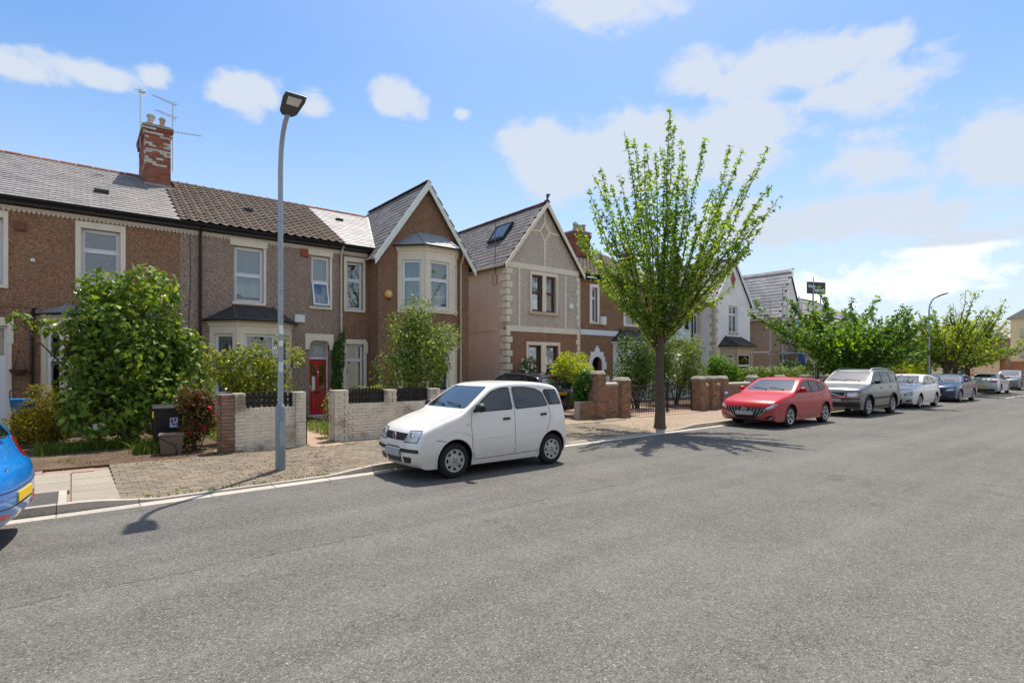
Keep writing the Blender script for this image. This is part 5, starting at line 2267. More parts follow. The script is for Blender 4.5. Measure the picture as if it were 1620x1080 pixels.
        for p in nm.polygons:
            c = p.center
            und = False
            for xw in (-sp['wb'] / 2, sp['wb'] / 2):
                d = math.hypot((c.x - xw) / s.zs, c.z - sp['rw'] - .02)
                if d < ra * 1.004 and abs(c.y) < s.W - .004 and (d > ra * .95 and abs(p.normal.y) < .5 or abs(c.y) < s.W - .27):
                    und = True
            if p.normal.z < -.9 and c.z < sp['prof'][len(sp['prof']) // 2][3] + .03:
                und = True
            p.material_index = 1 if und else 0
        nm.set_sharp_from_angle(angle=R(38))
        s.bodyo = o
        # arch lips
        for sg_ in (-1, 1):
            for xw in (-sp['wb'] / 2, sp['wb'] / 2):
                pts = []
                for k in range(25):
                    a = math.pi * (-.08 + 1.16 * k / 24)
                    x, z = xw + s.zs * (ra + .004) * math.cos(a), sp['rw'] + .02 + (ra + .004) * math.sin(a)
                    h = s.hit('side' if sg_ < 0 else 'side+', x + s.off.x - sp.get('dx', 0), z)
                    if h:
                        pts.append(h[0])
                if len(pts) > 3:
                    mb = MB()
                    mb.tube(pts, sp.get('lip', .014), 6)
                    mb.build('wheel_arch', sp.get('arch', s.paint), s.root, 60) if False else s.add(mb, 'wheel_arch', sp.get('arch', s.paint), 60)
        s.wheels()

    def add(s, mb, name, mt, smooth=None, parent=None, bevel=0, round_x=None):
        if round_x is not None:
            for v in mb.v:
                v.x = round_x + (v.x - round_x) * s.zs
        me = mb.mesh(name, Vector(), mt, smooth)
        return put(name, me, parent or s.root, bevel)

    def hit(s, view, a, b):
        """point on the body seen from a view; a,b are (x,z) for sides, (y,z) for ends, (x,y) for top; x from the nose"""
        ox = s.off.x
        if view in ('side', 'side+', 'top') and 'dx' in s.sp:
            a = a + s.sp['dx']
        if view == 'side':
            o, d = Vector((a - ox, -4, b)), Vector((0, 1, 0))
        elif view == 'side+':
            o, d = Vector((a - ox, 4, b)), Vector((0, -1, 0))
        elif view == 'front':
            o, d = Vector((-6, a, b)), Vector((1, 0, 0))
        elif view == 'rear':
            o, d = Vector((6, a, b)), Vector((-1, 0, 0))
        else:
            o, d = Vector((a - ox, b, 4)), Vector((0, 0, -1))
        h = s.bvh.ray_cast(o, d)
        if h[0] is None:
            h = s.bvh.find_nearest(o + d * 4)
        return (h[0], h[1]) if h[0] is not None else None

    def panel(s, name, view, poly, mt, off=.004, r=.03, step=.06, parent=None, depth=.012, smooth=40):
        poly = round_poly(poly, r) if r else poly
        bm = bmesh.new()
        vs = [bm.verts.new((p[0], p[1], 0)) for p in poly]
        bm.faces.new(vs)
        lo = [min(p[k] for p in poly) for k in (0, 1)]
        hi = [max(p[k] for p in poly) for k in (0, 1)]
        for k in (0, 1):
            v = lo[k] + step
            while v < hi[k] - step * .3:
                co = Vector((v, 0, 0)) if k == 0 else Vector((0, v, 0))
                no = Vector((1, 0, 0)) if k == 0 else Vector((0, 1, 0))
                bmesh.ops.bisect_plane(bm, geom=bm.verts[:] + bm.edges[:] + bm.faces[:], plane_co=co, plane_no=no)
                v += step
        nr = {}
        for v in bm.verts:
            h = s.hit(view, v.co.x, v.co.y)
            v.co = h[0] + h[1] * off
            nr[v] = h[1]
        be = [e for e in bm.edges if e.is_boundary]
        g_ = bmesh.ops.extrude_edge_only(bm, edges=be)
        old = {}
        for v in g_['geom']:
            if isinstance(v, bmesh.types.BMVert):
                o = [e.other_vert(v) for e in v.link_edges if e.other_vert(v) in nr]
                if o:
                    v.co = v.co - nr[o[0]] * (depth + off)
        bmesh.ops.recalc_face_normals(bm, faces=bm.faces)
        me = bpy.data.meshes.new(name)
        bm.to_mesh(me)
        bm.free()
        me.materials.append(M[mt])
        me.polygons.foreach_set('use_smooth', [True] * len(me.polygons))
        me.set_sharp_from_angle(angle=R(smooth))
        return put(name, me, parent or s.root)

    def both(s, name, poly, mt, **kw):
        s.panel(name, 'side', poly, mt, **kw)
        s.panel(name, 'side+', poly, mt, **kw)

    def line(s, name, view, pts, w, mt, off=.0015, closed=False, parent=None, h=.003):
        P = []
        pts = list(pts) + ([pts[0]] if closed else [])
        for a, b in zip(pts, pts[1:]):
            n = max(1, int(math.hypot(b[0] - a[0], b[1] - a[1]) / .05))
            P += [(a[0] + (b[0] - a[0]) * i / n, a[1] + (b[1] - a[1]) * i / n) for i in range(n)]
        P.append(pts[-1])
        H = [s.hit(view, *p) for p in P]
        mb = MB()
        for (p, n0), (q, n1) in zip(H, H[1:]):
            d = q - p
            if d.length < 1e-4 or d.length > .4:
                continue
            t0, t1 = d.cross(n0).normalized() * w / 2, d.cross(n1).normalized() * w / 2
            e = d.normalized() * w * .2
            a, b, c, dd = p - t0 - e + n0 * off, p + t0 - e + n0 * off, q + t1 + e + n1 * off, q - t1 + e + n1 * off
            mb.hexa([tuple(v - n0 * .004) for v in (a, b, c, dd)] + [tuple(v + n0 * h) for v in (a, b, c, dd)])
        return s.add(mb, name, mt, parent=parent)

    def wheels(s):
        sp = s.sp
        rw, tw, rr = sp['rw'], sp.get('tw', .19), sp['rr']
        kind = sp.get('rimkind', 'alloy')
        y0 = s.W * .985
        for xw in (-sp['wb'] / 2, sp['wb'] / 2):
            for sg_ in (-1, 1):
                cy = sg_ * (y0 - .02)
                hub = MB()
                hub.lathe((xw, cy - sg_ * tw * .5, rw), [(0, -.03), (rr * .7, -.03), (rr * .7, .03), (0, .03)], 20, 'y')
                w = s.add(hub, 'wheel', 'under', round_x=xw)
                t = MB()
                i = -sg_
                t.lathe((xw, cy, rw), [(rr, i * .012), (rr + .015, 0), (rw - .035, i * .002), (rw - .012, i * .016), (rw, i * .04), (rw, i * (tw - .04)), (rw - .012, i * (tw - .016)), (rr + .015, i * tw), (rr, i * tw), (rr, i * .012)], 36, 'y')
                s.add(t, 'tyre', 'tyre', 40, w, round_x=xw)
                rm = MB()
                rm.lathe((xw, cy, rw), [(rr - .03, i * .03), (rr - .024, i * .006), (rr - .004, i * .001), (rr + .002, i * .012), (rr, i * .14), (rr - .02, i * .14), (rr - .03, i * .03)], 32, 'y')
                if kind == 'cover':
                    rm.lathe((xw, cy, rw), [(0, i * .0), (rr * .34, i * .004), (rr * .5, i * .016), (rr * .62, i * .02)], 28, 'y')
                    n = 8
                    for k in range(n):
                        a0 = 2 * math.pi * (k + .27) / n
                        a1 = 2 * math.pi * (k + .73) / n
                        q = []
                        for yy in (cy + i * .028, cy + i * .014):
                            for a, r_ in ((a0 - .02, rr * .6), (a1 + .02, rr * .6), (a1 + .0, rr * .97), (a0 - .0, rr * .97)):
                                q.append((xw + r_ * math.cos(a), yy, rw + r_ * math.sin(a)))
                        rm.hexa(q)
                else:
                    n = sp.get('spokes', 5)
                    rm.lathe((xw, cy, rw), [(0, i * .012), (rr * .2, i * .012), (rr * .26, i * .03), (rr * .26, i * .06)], 20, 'y')
                    for k in range(n):
                        a = 2 * math.pi * k / n + .3
                        c_, s_ = math.cos(a), math.sin(a)
                        for sh in ((-.13, .13) if sp.get('twin') else (0,)):
                            wd0, wd1 = (rr * .14, rr * .1) if sp.get('twin') else (rr * .2, rr * .15)
                            q = []
                            for yy0, yy1 in ((.045, .04), (.018, .008)):
                                for r_, ww, yy, sgn in ((rr * .2, wd0, yy0, -1), (rr * .2, wd0, yy0, 1), (rr * .97, wd1, yy1, 1), (rr * .97, wd1, yy1, -1)):
                                    aa = a + sh * (r_ / rr)
                                    q.append((xw + r_ * math.cos(aa) - sgn * ww * math.sin(aa) * .5, cy + i * yy, rw + r_ * math.sin(aa) + sgn * ww * math.cos(aa) * .5))
                            rm.hexa(q)
                s.add(rm, 'rim', sp.get('rimmat', 'rim'), 30, w, round_x=xw)
                bk_ = MB()
                bk_.lathe((xw, cy, rw), [(0, i * .07), (rr - .01, i * .07)], 24, 'y')
                s.add(bk_, 'brake_drum', 'under', None, w, round_x=xw)
                nt_ = MB()
                for k in range(5 if kind != 'cover' else 4):
                    a = 2 * math.pi * k / (5 if kind != 'cover' else 4) + .5
                    q = rr * (.17 if kind == 'cover' else .13)
                    nt_.lathe((xw + q * math.cos(a), cy + i * .0, rw + q * math.sin(a)), [(0, -i * .004), (.013, -i * .004), (.013, i * .012)], 8, 'y')
                s.add(nt_, 'wheel_nut', 'trim_black', None, w, round_x=xw)

    # ---- common trim
    def plate(s, view, y, z, mt, w=.52, h=.11, txt=None, off=0):
        p = s.hit(view, y, z)[0]
        sx = -1 if view == 'front' else 1
        mb = MB()
        x0, x1 = sorted((p.x + sx * (.012 + off), p.x + sx * (.03 + off)))
        mb.box(x0, x1, y - w / 2, y + w / 2, z - h / 2, z + h / 2)
        o = s.add(mb, 'number_plate', mt, bevel=.004)
        if txt:
            me = text_mesh(txt, h * .92, .001, .001)
            me.materials.clear()
            me.materials.append(M['trim_black'])
            t = put('lettering', me, o)
            xd = Vector((0, sx, 0))
            t.matrix_local = fmat((p.x + sx * (.031 + off), y, z), xd, (0, 0, 1), (sx, 0, 0))
        return o

    def mirror(s, x, z, mt, y=None):
        for sg_ in (-1, 1):
            h = s.hit('side' if sg_ < 0 else 'side+', x, z)[0]
            mb = MB()
            c = h + Vector((.02, sg_ * .13, .06))
            prof = []
            for k in range(5):
                a = k / 4
                prof.append((.085 * math.sin(math.pi * (.12 + .5 * a)), -.075 + .13 * a))
            mb.lathe((c.x, c.y, c.z), [(0, -.085), (.05, -.075), (.082, -.045), (.094, 0), (.096, .035), (.088, .045), (0, .042)], 16, 'x')
            mb.v = [Vector((v.x, c.y + (v.y - c.y) * 1.18, c.z + (v.z - c.z) * .8)) for v in mb.v]
            m_ = s.add(mb, 'wing_mirror', mt, 50)
            mb = MB()
            mb.bar(h - Vector((0, sg_ * .02, 0)), c + Vector((0, -sg_ * .04, -.05)), .05, .04)
            s.add(mb, 'mirror_arm', 'trim_black', None, m_)
            mb = MB()
            mb.box(c.x + .043, c.x + .047, c.y - .085, c.y + .085, c.z - .055, c.z + .055)
            s.add(mb, 'mirror_glass', 'car_glass_pale', None, m_)

    def handle(s, x, z, mt, w=.16):
        for v in ('side', 'side+'):
            s.panel('door_handle', v, [(x - w / 2, z - .02), (x + w / 2, z - .016), (x + w / 2, z + .022), (x - w / 2, z + .018)], mt, off=.022, r=.015, step=.05)

    def wipers(s, x, z, w=.55):
        for y0 in (-.5, .02):
            a, b = s.hit('front', y0 + .05, z + .03), s.hit('front', y0 + w, z + .07)
            m_ = s.hit('front', (2 * y0 + w) / 2, z + .05)
            mb = MB()
            mb.tube([a[0] + a[1] * .03, m_[0] + m_[1] * .035, b[0] + b[1] * .02], .009, 5)
            mb.tube([a[0] + a[1] * .01, a[0] + a[1] * .04], .016, 5)
            s.add(mb, 'wiper', 'trim_black')

    def seams(s, pts_list, w=.010):
        for v in ('side', 'side+'):
            for p in pts_list:
                s.line('door_seam', v, p, w, 'trim_black', off=-.001, h=.0016)


def prof_of(kind, L, H, zb, nose):
    """(x_top, z_top, x_bottom, z_bottom, corner radius, crown)"""
    return [(a * L, b * H, c * L, d if d else zb, r, cr) for a, b, c, d, r, cr in nose]


HATCH = lambda: [
    (.000, .34, .000, .42, .02, .0), (.004, .42, .012, .24, .05, .004), (.012, .49, .03, .19, .07, .01), (.03, .55, .06, None, .09, .02), (.065, .595, .10, None, .1, .03),
    (.15, .645, .16, None, .11, .035), (.265, .69, .265, None, .10, .03), (.30, .74, .30, None, .07, .03), (.455, .955, .455, None, .075, .025), (.50, .985, .50, None, .085, .025), (.58, 1.0, .58, None, .09, .025),
    (.70, .985, .70, None, .09, .025), (.82, .935, .82, None, .09, .025), (.895, .885, .895, None, .07, .02), (.955, .70, .95, None, .07, .02), (.985, .62, .97, .24, .07, .01), (.998, .45, .995, .34, .05, .005), (1.0, .40, 1.0, .41, .02, 0)]
# white city car: tall, short bonnet
P_CITY = [
    (0, .47, 0, .44, .02, 0), (.008, .56, .012, .30, .05, .004), (.03, .66, .05, .22, .06, .008), (.05, .73, .10, .19, .06, .01), (.085, .80, .2, .185, .07, .02), (.19, .875, .35, .185, .09, .03), (.55, .985, .55, .185, .10, .035),
    (.86, 1.055, .86, .185, .09, .03), (.95, 1.10, .95, .185, .06, .025), (1.52, 1.455, 1.52, .185, .075, .02), (1.72, 1.515, 1.72, .185, .085, .02), (2.15, 1.54, 2.15, .185, .09, .02), (2.75, 1.525, 2.75, .185, .09, .02),
    (3.18, 1.475, 3.18, .185, .09, .02), (3.33, 1.42, 3.33, .185, .07, .02), (3.455, 1.06, 3.42, .19, .07, .015), (3.5, .88, 3.47, .24, .07, .01), (3.53, .62, 3.525, .36, .05, .005), (3.54, .50, 3.54, .47, .02, 0)]
P_CITY = [(x if x < .01 else (x * 1.1 / .3 * .3 if x < .3 else x) + (.1 * min(1, x / .3)), z, xb if xb < .005 else xb + .1 * min(1, xb / .3), zb, r, cr) for x, z, xb, zb, r, cr in P_CITY]
S_CITY = dict(L=3.64, W=1.58, H=1.54, wb=2.30, fo=.80, dx=.1, belt=1.0, prof=P_CITY, rw=.285, rr=.185, ra=.335, tw=.165, tum=.17, bfl=.7, bf=.12, nf=.05, rimkind='cover', rimmat='rim_dirty', lip=.016)


def scaled(P, L, H, fo0=None, **k):
    return P


def nose(P, k):
    f = lambda x: x if x < .003 else x + k * min(1, x / .35)
    return [(f(a), b, f(c), d, r, cr) for a, b, c, d, r, cr in P]


def hatch_spec(L, W, H, wb, fo, zb=.19, ns=.14, **kw):
    P = nose([(a * L, b * H, c * L, (d if d else zb), r, cr) for a, b, c, d, r, cr in HATCH()], ns)
    fo += ns
    L += ns
    d = dict(dx=ns, L=L, W=W, H=H, wb=wb, fo=fo, belt=.665 * H, prof=P, rw=.315, rr=.215, ra=.36, tw=.21, tum=.21, bfl=.9, bf=.2, nf=.09, spokes=5, twin=True)
    d.update(kw)
    return d


def side_glass(c, pts_list, mt='car_glass'):
    for p in pts_list:
        for v in ('side', 'side+'):
            c.line('window_seal', v, round_poly(p, .04), .016, 'trim_black', off=.0, closed=True, h=.006)
        c.both('side_window', p, mt, r=.04, off=.003)


# ---- white city car in the foreground
CX = (5.18 + 7.52) / 2 + .02
c = Car('parked_car', 'small white hatchback with black mirrors and plain wheel covers in front of number thirty', (CX, 8.14 + .775, 0), 0, S_CITY, 'paint_white')
c.panel('windscreen', 'front', [(-.66, 1.10), (.66, 1.10), (.545, 1.45), (-.545, 1.45)], 'car_glass_pale', r=.06)
c.panel('rear_window', 'rear', [(-.56, 1.08), (.56, 1.08), (.5, 1.40), (-.5, 1.40)], 'car_glass', r=.06)
side_glass(c, [[(1.08, 1.045), (1.3, 1.22), (1.55, 1.375), (1.78, 1.425), (1.96, 1.435), (1.99, 1.06)],
               [(2.07, 1.06), (2.05, 1.435), (2.35, 1.43), (2.62, 1.395), (2.78, 1.33), (2.9, 1.09)]])
c.both('quarter_panel', [(2.94, 1.095), (2.82, 1.33), (2.86, 1.385), (3.17, 1.375), (3.3, 1.1)], 'trim_gloss', r=.02)
c.both('quarter_window', [(3.02, 1.12), (2.96, 1.36), (3.15, 1.35), (3.25, 1.12)], 'car_glass', r=.03, off=.008)
for sg_ in (-1, 1):
    hl = c.panel('headlight', 'front', [(sg_ * .335, .60), (sg_ * .395, .775), (sg_ * .66, .79), (sg_ * .69, .76), (sg_ * .665, .615)], 'lamp_clear', off=.006, r=.03, step=.05)
    p = c.hit('front', sg_ * .5, .69)[0]
    mb = MB()
    mb.lathe((p.x, p.y, p.z), [(.075, -.002), (.06, -.012), (0, -.016)], 16, 'x')
    c.add(mb, 'headlamp_bulb', 'chrome', 50, hl)
    c.line('headlight_rim', 'front', [(sg_ * .335, .60), (sg_ * .395, .775), (sg_ * .66, .79), (sg_ * .69, .76), (sg_ * .665, .615)], .012, 'trim_black', closed=True, parent=hl, off=.004)
    c.panel('tail_light', 'rear', [(sg_ * .60, .95), (sg_ * .52, 1.38), (sg_ * .59, 1.38), (sg_ * .69, .95)], 'tail_red', off=.006, r=.02)
    c.panel('bumper_strip', 'front', [(sg_ * .26, .50), (sg_ * .26, .445), (sg_ * .72, .455), (sg_ * .72, .505)], 'trim_black', off=.016, r=.015)
    c.panel('fog_recess', 'front', [(sg_ * .30, .375), (sg_ * .33, .27), (sg_ * .52, .285), (sg_ * .54, .38)], 'trim_black', off=.004, r=.03)
    c.panel('side_repeater', 'side' if sg_ < 0 else 'side+', [(.93, .83), (.99, .835), (.99, .865), (.93, .86)], 'lamp_orange' if False else 'lamp_clear', off=.012, r=.015)
c.panel('grille', 'front', [(-.315, .62), (.315, .62), (.37, .735), (-.37, .735)], 'trim_black', off=.005, r=.02)
c.panel('lower_grille', 'front', [(-.27, .375), (-.25, .275), (.25, .275), (.27, .375)], 'trim_black', off=.003, r=.02)
c.line('bumper_seam', 'front', [(-.22, .515), (.22, .515)], .018, 'trim_black')
c.plate('front', 0, .425, 'plate_grey')
p = c.hit('front', 0, .675)[0]
mb = MB()
mb.lathe((p.x - .008, 0, p.z), [(.062, 0), (.064, -.012), (.05, -.016), (.048, -.008), (0, -.008)], 20, 'x')
bd = c.add(mb, 'badge', 'chrome', 40)
mb = MB()
mb.lathe((p.x - .017, 0, p.z), [(.046, 0), (.0, -.002)], 20, 'x')
c.add(mb, 'badge_face', 'badge_red', 40, bd)
me = text_mesh('FIAT', .036, .001, .0005)
me.materials.clear()
me.materials.append(M['chrome'])
t_ = put('lettering', me, bd)
t_.matrix_local = fmat((p.x - .0205, 0, p.z), (0, -1, 0), (0, 0, 1), (-1, 0, 0))
c.mirror(1.14, 1.06, 'trim_black')
for v in ('side', 'side+'):
    c.line('body_crease', v, [(1.06, .60), (2.0, .63), (2.75, .65)], .014, 'paint_white', off=.002, h=.006)
    c.line('arch_crease', v, [(.20, .56), (.40, .70), (.62, .765), (.86, .74), (1.02, .66)], .014, 'paint_white', off=.002, h=.006)
c.handle(1.83, .90, 'trim_black')
c.handle(2.76, .935, 'trim_black')
c.wipers(0, 1.10)
c.seams([[(1.06, 1.03), (1.03, .85), (1.06, .45), (1.12, .27)], [(2.03, 1.43), (2.035, 1.0), (2.03, .3)], [(2.93, 1.07), (2.95, .85), (2.86, .66), (2.78, .56)], [(1.12, .27), (2.03, .285), (2.72, .3)],
         [(.55, .60), (.30, .635)]])
c.line('bonnet_seam', 'top', [(.25, -.66), (.6, -.68), (.93, -.67)], .006, 'trim_black')
c.line('bonnet_seam', 'top', [(.25, .66), (.6, .68), (.93, .67)], .006, 'trim_black')
mb = MB()
h = c.hit('side', 2.35, 1.12)[0]


# ---- red hatchback
RS = hatch_spec(4.34, 1.795, 1.455, 2.65, .89, ns=.3, ys=1.1, zs=1.11)
c = Car('parked_car', 'shiny red five-door hatchback behind the street tree shadow', ((18.24 + 20.87) / 2 + .03, 8.3 + .98, 0), 0, RS, 'paint_red')


def trim_hatch(c, glass='car_glass', ws='car_glass_pale', mirror=None, plate='plate_grey', tail=True):
    sp = c.sp
    L, H, W = sp['L'] - sp['dx'], sp['H'], sp['W'] / 2
    f = lambda a, b: (a * L, b * H)
    c.panel('windscreen', 'front', [(-.80 * W, .725 * H), (.80 * W, .725 * H), (.63 * W, .945 * H), (-.63 * W, .945 * H)], ws, r=.06)
    c.panel('rear_window', 'rear', [(-.66 * W, .72 * H), (.66 * W, .72 * H), (.56 * W, .87 * H), (-.56 * W, .87 * H)], glass, r=.06)
    side_glass(c, [[f(.335, .70), f(.40, .81), f(.455, .885), f(.50, .92), f(.555, .935), f(.565, .705)],
                   [f(.582, .705), f(.572, .935), f(.65, .925), f(.70, .905), f(.735, .72)],
                   [f(.75, .725), f(.718, .90), f(.765, .875), f(.84, .77)]], glass)
    for v in ('side', 'side+'):
        c.line('window_trim', v, [f(.325, .692), f(.56, .696), f(.74, .712), f(.85, .765)], .012, 'trim_black')
    c.mirror(.345 * L, .71 * H, mirror or c.paint)
    c.handle(.545 * L, .60 * H, c.paint)
    c.handle(.745 * L, .62 * H, c.paint)
    c.wipers(0, .725 * H, .5)
    c.seams([[f(.33, .69), f(.305, .55), f(.32, .3), f(.345, .2)], [f(.573, .93), f(.57, .55), f(.575, .2)], [f(.745, .71), f(.765, .58), f(.74, .45), f(.70, .36)], [f(.345, .2), f(.575, .2), f(.69, .22)]])
    for v in ('side', 'side+'):
        c.line('body_crease', v, [f(.30, .585), f(.55, .6), f(.80, .635), f(.93, .66)], .012, c.paint, off=.002, h=.005)
    if plate:
        c.plate('front', 0, .30 * H, plate)
    for sg_ in (-1, 1):
        if tail:
            c.panel('tail_light', 'rear', [(sg_ * .60 * W, .63 * H), (sg_ * .94 * W, .64 * H), (sg_ * .9 * W, .74 * H), (sg_ * .62 * W, .69 * H)], 'tail_red', off=.006, r=.03)


trim_hatch(c)
H_, W_ = 1.455, .8975
gr = c.panel('grille', 'front', [(-.28, .28), (-.57, .45), (-.62, .60), (.62, .60), (.57, .45), (.28, .28)], 'trim_black', off=.018, r=.03, step=.04)
for k in range(-5, 6):
    if abs(k) > 1:
        y0, y1 = k * .085, k * .105
        c.line('grille_bar', 'front', [(y0, .36 + abs(k) * .012), (y1, .59)], .010, 'alu', off=.021, parent=gr)
for sg_ in (-1, 1):
    c.line('grille_bar', 'front', [(sg_ * .30, .31), (sg_ * .55, .46), (sg_ * .60, .585)], .014, 'chrome', off=.022, parent=gr)
    hl = c.panel('headlight', 'front', [(sg_ * .57, .575), (sg_ * .64, .54), (sg_ * .82, .62), (sg_ * .84, .70), (sg_ * .79, .705)], 'lamp_clear', off=.006, r=.02, step=.05)
    fg = c.panel('fog_recess', 'front', [(sg_ * .56, .31), (sg_ * .72, .39), (sg_ * .82, .37), (sg_ * .80, .27), (sg_ * .64, .255)], 'trim_gloss', off=.004, r=.03)
    c.panel('fog_light', 'front', [(sg_ * .64, .29), (sg_ * .74, .34), (sg_ * .76, .30), (sg_ * .70, .275)], 'lamp_clear', off=.012, r=.02, parent=fg)
c.panel('lower_grille', 'front', [(-.52, .245), (-.40, .205), (.40, .205), (.52, .245)], 'trim_black', off=.006, r=.02)
p = c.hit('front', 0, .545)[0]
mb = MB()
pts = [(p.x - .03, .085 * math.cos(2 * math.pi * k / 20), .552 + .045 * math.sin(2 * math.pi * k / 20)) for k in range(21)]
mb.tube(pts, .008, 6, False)
mb.tube([(p.x - .032, .045, .515), (p.x - .032, .025, .59)], .01, 6)
mb.tube([(p.x - .032, -.025, .515), (p.x - .032, -.045, .59)], .01, 6)
mb.tube([(p.x - .032, .035, .55), (p.x - .032, -.035, .555)], .009, 6)
stuff(c.add(mb, 'badge', 'chrome', 50))

# ---- silver SUV
P_SUV = [(0, .60, 0, .57, .02, 0), (.01, .72, .015, .42, .05, .004), (.03, .85, .06, .30, .07, .01), (.06, .96, .15, .27, .08, .015), (.15, 1.03, .3, .26, .10, .02), (.6, 1.12, .6, .26, .12, .035), (1.18, 1.19, 1.18, .26, .11, .03), (1.28, 1.25, 1.28, .26, .07, .03),
         (1.92, 1.64, 1.92, .26, .08, .02), (2.15, 1.71, 2.15, .26, .09, .02), (2.6, 1.735, 2.6, .26, .09, .02), (3.5, 1.72, 3.5, .26, .09, .02), (4.2, 1.68, 4.2, .26, .09, .02), (4.45, 1.62, 4.45, .26, .08, .02), (4.66, 1.16, 4.6, .27, .08, .015), (4.74, 1.0, 4.7, .32, .07, .01), (4.79, .7, 4.78, .45, .05, .005), (4.8, .58, 4.8, .55, .02, 0)]
SS = dict(L=4.8, W=1.90, H=1.74, wb=2.72, fo=.95, belt=1.14, prof=P_SUV, rw=.365, rr=.235, ra=.42, tw=.23, tum=.19, bfl=.9, bf=.18, nf=.07, spokes=6, lip=.03, arch='trim_black')
c = Car('parked_car', 'silver grey estate four-by-four with roof rails and black lower bumper', ((24.8 + 27.34) / 2 + .05, 8.25 + .93, 0), 0, SS, 'paint_silver')
c.panel('windscreen', 'front', [(-.80, 1.26), (.80, 1.26), (.66, 1.64), (-.66, 1.64)], 'car_glass_pale', r=.06)
c.panel('rear_window', 'rear', [(-.66, 1.22), (.66, 1.22), (.6, 1.58), (-.6, 1.58)], 'car_glass', r=.06)
side_glass(c, [[(1.42, 1.2), (1.72, 1.40), (1.98, 1.57), (2.2, 1.62), (2.42, 1.635), (2.45, 1.2)], [(2.53, 1.2), (2.5, 1.635), (3.1, 1.63), (3.38, 1.62), (3.42, 1.22)], [(3.5, 1.22), (3.46, 1.615), (4.15, 1.58), (4.38, 1.28)]])
c.mirror(1.5, 1.2, 'trim_black')
c.handle(2.25, 1.03, 'trim_black')
c.handle(3.3, 1.05, 'trim_black')
c.wipers(0, 1.25, .6)
c.seams([[(1.38, 1.17), (1.33, .9), (1.36, .5)], [(2.49, 1.63), (2.5, .9), (2.5, .45)], [(3.46, 1.2), (3.52, .95), (3.4, .72)]])
c.both('rubbing_strip', [(1.42, .70), (1.42, .62), (3.3, .64), (3.3, .71)], 'trim_black', r=.01, off=.012)
c.both('sill_trim', [(1.36, .38), (1.36, .29), (3.36, .29), (3.36, .38)], 'trim_black', r=.01, off=.012)
c.panel('lower_bumper', 'front', [(-.90, .55), (-.86, .36), (.86, .36), (.90, .55), (.4, .52), (-.4, .52)], 'trim_black', off=.012, r=.03)
c.panel('skid_plate', 'front', [(-.4, .36), (-.34, .29), (.34, .29), (.4, .36)], 'alu', off=.02, r=.02)
c.line('bumper_strip', 'front', [(-.85, .655), (.85, .655)], .04, 'trim_black', off=.006, h=.012)
gr = c.panel('grille', 'front', [(-.36, .72), (-.40, .90), (.40, .90), (.36, .72)], 'trim_black', off=.008, r=.03)
c.line('grille_frame', 'front', [(-.36, .72), (-.40, .90), (.40, .90), (.36, .72)], .02, 'chrome', off=.008, closed=True, parent=gr)
c.line('grille_bar', 'front', [(-.37, .73), (.38, .89)], .025, 'chrome', off=.012, parent=gr)
c.plate('front', 0, .60, 'plate_grey')
for sg_ in (-1, 1):
    c.panel('headlight', 'front', [(sg_ * .47, .73), (sg_ * .46, .875), (sg_ * .74, .89), (sg_ * .80, .86), (sg_ * .76, .745)], 'lamp_clear', off=.006, r=.03, step=.05)
    c.panel('indicator', 'front', [(sg_ * .775, .745), (sg_ * .81, .86), (sg_ * .86, .85), (sg_ * .84, .76)], 'lamp_orange', off=.006, r=.02, step=.04)
    c.panel('tail_light', 'rear', [(sg_ * .72, .95), (sg_ * .66, 1.6), (sg_ * .74, 1.6), (sg_ * .85, .95)], 'tail_red', off=.008, r=.02)
    ps = []
    for k in range(9):
        x = 1.95 + 2.35 * k / 8
        h = c.hit('top', x, sg_ * .60)[0]
        ps.append(h + Vector((0, 0, .05 if 0 < k < 8 else .0)))
    mb = MB()
    mb.tube(ps, .02, 6)
    c.add(mb, 'roof_rail', 'trim_black' if sg_ > 0 else 'alu', 50)

# ---- white hatch further on
WS = hatch_spec(4.42, 1.81, 1.5, 2.55, .95, rr=.215)
c = Car('parked_car', 'white hatchback with large swept headlights between the silver and dark blue cars', ((32.05 + 34.33) / 2, 8.45 + .89, 0), 0, WS, 'paint_white')
trim_hatch(c, plate=None)
c.panel('grille', 'front', [(-.42, .62), (-.36, .50), (.36, .50), (.42, .62)], 'trim_black', off=.006, r=.03)
c.panel('lower_grille', 'front', [(-.45, .40), (-.40, .25), (.40, .25), (.45, .40)], 'trim_black', off=.004, r=.03)
c.plate('front', 0, .455, 'plate_white')
for sg_ in (-1, 1):
    hl = c.panel('headlight', 'front', [(sg_ * .47, .60), (sg_ * .55, .55), (sg_ * .80, .585), (sg_ * .84, .72), (sg_ * .80, .735), (sg_ * .62, .69)], 'trim_gloss', off=.006, r=.03, step=.05)
    c.panel('headlamp_bulb', 'front', [(sg_ * .55, .595), (sg_ * .60, .58), (sg_ * .77, .61), (sg_ * .79, .69), (sg_ * .64, .66)], 'lamp_clear', off=.012, r=.02, step=.05, parent=hl)
    c.panel('fog_recess', 'front', [(sg_ * .55, .36), (sg_ * .78, .40), (sg_ * .80, .35), (sg_ * .6, .29)], 'trim_black', off=.004, r=.03)

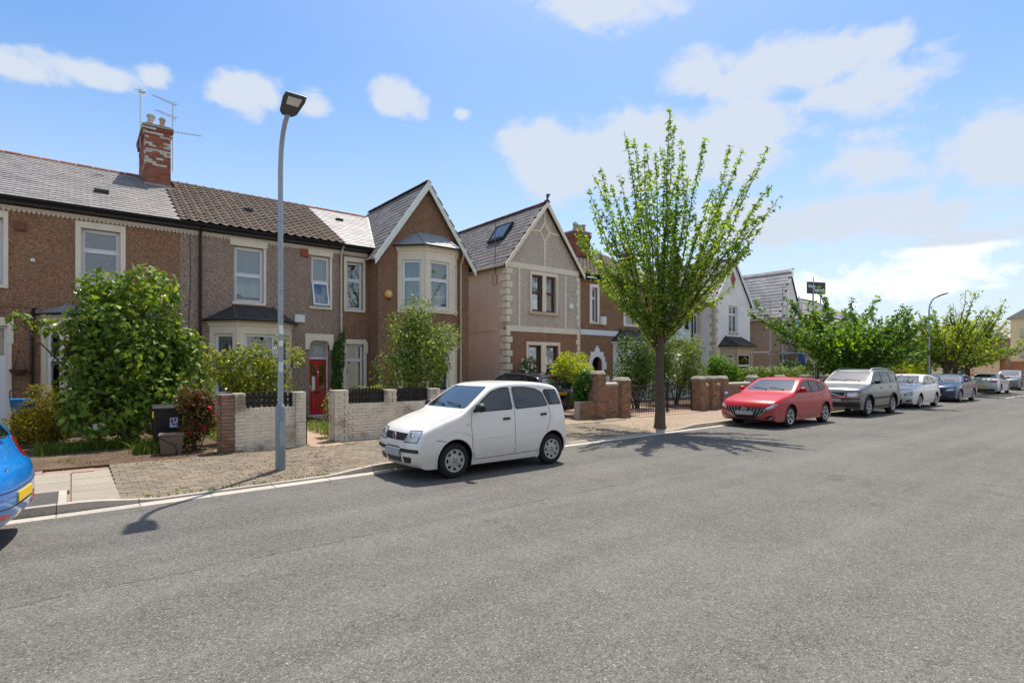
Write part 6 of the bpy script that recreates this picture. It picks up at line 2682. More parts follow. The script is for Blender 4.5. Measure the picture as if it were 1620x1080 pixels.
# ---- dark blue saloon
SALOON = lambda: [
    (.000, .38, .000, .46, .02, .0), (.003, .45, .010, .26, .05, .004), (.010, .52, .03, .19, .07, .01), (.03, .575, .06, None, .09, .02), (.065, .605, .10, None, .1, .03),
    (.15, .65, .16, None, .11, .035), (.275, .695, .275, None, .10, .03), (.31, .735, .31, None, .07, .03), (.44, .955, .44, None, .075, .025), (.49, .99, .49, None, .085, .025), (.55, 1.0, .55, None, .09, .025),
    (.64, .985, .64, None, .09, .025), (.71, .94, .71, None, .09, .025), (.825, .775, .825, None, .07, .02), (.86, .755, .86, None, .09, .02), (.965, .735, .955, None, .07, .02), (.985, .68, .97, .26, .07, .01), (.998, .48, .995, .36, .05, .005), (1.0, .43, 1.0, .43, .02, 0)]


def saloon_spec(L, W, H, wb, fo, zb=.18, **kw):
    P = [(a * L, b * H, c * L, (d if d else zb), r, cr) for a, b, c, d, r, cr in SALOON()]
    d = dict(L=L, W=W, H=H, wb=wb, fo=fo, belt=.675 * H, prof=P, rw=.33, rr=.235, ra=.37, tw=.22, tum=.23, bfl=.9, bf=.22, nf=.1, spokes=5, twin=True)
    d.update(kw)
    return d


def trim_saloon(c, glass='car_glass', ws='car_glass_pale', mirror=None):
    sp = c.sp
    L, H, W = sp['L'], sp['H'], sp['W'] / 2
    f = lambda a, b: (a * L, b * H)
    c.panel('windscreen', 'front', [(-.80 * W, .735 * H), (.80 * W, .735 * H), (.61 * W, .95 * H), (-.61 * W, .95 * H)], ws, r=.06)
    c.panel('rear_window', 'rear', [(-.72 * W, .79 * H), (.72 * W, .79 * H), (.56 * W, .94 * H), (-.56 * W, .94 * H)], glass, r=.06)
    side_glass(c, [[f(.345, .71), f(.40, .82), f(.445, .895), f(.49, .93), f(.535, .94), f(.55, .715)], [f(.565, .715), f(.552, .94), f(.62, .93), f(.68, .90), f(.735, .80), f(.73, .73)]], glass)
    c.mirror(.355 * L, .72 * H, mirror or c.paint)
    c.handle(.53 * L, .61 * H, c.paint)
    c.handle(.72 * L, .63 * H, c.paint)
    c.seams([[f(.34, .70), f(.315, .55), f(.33, .22)], [f(.558, .94), f(.56, .55), f(.565, .22)], [f(.735, .72), f(.76, .6), f(.73, .45)]])
    c.wipers(0, .735 * H, .5)
    for v in ('side', 'side+'):
        c.line('window_trim', v, [f(.33, .705), f(.56, .705), f(.75, .735)], .014, 'chrome')


BS = saloon_spec(4.95, 1.88, 1.46, 2.84, .95)
c = Car('parked_car', 'dark blue saloon with chrome window line next to the far trees', ((39.26 + 42.1) / 2, 8.5 + .92, 0), 0, BS, 'paint_blue_dark')
trim_saloon(c)
c.panel('grille', 'front', [(-.36, .66), (-.32, .44), (.32, .44), (.36, .66)], 'trim_black', off=.006, r=.05)
c.line('lower_trim', 'front', [(-.8, .31), (-.4, .27), (.4, .27), (.8, .31)], .03, 'chrome', off=.006)
c.panel('lower_grille', 'front', [(-.5, .40), (-.42, .30), (.42, .30), (.5, .40)], 'trim_black', off=.004, r=.03)
c.plate('front', 0, .40, 'plate_white')
for sg_ in (-1, 1):
    c.panel('headlight', 'front', [(sg_ * .46, .60), (sg_ * .5, .67), (sg_ * .76, .74), (sg_ * .82, .71), (sg_ * .74, .62)], 'lamp_clear', off=.006, r=.03, step=.05)

# ---- silver coupe seen from behind, and a pale car ahead of it
AS = saloon_spec(4.66, 1.83, 1.42, 2.7, .95)
c = Car('parked_car', 'pale silver saloon seen from behind with slim dark red tail lights', (55.6, 10.25, 0), math.pi, AS, 'paint_pale')
trim_saloon(c)
for sg_ in (-1, 1):
    c.panel('tail_light', 'rear', [(sg_ * .34, .80), (sg_ * .62, .76), (sg_ * .87, .80), (sg_ * .86, .89), (sg_ * .6, .90)], 'tail_red', off=.006, r=.04, step=.05)
c.panel('rear_valance', 'rear', [(-.7, .34), (-.66, .24), (.66, .24), (.7, .34)], 'trim_black', off=.006, r=.03)
c.plate('rear', 0, .52, 'plate_yellow')
p = c.hit('rear', 0, .80)[0]
mb = MB()
mb.lathe((p.x, 0, .80), [(.05, 0), (.05, .012), (0, .016)], 16, 'x')
c.add(mb, 'badge', 'chrome', 40)
DS = hatch_spec(4.3, 1.78, 1.6, 2.6, .9)
c = Car('parked_car', 'pale car beyond the silver saloon with only its roof showing', (65.5, 10.6, 0), 0, DS, 'paint_silver')
trim_hatch(c, plate='plate_white')

# ---- dark estate on the drive of the mauve house
ESTATE = lambda: [q for q in SALOON()[:11]] + [(.70, .985, .70, None, .09, .025), (.84, .945, .84, None, .09, .025), (.905, .91, .905, None, .07, .02), (.962, .735, .955, None, .07, .02), (.985, .66, .97, .26, .07, .01), (.998, .48, .995, .36, .05, .005), (1.0, .43, 1.0, .43, .02, 0)]
ES = saloon_spec(4.9, 1.86, 1.49, 2.97, .85)
ES['prof'] = [(a * 4.9, b * 1.49, c_ * 4.9, (d if d else .19), r, cr) for a, b, c_, d, r, cr in ESTATE()]
c = Car('parked_car', 'black estate car seen from behind on the drive beside the ivy covered pier', (14.02, 17.2, 0.13), -math.pi / 2, ES, 'paint_navy', group=None)
c.panel('windscreen', 'front', [(-.74, 1.10), (.74, 1.10), (.57, 1.41), (-.57, 1.41)], 'car_glass_pale', r=.06)
c.panel('rear_window', 'rear', [(-.68, 1.12), (.68, 1.12), (.56, 1.36), (-.56, 1.36)], 'car_glass_pale', r=.06)
side_glass(c, [[(1.69, 1.06), (1.96, 1.22), (2.18, 1.33), (2.4, 1.385), (2.62, 1.4), (2.69, 1.065)], [(2.76, 1.065), (2.7, 1.4), (3.2, 1.39), (3.5, 1.36), (3.56, 1.08)], [(3.63, 1.085), (3.58, 1.35), (4.1, 1.3), (4.35, 1.14)]])
c.mirror(1.74, 1.07, 'paint_navy')
sp_ = c.panel('roof_spoiler', 'top', [(4.2, -.56), (4.2, .56), (4.45, .58), (4.45, -.58)], 'paint_navy', off=.03, r=.03)
c.line('brake_light', 'top', [(4.44, -.25), (4.44, .25)], .02, 'tail_red', off=.03, parent=sp_)
for sg_ in (-1, 1):
    tl_ = c.panel('tail_light', 'rear', [(sg_ * .50, .84), (sg_ * .90, .83), (sg_ * .91, 1.0), (sg_ * .82, 1.02), (sg_ * .54, .93)], 'tail_red', off=.008, r=.03, step=.05)
    c.panel('reflector', 'rear', [(sg_ * .7, .40), (sg_ * .86, .42), (sg_ * .86, .46), (sg_ * .7, .44)], 'tail_red', off=.006, r=.01)
    ps = [c.hit('top', 2.1 + 2.1 * k / 8, sg_ * .58)[0] + Vector((0, 0, .035 if 0 < k < 8 else 0)) for k in range(9)]
    mb = MB()
    mb.tube(ps, .014, 6)
    c.add(mb, 'roof_rail', 'trim_gloss', 50)
    c.line('exhaust', 'rear', [(sg_ * .45, .26), (sg_ * .55, .26)], .05, 'chrome', off=.01)
c.plate('rear', 0, .80, 'plate_yellow', txt='CE59 MCJ')
p = c.hit('rear', 0, 1.0)[0]
mb = MB()
mb.lathe((p.x - .004, 0, 1.0), [(.045, 0), (.045, .014), (.036, .016), (0, .018)], 20, 'x')
bd = c.add(mb, 'badge', 'chrome', 40)
for k in range(4):
    mb = MB()
    a0 = math.pi / 2 * k
    mb.lathe((p.x + .0145, 0, 1.0), [(.0, .0), (.034, -.001), (.034, .001)], 5, 'x', a0, a0 + math.pi / 2)
    c.add(mb, 'badge_quarter', 'sticker_blue' if k % 2 else 'white_plastic', None, bd)
h = c.hit('top', 4.0, 0)[0]
mb = MB()
mb.prism([(h.x - .09, h.z - .01), (h.x + .09, h.z - .01), (h.x + .075, h.z + .07), (h.x + .02, h.z + .05)], -.02, .02, 'w')
c.add(mb, 'fin_aerial', 'trim_gloss', bevel=.008)
mb = MB()
a, b_ = c.hit('rear', -.05, 1.12)[0], c.hit('rear', .42, 1.16)[0]
mb.tube([a + Vector((.03, 0, 0)), b_ + Vector((.03, 0, 0))], .012, 5)
c.add(mb, 'wiper', 'trim_black')

# ---- blue hatchback leaving the frame at the left
PS = hatch_spec(3.97, 1.68, 1.46, 2.47, .82, ns=0, rr=.2, nr=.05, br=.1)
PS['prof'] = PS['prof'][:14] + [(a * 3.97, b * 1.46, c_ * 3.97, d, r, cr) for a, b, c_, d, r, cr in ((.945, .715, .94, .19, .07, .02), (.962, .60, .95, .2, .07, .01), (.975, .555, .965, .22, .06, .01), (.993, .53, .985, .26, .06, .005), (1.0, .42, .997, .36, .04, .005), (1.0, .36, 1.0, .375, .02, 0))]
c = Car('parked_car', 'bright blue hatchback cut by the left edge with red tail light', (-2.31, 8.5, 0), R(-9), PS, 'paint_blue')
trim_hatch(c, tail=False)
for sg_ in (-1, 1):
    tl_ = c.panel('tail_light', 'rear', [(sg_ * .50, .80), (sg_ * .53, 1.03), (sg_ * .735, 1.03), (sg_ * .755, .81)], 'tail_red', off=.008, r=.05, step=.04)
    c.panel('side_tail_light', 'side' if sg_ < 0 else 'side+', [(3.50, .84), (3.47, 1.0), (3.70, 1.02), (3.755, .82)], 'tail_red', off=.008, r=.03, step=.04)
    c.panel('reflector', 'rear', [(sg_ * .42, .32), (sg_ * .70, .36), (sg_ * .70, .41), (sg_ * .42, .37)], 'tail_red', off=.006, r=.01)
c.line('bumper_seam', 'rear', [(-.7, .60), (-.4, .585), (.4, .585), (.7, .60)], .008, 'trim_black')
c.line('bumper_crease', 'rear', [(-.72, .45), (-.4, .43), (.4, .43), (.72, .45)], .01, 'trim_black')
c.plate('rear', 0, .50, 'plate_yellow', h=.1, off=-.02)
lm = text_mesh('TDI', .05, .002, .001)
lm.materials.clear()
lm.materials.append(M['chrome'])
p = c.hit('rear', -.38, .80)
t_ = put('lettering', lm, c.root)
t_.matrix_local = fmat((p[0].x + .02, -.36, .79), (0, 1, 0), (0, 0, 1), (1, 0, 0))
a, b_ = c.hit('rear', -.3, 1.06)[0], c.hit('rear', .1, 1.07)[0]
mb = MB()
mb.tube([a + Vector((.04, 0, .02)), b_ + Vector((.05, 0, 0))], .014, 5)
c.add(mb, 'wiper', 'trim_black')
# ---------------------------------------------------------------- garden walls, piers, gates
def brick_pieces(parent, faces, brick, seed, bw=.225, bh=.075, limit=300):
    joint = .005 if brick == 'brick_paint' else .012
    """faces: (Fr, u0, u1, z0, z1) clad with separate bricks standing a little proud of the core"""
    rng = np.random.default_rng(seed)
    f, h = MB(), MB()
    for m_, w in ((f, bw - joint), (h, bw / 2 - joint)):
        m_.box(-w / 2, w / 2, -.03, .0, -(bh - joint) / 2, (bh - joint) / 2)
    full, half = [], []
    for fr, u0, u1, z0, z1 in faces:
        n = int(round((z1 - z0) / bh))
        for j in range(n):
            z = z0 + (j + .5) * (z1 - z0) / n
            cols = max(1, int(round((u1 - u0) / (bw / 2))))
            step = (u1 - u0) / cols
            i = 0
            if j % 2:
                half.append((u0 + step / 2, z, fr))
                i = 1
            while i < cols:
                if i + 2 <= cols:
                    full.append((u0 + (i + 1) * step, z, fr, step * 2 / bw))
                    i += 2
                else:
                    half.append((u0 + (i + .5) * step, z, fr))
                    i += 1
    def m4(q, s):
        u, z, fr = q[:3]
        p = fr(u, (.004 if brick == 'brick_paint' else .008) + abs(rng.normal(0, .0015)), z + rng.normal(0, .001))
        r = rng.normal(0, .006)
        ux = fr.u * math.cos(r) + Vector((0, 0, 1)) * math.sin(r)
        return fmat(p, ux * s, -fr.w, (0, 0, 1))
    fm = f.mesh('brick', Vector(), brick)
    hm = h.mesh('brick', Vector(), brick)
    tot = len(full) + len(half)
    lim = limit if tot <= limit else int(limit * len(full) / tot)
    pieces('brick', fm, [m4(q, q[3]) for q in full], parent, lim)
    if half:
        pieces('brick', hm, [m4(q, step / (bw / 2)) for q in half], parent, limit - lim if tot > limit else limit, 'half_brick_field')


def pier(t, x0, x1, y0, y1, z0, z1, brick, core, seed, cap=None):
    mb = MB()
    mb.box(x0, x1, y0, y1, z0, z1)
    mb.build('pier', core, t)
    if cap:
        mb = MB()
        c = .04
        mb.hexa([(x0 - c, y0 - c, z1), (x1 + c, y0 - c, z1), (x1 + c, y1 + c, z1), (x0 - c, y1 + c, z1),
                 (x0 + .04, y0 + .04, z1 + .13), (x1 - .04, y0 + .04, z1 + .13), (x1 - .04, y1 - .04, z1 + .13), (x0 + .04, y1 - .04, z1 + .13)])
        mb.build('pier_cap', cap, t, bevel=.025)
    return [(Fr(x0, y0), 0, x1 - x0, z0, z1), (Fr(x0, y1, -math.pi / 2), 0, y1 - y0, z0, z1)]


def pickets(t, x0, x1, y, z0, z1, arch=.06, n=None):
    n = n or int((x1 - x0) / .115)
    w = .075
    for i in range(n):
        x = x0 + (i + .5) * (x1 - x0) / n
        top = z1 + arch * (1 - (2 * (i + .5) / n - 1) ** 2) + random.uniform(-.006, .006)
        mb = MB()
        mb.prism([(x - w / 2, z0), (x + w / 2, z0), (x + w / 2, top - .03), (x, top), (x - w / 2, top - .03)], y - .01, y + .012, 'w')
        mb.build('picket', 'black_wood', t)
    for z in (z0 + .1, z1 - .1):
        mb = MB()
        mb.box(x0, x1, y + .014, y + .05, z - .03, z + .03)
        mb.build('rail', 'black_wood', t)


W = thing('garden_wall', 'cream painted brick garden wall with black pickets beside the lamp post', 'wall', (3.5, 13.1, 0), 'painted front walls')
mb = MB()
mb.box(2.93, 4.0, 13.02, 13.22, 0, .98)
mb.build('core', 'mortar_paint', W)
fs = [(Fr(2.93, 13.02), 0, 1.07, .1, .98)]
fs += pier(W, 2.73, 2.93, 13.0, 13.24, 0, 1.38, 'brick_paint', 'mortar_paint', 1)
fs += pier(W, 4.0, 4.23, 13.0, 13.24, 0, 1.38, 'brick_paint', 'mortar_paint', 2)
brick_pieces(W, fs, 'brick_paint', 5)
mb = MB()
for a, b in ((2.93, 4.0),):
    n = 14
    for i in range(n):
        mb.box(a + (b - a) * i / n + .004, a + (b - a) * (i + 1) / n - .004, 13.01, 13.23, .98, 1.045 + random.uniform(-.004, .004))
stuff(mb.build('coping_bricks', 'brick_paint', W))
pickets(W, 2.96, 3.98, 13.12, 1.05, 1.37, .05, 9)
P_ = thing('brick_pier', 'dark red brick pier joined to the left end of the painted wall', 'pier', (2.6, 13.1, 0))
fs = pier(P_, 2.47, 2.722, 13.02, 13.3, 0, 1.36, 'brick_brown', 'mortar', 3)
brick_pieces(P_, fs, 'brick_brown', 6)
W = thing('garden_wall', 'cream painted brick garden wall with two picket panels behind the white hatchback', 'wall', (6.5, 13.45, 0), 'painted front walls')
mb = MB()
mb.box(5.4, 8.0, 13.37, 13.57, 0, .96)
mb.build('core', 'mortar_paint', W)
fs = [(Fr(5.4, 13.37), 0, 2.36, .1, .96)]
fs += pier(W, 5.03, 5.4, 13.35, 13.62, 0, 1.38, 'brick_paint', 'mortar_paint', 1)
f3 = pier(W, 6.45, 6.72, 13.35, 13.6, .0, 1.36, 'brick_paint', 'mortar_paint', 1)
f3 = [(f3[0][0], 0, .27, .96, 1.36), (f3[1][0], 0, .25, .96, 1.36)]
f4 = pier(W, 7.76, 8.05, 13.35, 13.6, .0, 1.36, 'brick_paint', 'mortar_paint', 1)
brick_pieces(W, fs + f3 + f4[:1], 'brick_paint', 9)
for a, b in ((5.4, 6.45), (6.72, 7.76)):
    mb = MB()
    n = 14
    for i in range(n):
        mb.box(a + (b - a) * i / n + .004, a + (b - a) * (i + 1) / n - .004, 13.36, 13.58, .96, 1.03 + random.uniform(-.004, .004))
    stuff(mb.build('coping_bricks', 'brick_paint', W))
    pickets(W, a + .03, b - .03, 13.47, 1.03, 1.37, .06, 11)
G = thing('garden_gate', 'narrow black iron gate standing open beside the painted wall', 'gate', (4.27, 13.1, 0))
mb = MB()
GF = Fr(4.26, 13.05, R(72))
mb.fr = GF
for u in (0, .75):
    mb.box(u - .02, u + .02, -.02, .02, .15, 1.2)
for z in (.25, .7, 1.12):
    mb.box(.02, .73, -.015, .015, z - .015, z + .015)
mb.build('frame', 'black_paint', G)
mb = MB()
for k in range(6):
    mb.tube([GF(.1 + .11 * k, 0, .26), GF(.1 + .11 * k, 0, 1.2)], .008, 6)
stuff(mb.build('bars', 'black_paint', G))

W = thing('boundary_wall', 'old brown brick wall with tall pier, half covered by ivy', 'wall', (15, 13.6, 0))
fs = pier(W, 14.5, 14.95, 13.35, 13.8, 0, 1.7, 'brick_brown', 'mortar', 3, 'concrete')
fb = pier(W, 15.78, 16.28, 13.3, 13.75, 0, 1.45, 'brick_brown', 'mortar', 3, 'concrete')
mb = MB()
mb.box(14.96, 15.77, 13.42, 13.68, 0, 1.28)
mb.box(13.7, 14.49, 13.42, 13.68, 0, .75)
stuff(mb.build('core', 'mortar', W))
brick_pieces(W, fs + fb + [(Fr(14.96, 13.42), 0, .81, .05, 1.28), (Fr(13.7, 13.42), 0, .79, .05, .75)], 'brick_brown', 12, limit=300)
mb = MB()
mb.prism([(13.38, 1.28), (13.72, 1.28), (13.7, 1.36), (13.55, 1.42), (13.4, 1.36)], 14.96, 15.77, 'u')
mb.build('coping', 'concrete', W, bevel=.02)

G = thing('iron_gates', 'pair of black iron drive gates between brick piers behind the tree trunk', 'gate', (18.5, 13.6, 0))
for x0, x1, y0, y1 in ((16.35, 18.95, 13.55, 13.6), (19.0, 20.75, 13.6, 13.65)):
    leaf = MB()
    fr = Fr(x0, y0, math.atan2(y1 - y0, x1 - x0))
    L = math.hypot(x1 - x0, y1 - y0)
    leaf.fr = fr
    for z in (.22, 1.02, 1.22):
        leaf.box(0, L, -.012, .012, z - .015, z + .015)
    for u in (0, L - .04):
        leaf.box(u, u + .04, -.02, .02, .14, 1.34)
    lf = leaf.build('gate_leaf', 'black_paint', G)
    bars = MB(fr)
    n = int(L / .11)
    for i in range(1, n):
        u = L * i / n
        bars.box(u - .008, u + .008, -.008, .008, .14, 1.2 + .08 * math.sin(math.pi * i / n))
    stuff(bars.build('bars', 'black_paint', lf))
W = thing('boundary_wall', 'long brown brick wall with stone capped piers behind the red hatchback', 'wall', (27, 13.6, 0))
fs = []
for x in (20.85, 21.75, 22.65, 25.4, 28.2, 31.0, 33.6):
    fs += pier(W, x, x + .42, 13.3, 13.72, 0, 1.45, 'brick_brown', 'mortar', 2, 'concrete')[:2 if x < 23 else 1]
mb = MB()
mb.box(21.27, 33.6, 13.4, 13.64, 0, 1.16)
mb.build('core', 'mortar', W)
brick_pieces(W, fs + [(Fr(21.27, 13.4), 0, .48, .05, 1.16), (Fr(22.17, 13.4), 0, .48, .05, 1.16), (Fr(23.07, 13.4), 0, 2.33, .05, 1.16), (Fr(25.82, 13.4), 0, 2.38, .05, 1.16), (Fr(28.62, 13.4), 0, 2.38, .05, 1.16), (Fr(31.42, 13.4), 0, 2.18, .05, 1.16)], 'brick_brown', 13)
mb = MB()
mb.prism([(13.36, 1.16), (13.68, 1.16), (13.66, 1.23), (13.52, 1.28), (13.38, 1.23)], 21.3, 33.6, 'u')
mb.build('coping', 'concrete', W)
mb = MB()
S_ = thing('wall_sign', 'small blue and white sign on the brown wall by the red hatchback', 'sign', (22.9, 13.25, .7))
mb.box(22.72, 22.98, 13.26, 13.285, .55, 1.0)
b_ = mb.build('board', 'sticker_blue', S_)
mb = MB()
mb.box(22.74, 22.96, 13.25, 13.259, .78, .88)
mb.build('stripe', 'white_plastic', b_)

# ---------------------------------------------------------------- lamps, sign, bins, boxes
def street_lamp(label, x, y, k=1.0, group='street lamps along the kerb', detail=True, reach=0.45):
    t = thing('street_lamp', label, 'street lamp', (x, y, .1), group)
    mb = MB()
    mb.lathe((x, y, 0), [(0, .05), (.088, .05), (.088, 1.18), (.08, 1.23), (.055, 1.27), (0, 1.27)], 16)
    base = mb.build('base', 'galv_dark', t, 40)
    mb = MB()
    mb.box(x - .04, x + .04, y - .092, y - .086, .5, .95)
    mb.build('door', 'galv', base)
    mb = MB()
    pts = [(x, y, 1.25), (x, y, 3), (x, y, 5.0), (x, y, 5.55), (x, y - .04, 5.9), (x, y - .14, 6.16), (x, y - .28, 6.33), (x, y - reach, 6.42)]
    mb.tube(pts, [.05, .048, .046, .045, .044, .043, .042, .04], 12)
    mb.build('column', 'galv', t, 60)
    d = Vector((0, -.955, .30)).normalized()
    n = Vector((0, .30, .955)).normalized()
    o = Vector((x, y - reach + .06, 6.40))
    mb = MB()
    def P(a, w, h):
        q = o + d * a + n * h
        return (q.x + w, q.y, q.z)
    secs = [(0, .085, .03), (.08, .145, .045), (.42, .185, .05), (.56, .175, .03)]
    rings = []
    for a, w, h in secs:
        rings.append([mb.p(*P(a, sx, hh)) for sx, hh in ((-w, 0), (w, 0), (w, h * .6), (w * .75, h), (-w * .75, h), (-w, h * .6))])
    for r0, r1 in zip(rings, rings[1:]):
        for i in range(6):
            mb.face(r0[i], r0[(i + 1) % 6], r1[(i + 1) % 6], r1[i])
    mb.face(*rings[0])
    mb.face(*rings[-1][::-1])
    hd = mb.build('lamp_head', 'lamp_grey', t, bevel=.008)
    mb = MB()
    mb.hexa([P(.30, -.10, -.012), P(.30, .10, -.012), P(.49, .115, -.012), P(.49, -.115, -.012), P(.30, -.10, .005), P(.30, .10, .005), P(.49, .115, .005), P(.49, -.115, .005)])
    mb.build('lens', 'lamp_lens', hd, bevel=.003)
    if detail:
        for z, h, mm in ((2.55, .16, 'white_plastic'), (2.33, .1, 'white_plastic'), (1.86, .18, 'sticker')):
            mb = MB()
            mb.lathe((x, y, z), [(.0505, 0), (.0525, 0), (.0525, h), (.0505, h)], 10, 'z', -2.4, -.9)
            mb.build('sticker', mm, t)
    return t


street_lamp('tall galvanised street lamp with flat head on the block paving', 2.97, 10.52, reach=.45)
street_lamp('distant galvanised street lamp in front of the lime green trees', 42.4, 10.75, detail=False, reach=.5)
S_ = thing('traffic_sign', 'grey back of a road sign on post beyond the silver four-by-four', 'sign', (35.0, 10.7, .1))
mb = MB()
mb.tube([(35.0, 10.7, 0), (35.0, 10.7, 3.05)], .045, 10)
mb.build('post', 'galv_dark', S_, 50)
FSG = Fr(35.0, 10.75, R(-52))
mb = MB(FSG)
mb.box(-.52, .42, -.05, -.035, 2.35, 2.95)
mb.build('plate', 'sign_back', S_, bevel=.01)
mb = MB(FSG)
mb.box(-.46, .36, -.034, -.012, 2.48, 2.52)
mb.box(-.46, .36, -.034, -.012, 2.78, 2.82)
stuff(mb.build('channel', 'galv', S_))
mb = MB()
mb.lathe((35.0, 10.7, 1.3), [(.046, 0), (.05, 0), (.05, .15), (.046, .15)], 10)
mb.build('sticker', 'white_plastic', S_)
S_ = thing('road_post', 'pale grey post among the far tree trunks', 'post', (52.6, 11.6, .1))
mb = MB()
mb.tube([(52.6, 11.6, 0), (52.6, 11.6, 2.9)], .07, 10)
mb.build('shaft', 'alu', S_, 50)
mb = MB()
mb.lathe((52.6, 11.6, 0), [(.09, 0), (.09, .2), (.07, .25)], 10)
mb.build('foot', 'galv_dark', S_)

B = thing('wheelie_bin', 'black wheelie bin with white number sticker under the big leafy shrub', 'bin', (1.62, 14.3, .12))
x, y = 1.62, 14.3
mb = MB()
mb.hexa([(x - .22, y - .24, .17), (x + .22, y - .24, .17), (x + .22, y + .2, .17), (x - .22, y + .2, .17),
         (x - .285, y - .32, 1.02), (x + .285, y - .32, 1.02), (x + .285, y + .28, 1.02), (x - .285, y + .28, 1.02)])
body = mb.build('body', 'bin_black', B, bevel=.03)
mb = MB()
mb.box(x - .30, x + .30, y - .34, y + .3, .985, 1.03)
mb.build('rim', 'bin_black', B, bevel=.012)
mb = MB()
mb.prism([(y - .36, 1.035), (y + .31, 1.035), (y + .31, 1.10), (y - .1, 1.135), (y - .33, 1.09)], x - .305, x + .305, 'u')
mb.build('lid', 'bin_black', B, bevel=.02)
mb = MB()
mb.tube([(x - .24, y + .36, 1.06), (x + .24, y + .36, 1.06)], .02, 8)
mb.build('handle', 'bin_black', B)
for sx in (-1, 1):
    mb = MB()
    mb.lathe((x + sx * .25, y + .2, .22), [(0, -.03), (.1, -.03), (.1, .03), (0, .03)], 16, 'x')
    mb.build('wheel', 'tyre', B)
def fb(u, k, off=.004):
    z = .17 + k * .85
    return (x + u * (.44 + .13 * k) / .5 * .5, y - .24 - .08 * k - off, z)
mb = MB()
mb.hexa([fb(.05, .55), fb(.33, .55), fb(.33, .8), fb(.05, .8), fb(.05, .55, .007), fb(.33, .55, .007), fb(.33, .8, .007), fb(.05, .8, .007)])
st_ = mb.build('sticker', 'sticker', B)
for u0, u1, k0, k1 in ((.08, .16, .66, .77), (.2, .27, .7, .78), (.14, .24, .6, .65), (.28, .31, .58, .68)):
    mb = MB()
    mb.hexa([fb(u0, k0, .007), fb(u1, k0, .007), fb(u1, k1, .007), fb(u0, k1, .007), fb(u0, k0, .009), fb(u1, k0, .009), fb(u1, k1, .009), fb(u0, k1, .009)])
    mb.build('printed_mark', 'sticker_blue', st_)
mb = MB()
mb.box(x - .30, x - .27, y - .345, y - .335, .86, 1.0)
mb.build('tag', 'yellow_tag', B)
C_ = thing('food_caddy', 'brown food waste caddy standing in front of the black wheelie bin', 'bin', (1.62, 13.5, .12))
x, y = 1.62, 13.5
fr = Fr(x, y, R(-10))
mb = MB(fr)
mb.hexa([(-.18, .15, .13), (.18, .15, .13), (.18, -.15, .13), (-.18, -.15, .13), (-.22, .19, .52), (.22, .19, .52), (.22, -.19, .52), (-.22, -.19, .52)])
mb.build('body', 'bin_brown', C_, bevel=.02)
mb = MB(fr)
mb.box(-.235, .235, -.205, .205, .52, .56)
mb.build('lid', 'bin_brown', C_, bevel=.012)
mb = MB(fr)
pts = [fr(-.22, .2, .5), fr(-.1, .24, .43), fr(.08, .25, .33), fr(.1, .24, .2), fr(.12, .24, .14)]
mb.fr = None
mb.tube(pts, .013, 6)
mb.build('handle', 'bin_black', C_, 50)
RB = thing('recycling_box', 'blue recycling box with black handle by the far left door', 'box', (-.95, 17.6, .1))
mb = MB()
x, y = -.93, 17.6
mb.hexa([(x - .2, y - .15, .86), (x + .2, y - .15, .86), (x + .2, y + .15, .86), (x - .2, y + .15, .86), (x - .25, y - .19, 1.2), (x + .25, y - .19, 1.2), (x + .25, y + .19, 1.2), (x - .25, y + .19, 1.2)])
mb.build('box', 'blue_box', RB, bevel=.02)
mb = MB()
mb.tube([(x - .24, y, 1.18), (x - .24, y, 1.38), (x - .2, y, 1.42), (x + .2, y, 1.42), (x + .24, y, 1.38), (x + .24, y, 1.18)], .014, 6)
mb.build('handle', 'bin_black', RB, 50)
mb = MB()
mb.box(x - .22, x + .22, y - .17, y + .17, .1, .84)
mb.build('stand', 'bin_black', RB, bevel=.03)

# ---------------------------------------------------------------- scaffolding
SF = thing('scaffolding', 'tube scaffolding with boarded lifts wrapped round the brown gabled house', 'scaffolding', (42, 18.5, 0))
def tube_(a, b):
    mb = MB()
    mb.tube([a, b], .035, 6)
    mb.build('tube', 'steel_tube', SF, 50)
XS = (38.9, 41.4, 43.8, 46.4)
for i, x in enumerate(XS):
    tube_((x, 18.3, 0), (x, 18.3, (7.7, 7.2, 8.8, 7.4)[i]))
    tube_((x + .05, 19.2, 0), (x + .05, 19.2, (6.9, 6.6, 7.0, 6.8)[i]))
for y in (20.8, 23.0):
    tube_((38.9, y, 0), (38.9, y, 7.0))
for z in (3.0, 5.35, 6.2, 6.7):
    tube_((38.4, 18.26, z), (47.0, 18.26, z))
    tube_((38.86, 18.0, z + .07), (38.86, 23.4, z + .07))
for x in XS:
    for z in (3.0, 5.35):
        tube_((x + .04, 17.9, z - .08), (x + .04, 19.4, z - .08))
tube_((39, 18.24, .2), (41.3, 18.24, 3.0))
tube_((43.8, 18.24, 3.1), (46.3, 18.24, 5.3))
for z in (3.08, 5.43):
    for k in range(4):
        mb = MB()
        mb.box(38.6, 46.8, 18.33 + .22 * k, 18.53 + .22 * k, z, z + .04)
        mb.build('board', 'board_wood', SF)
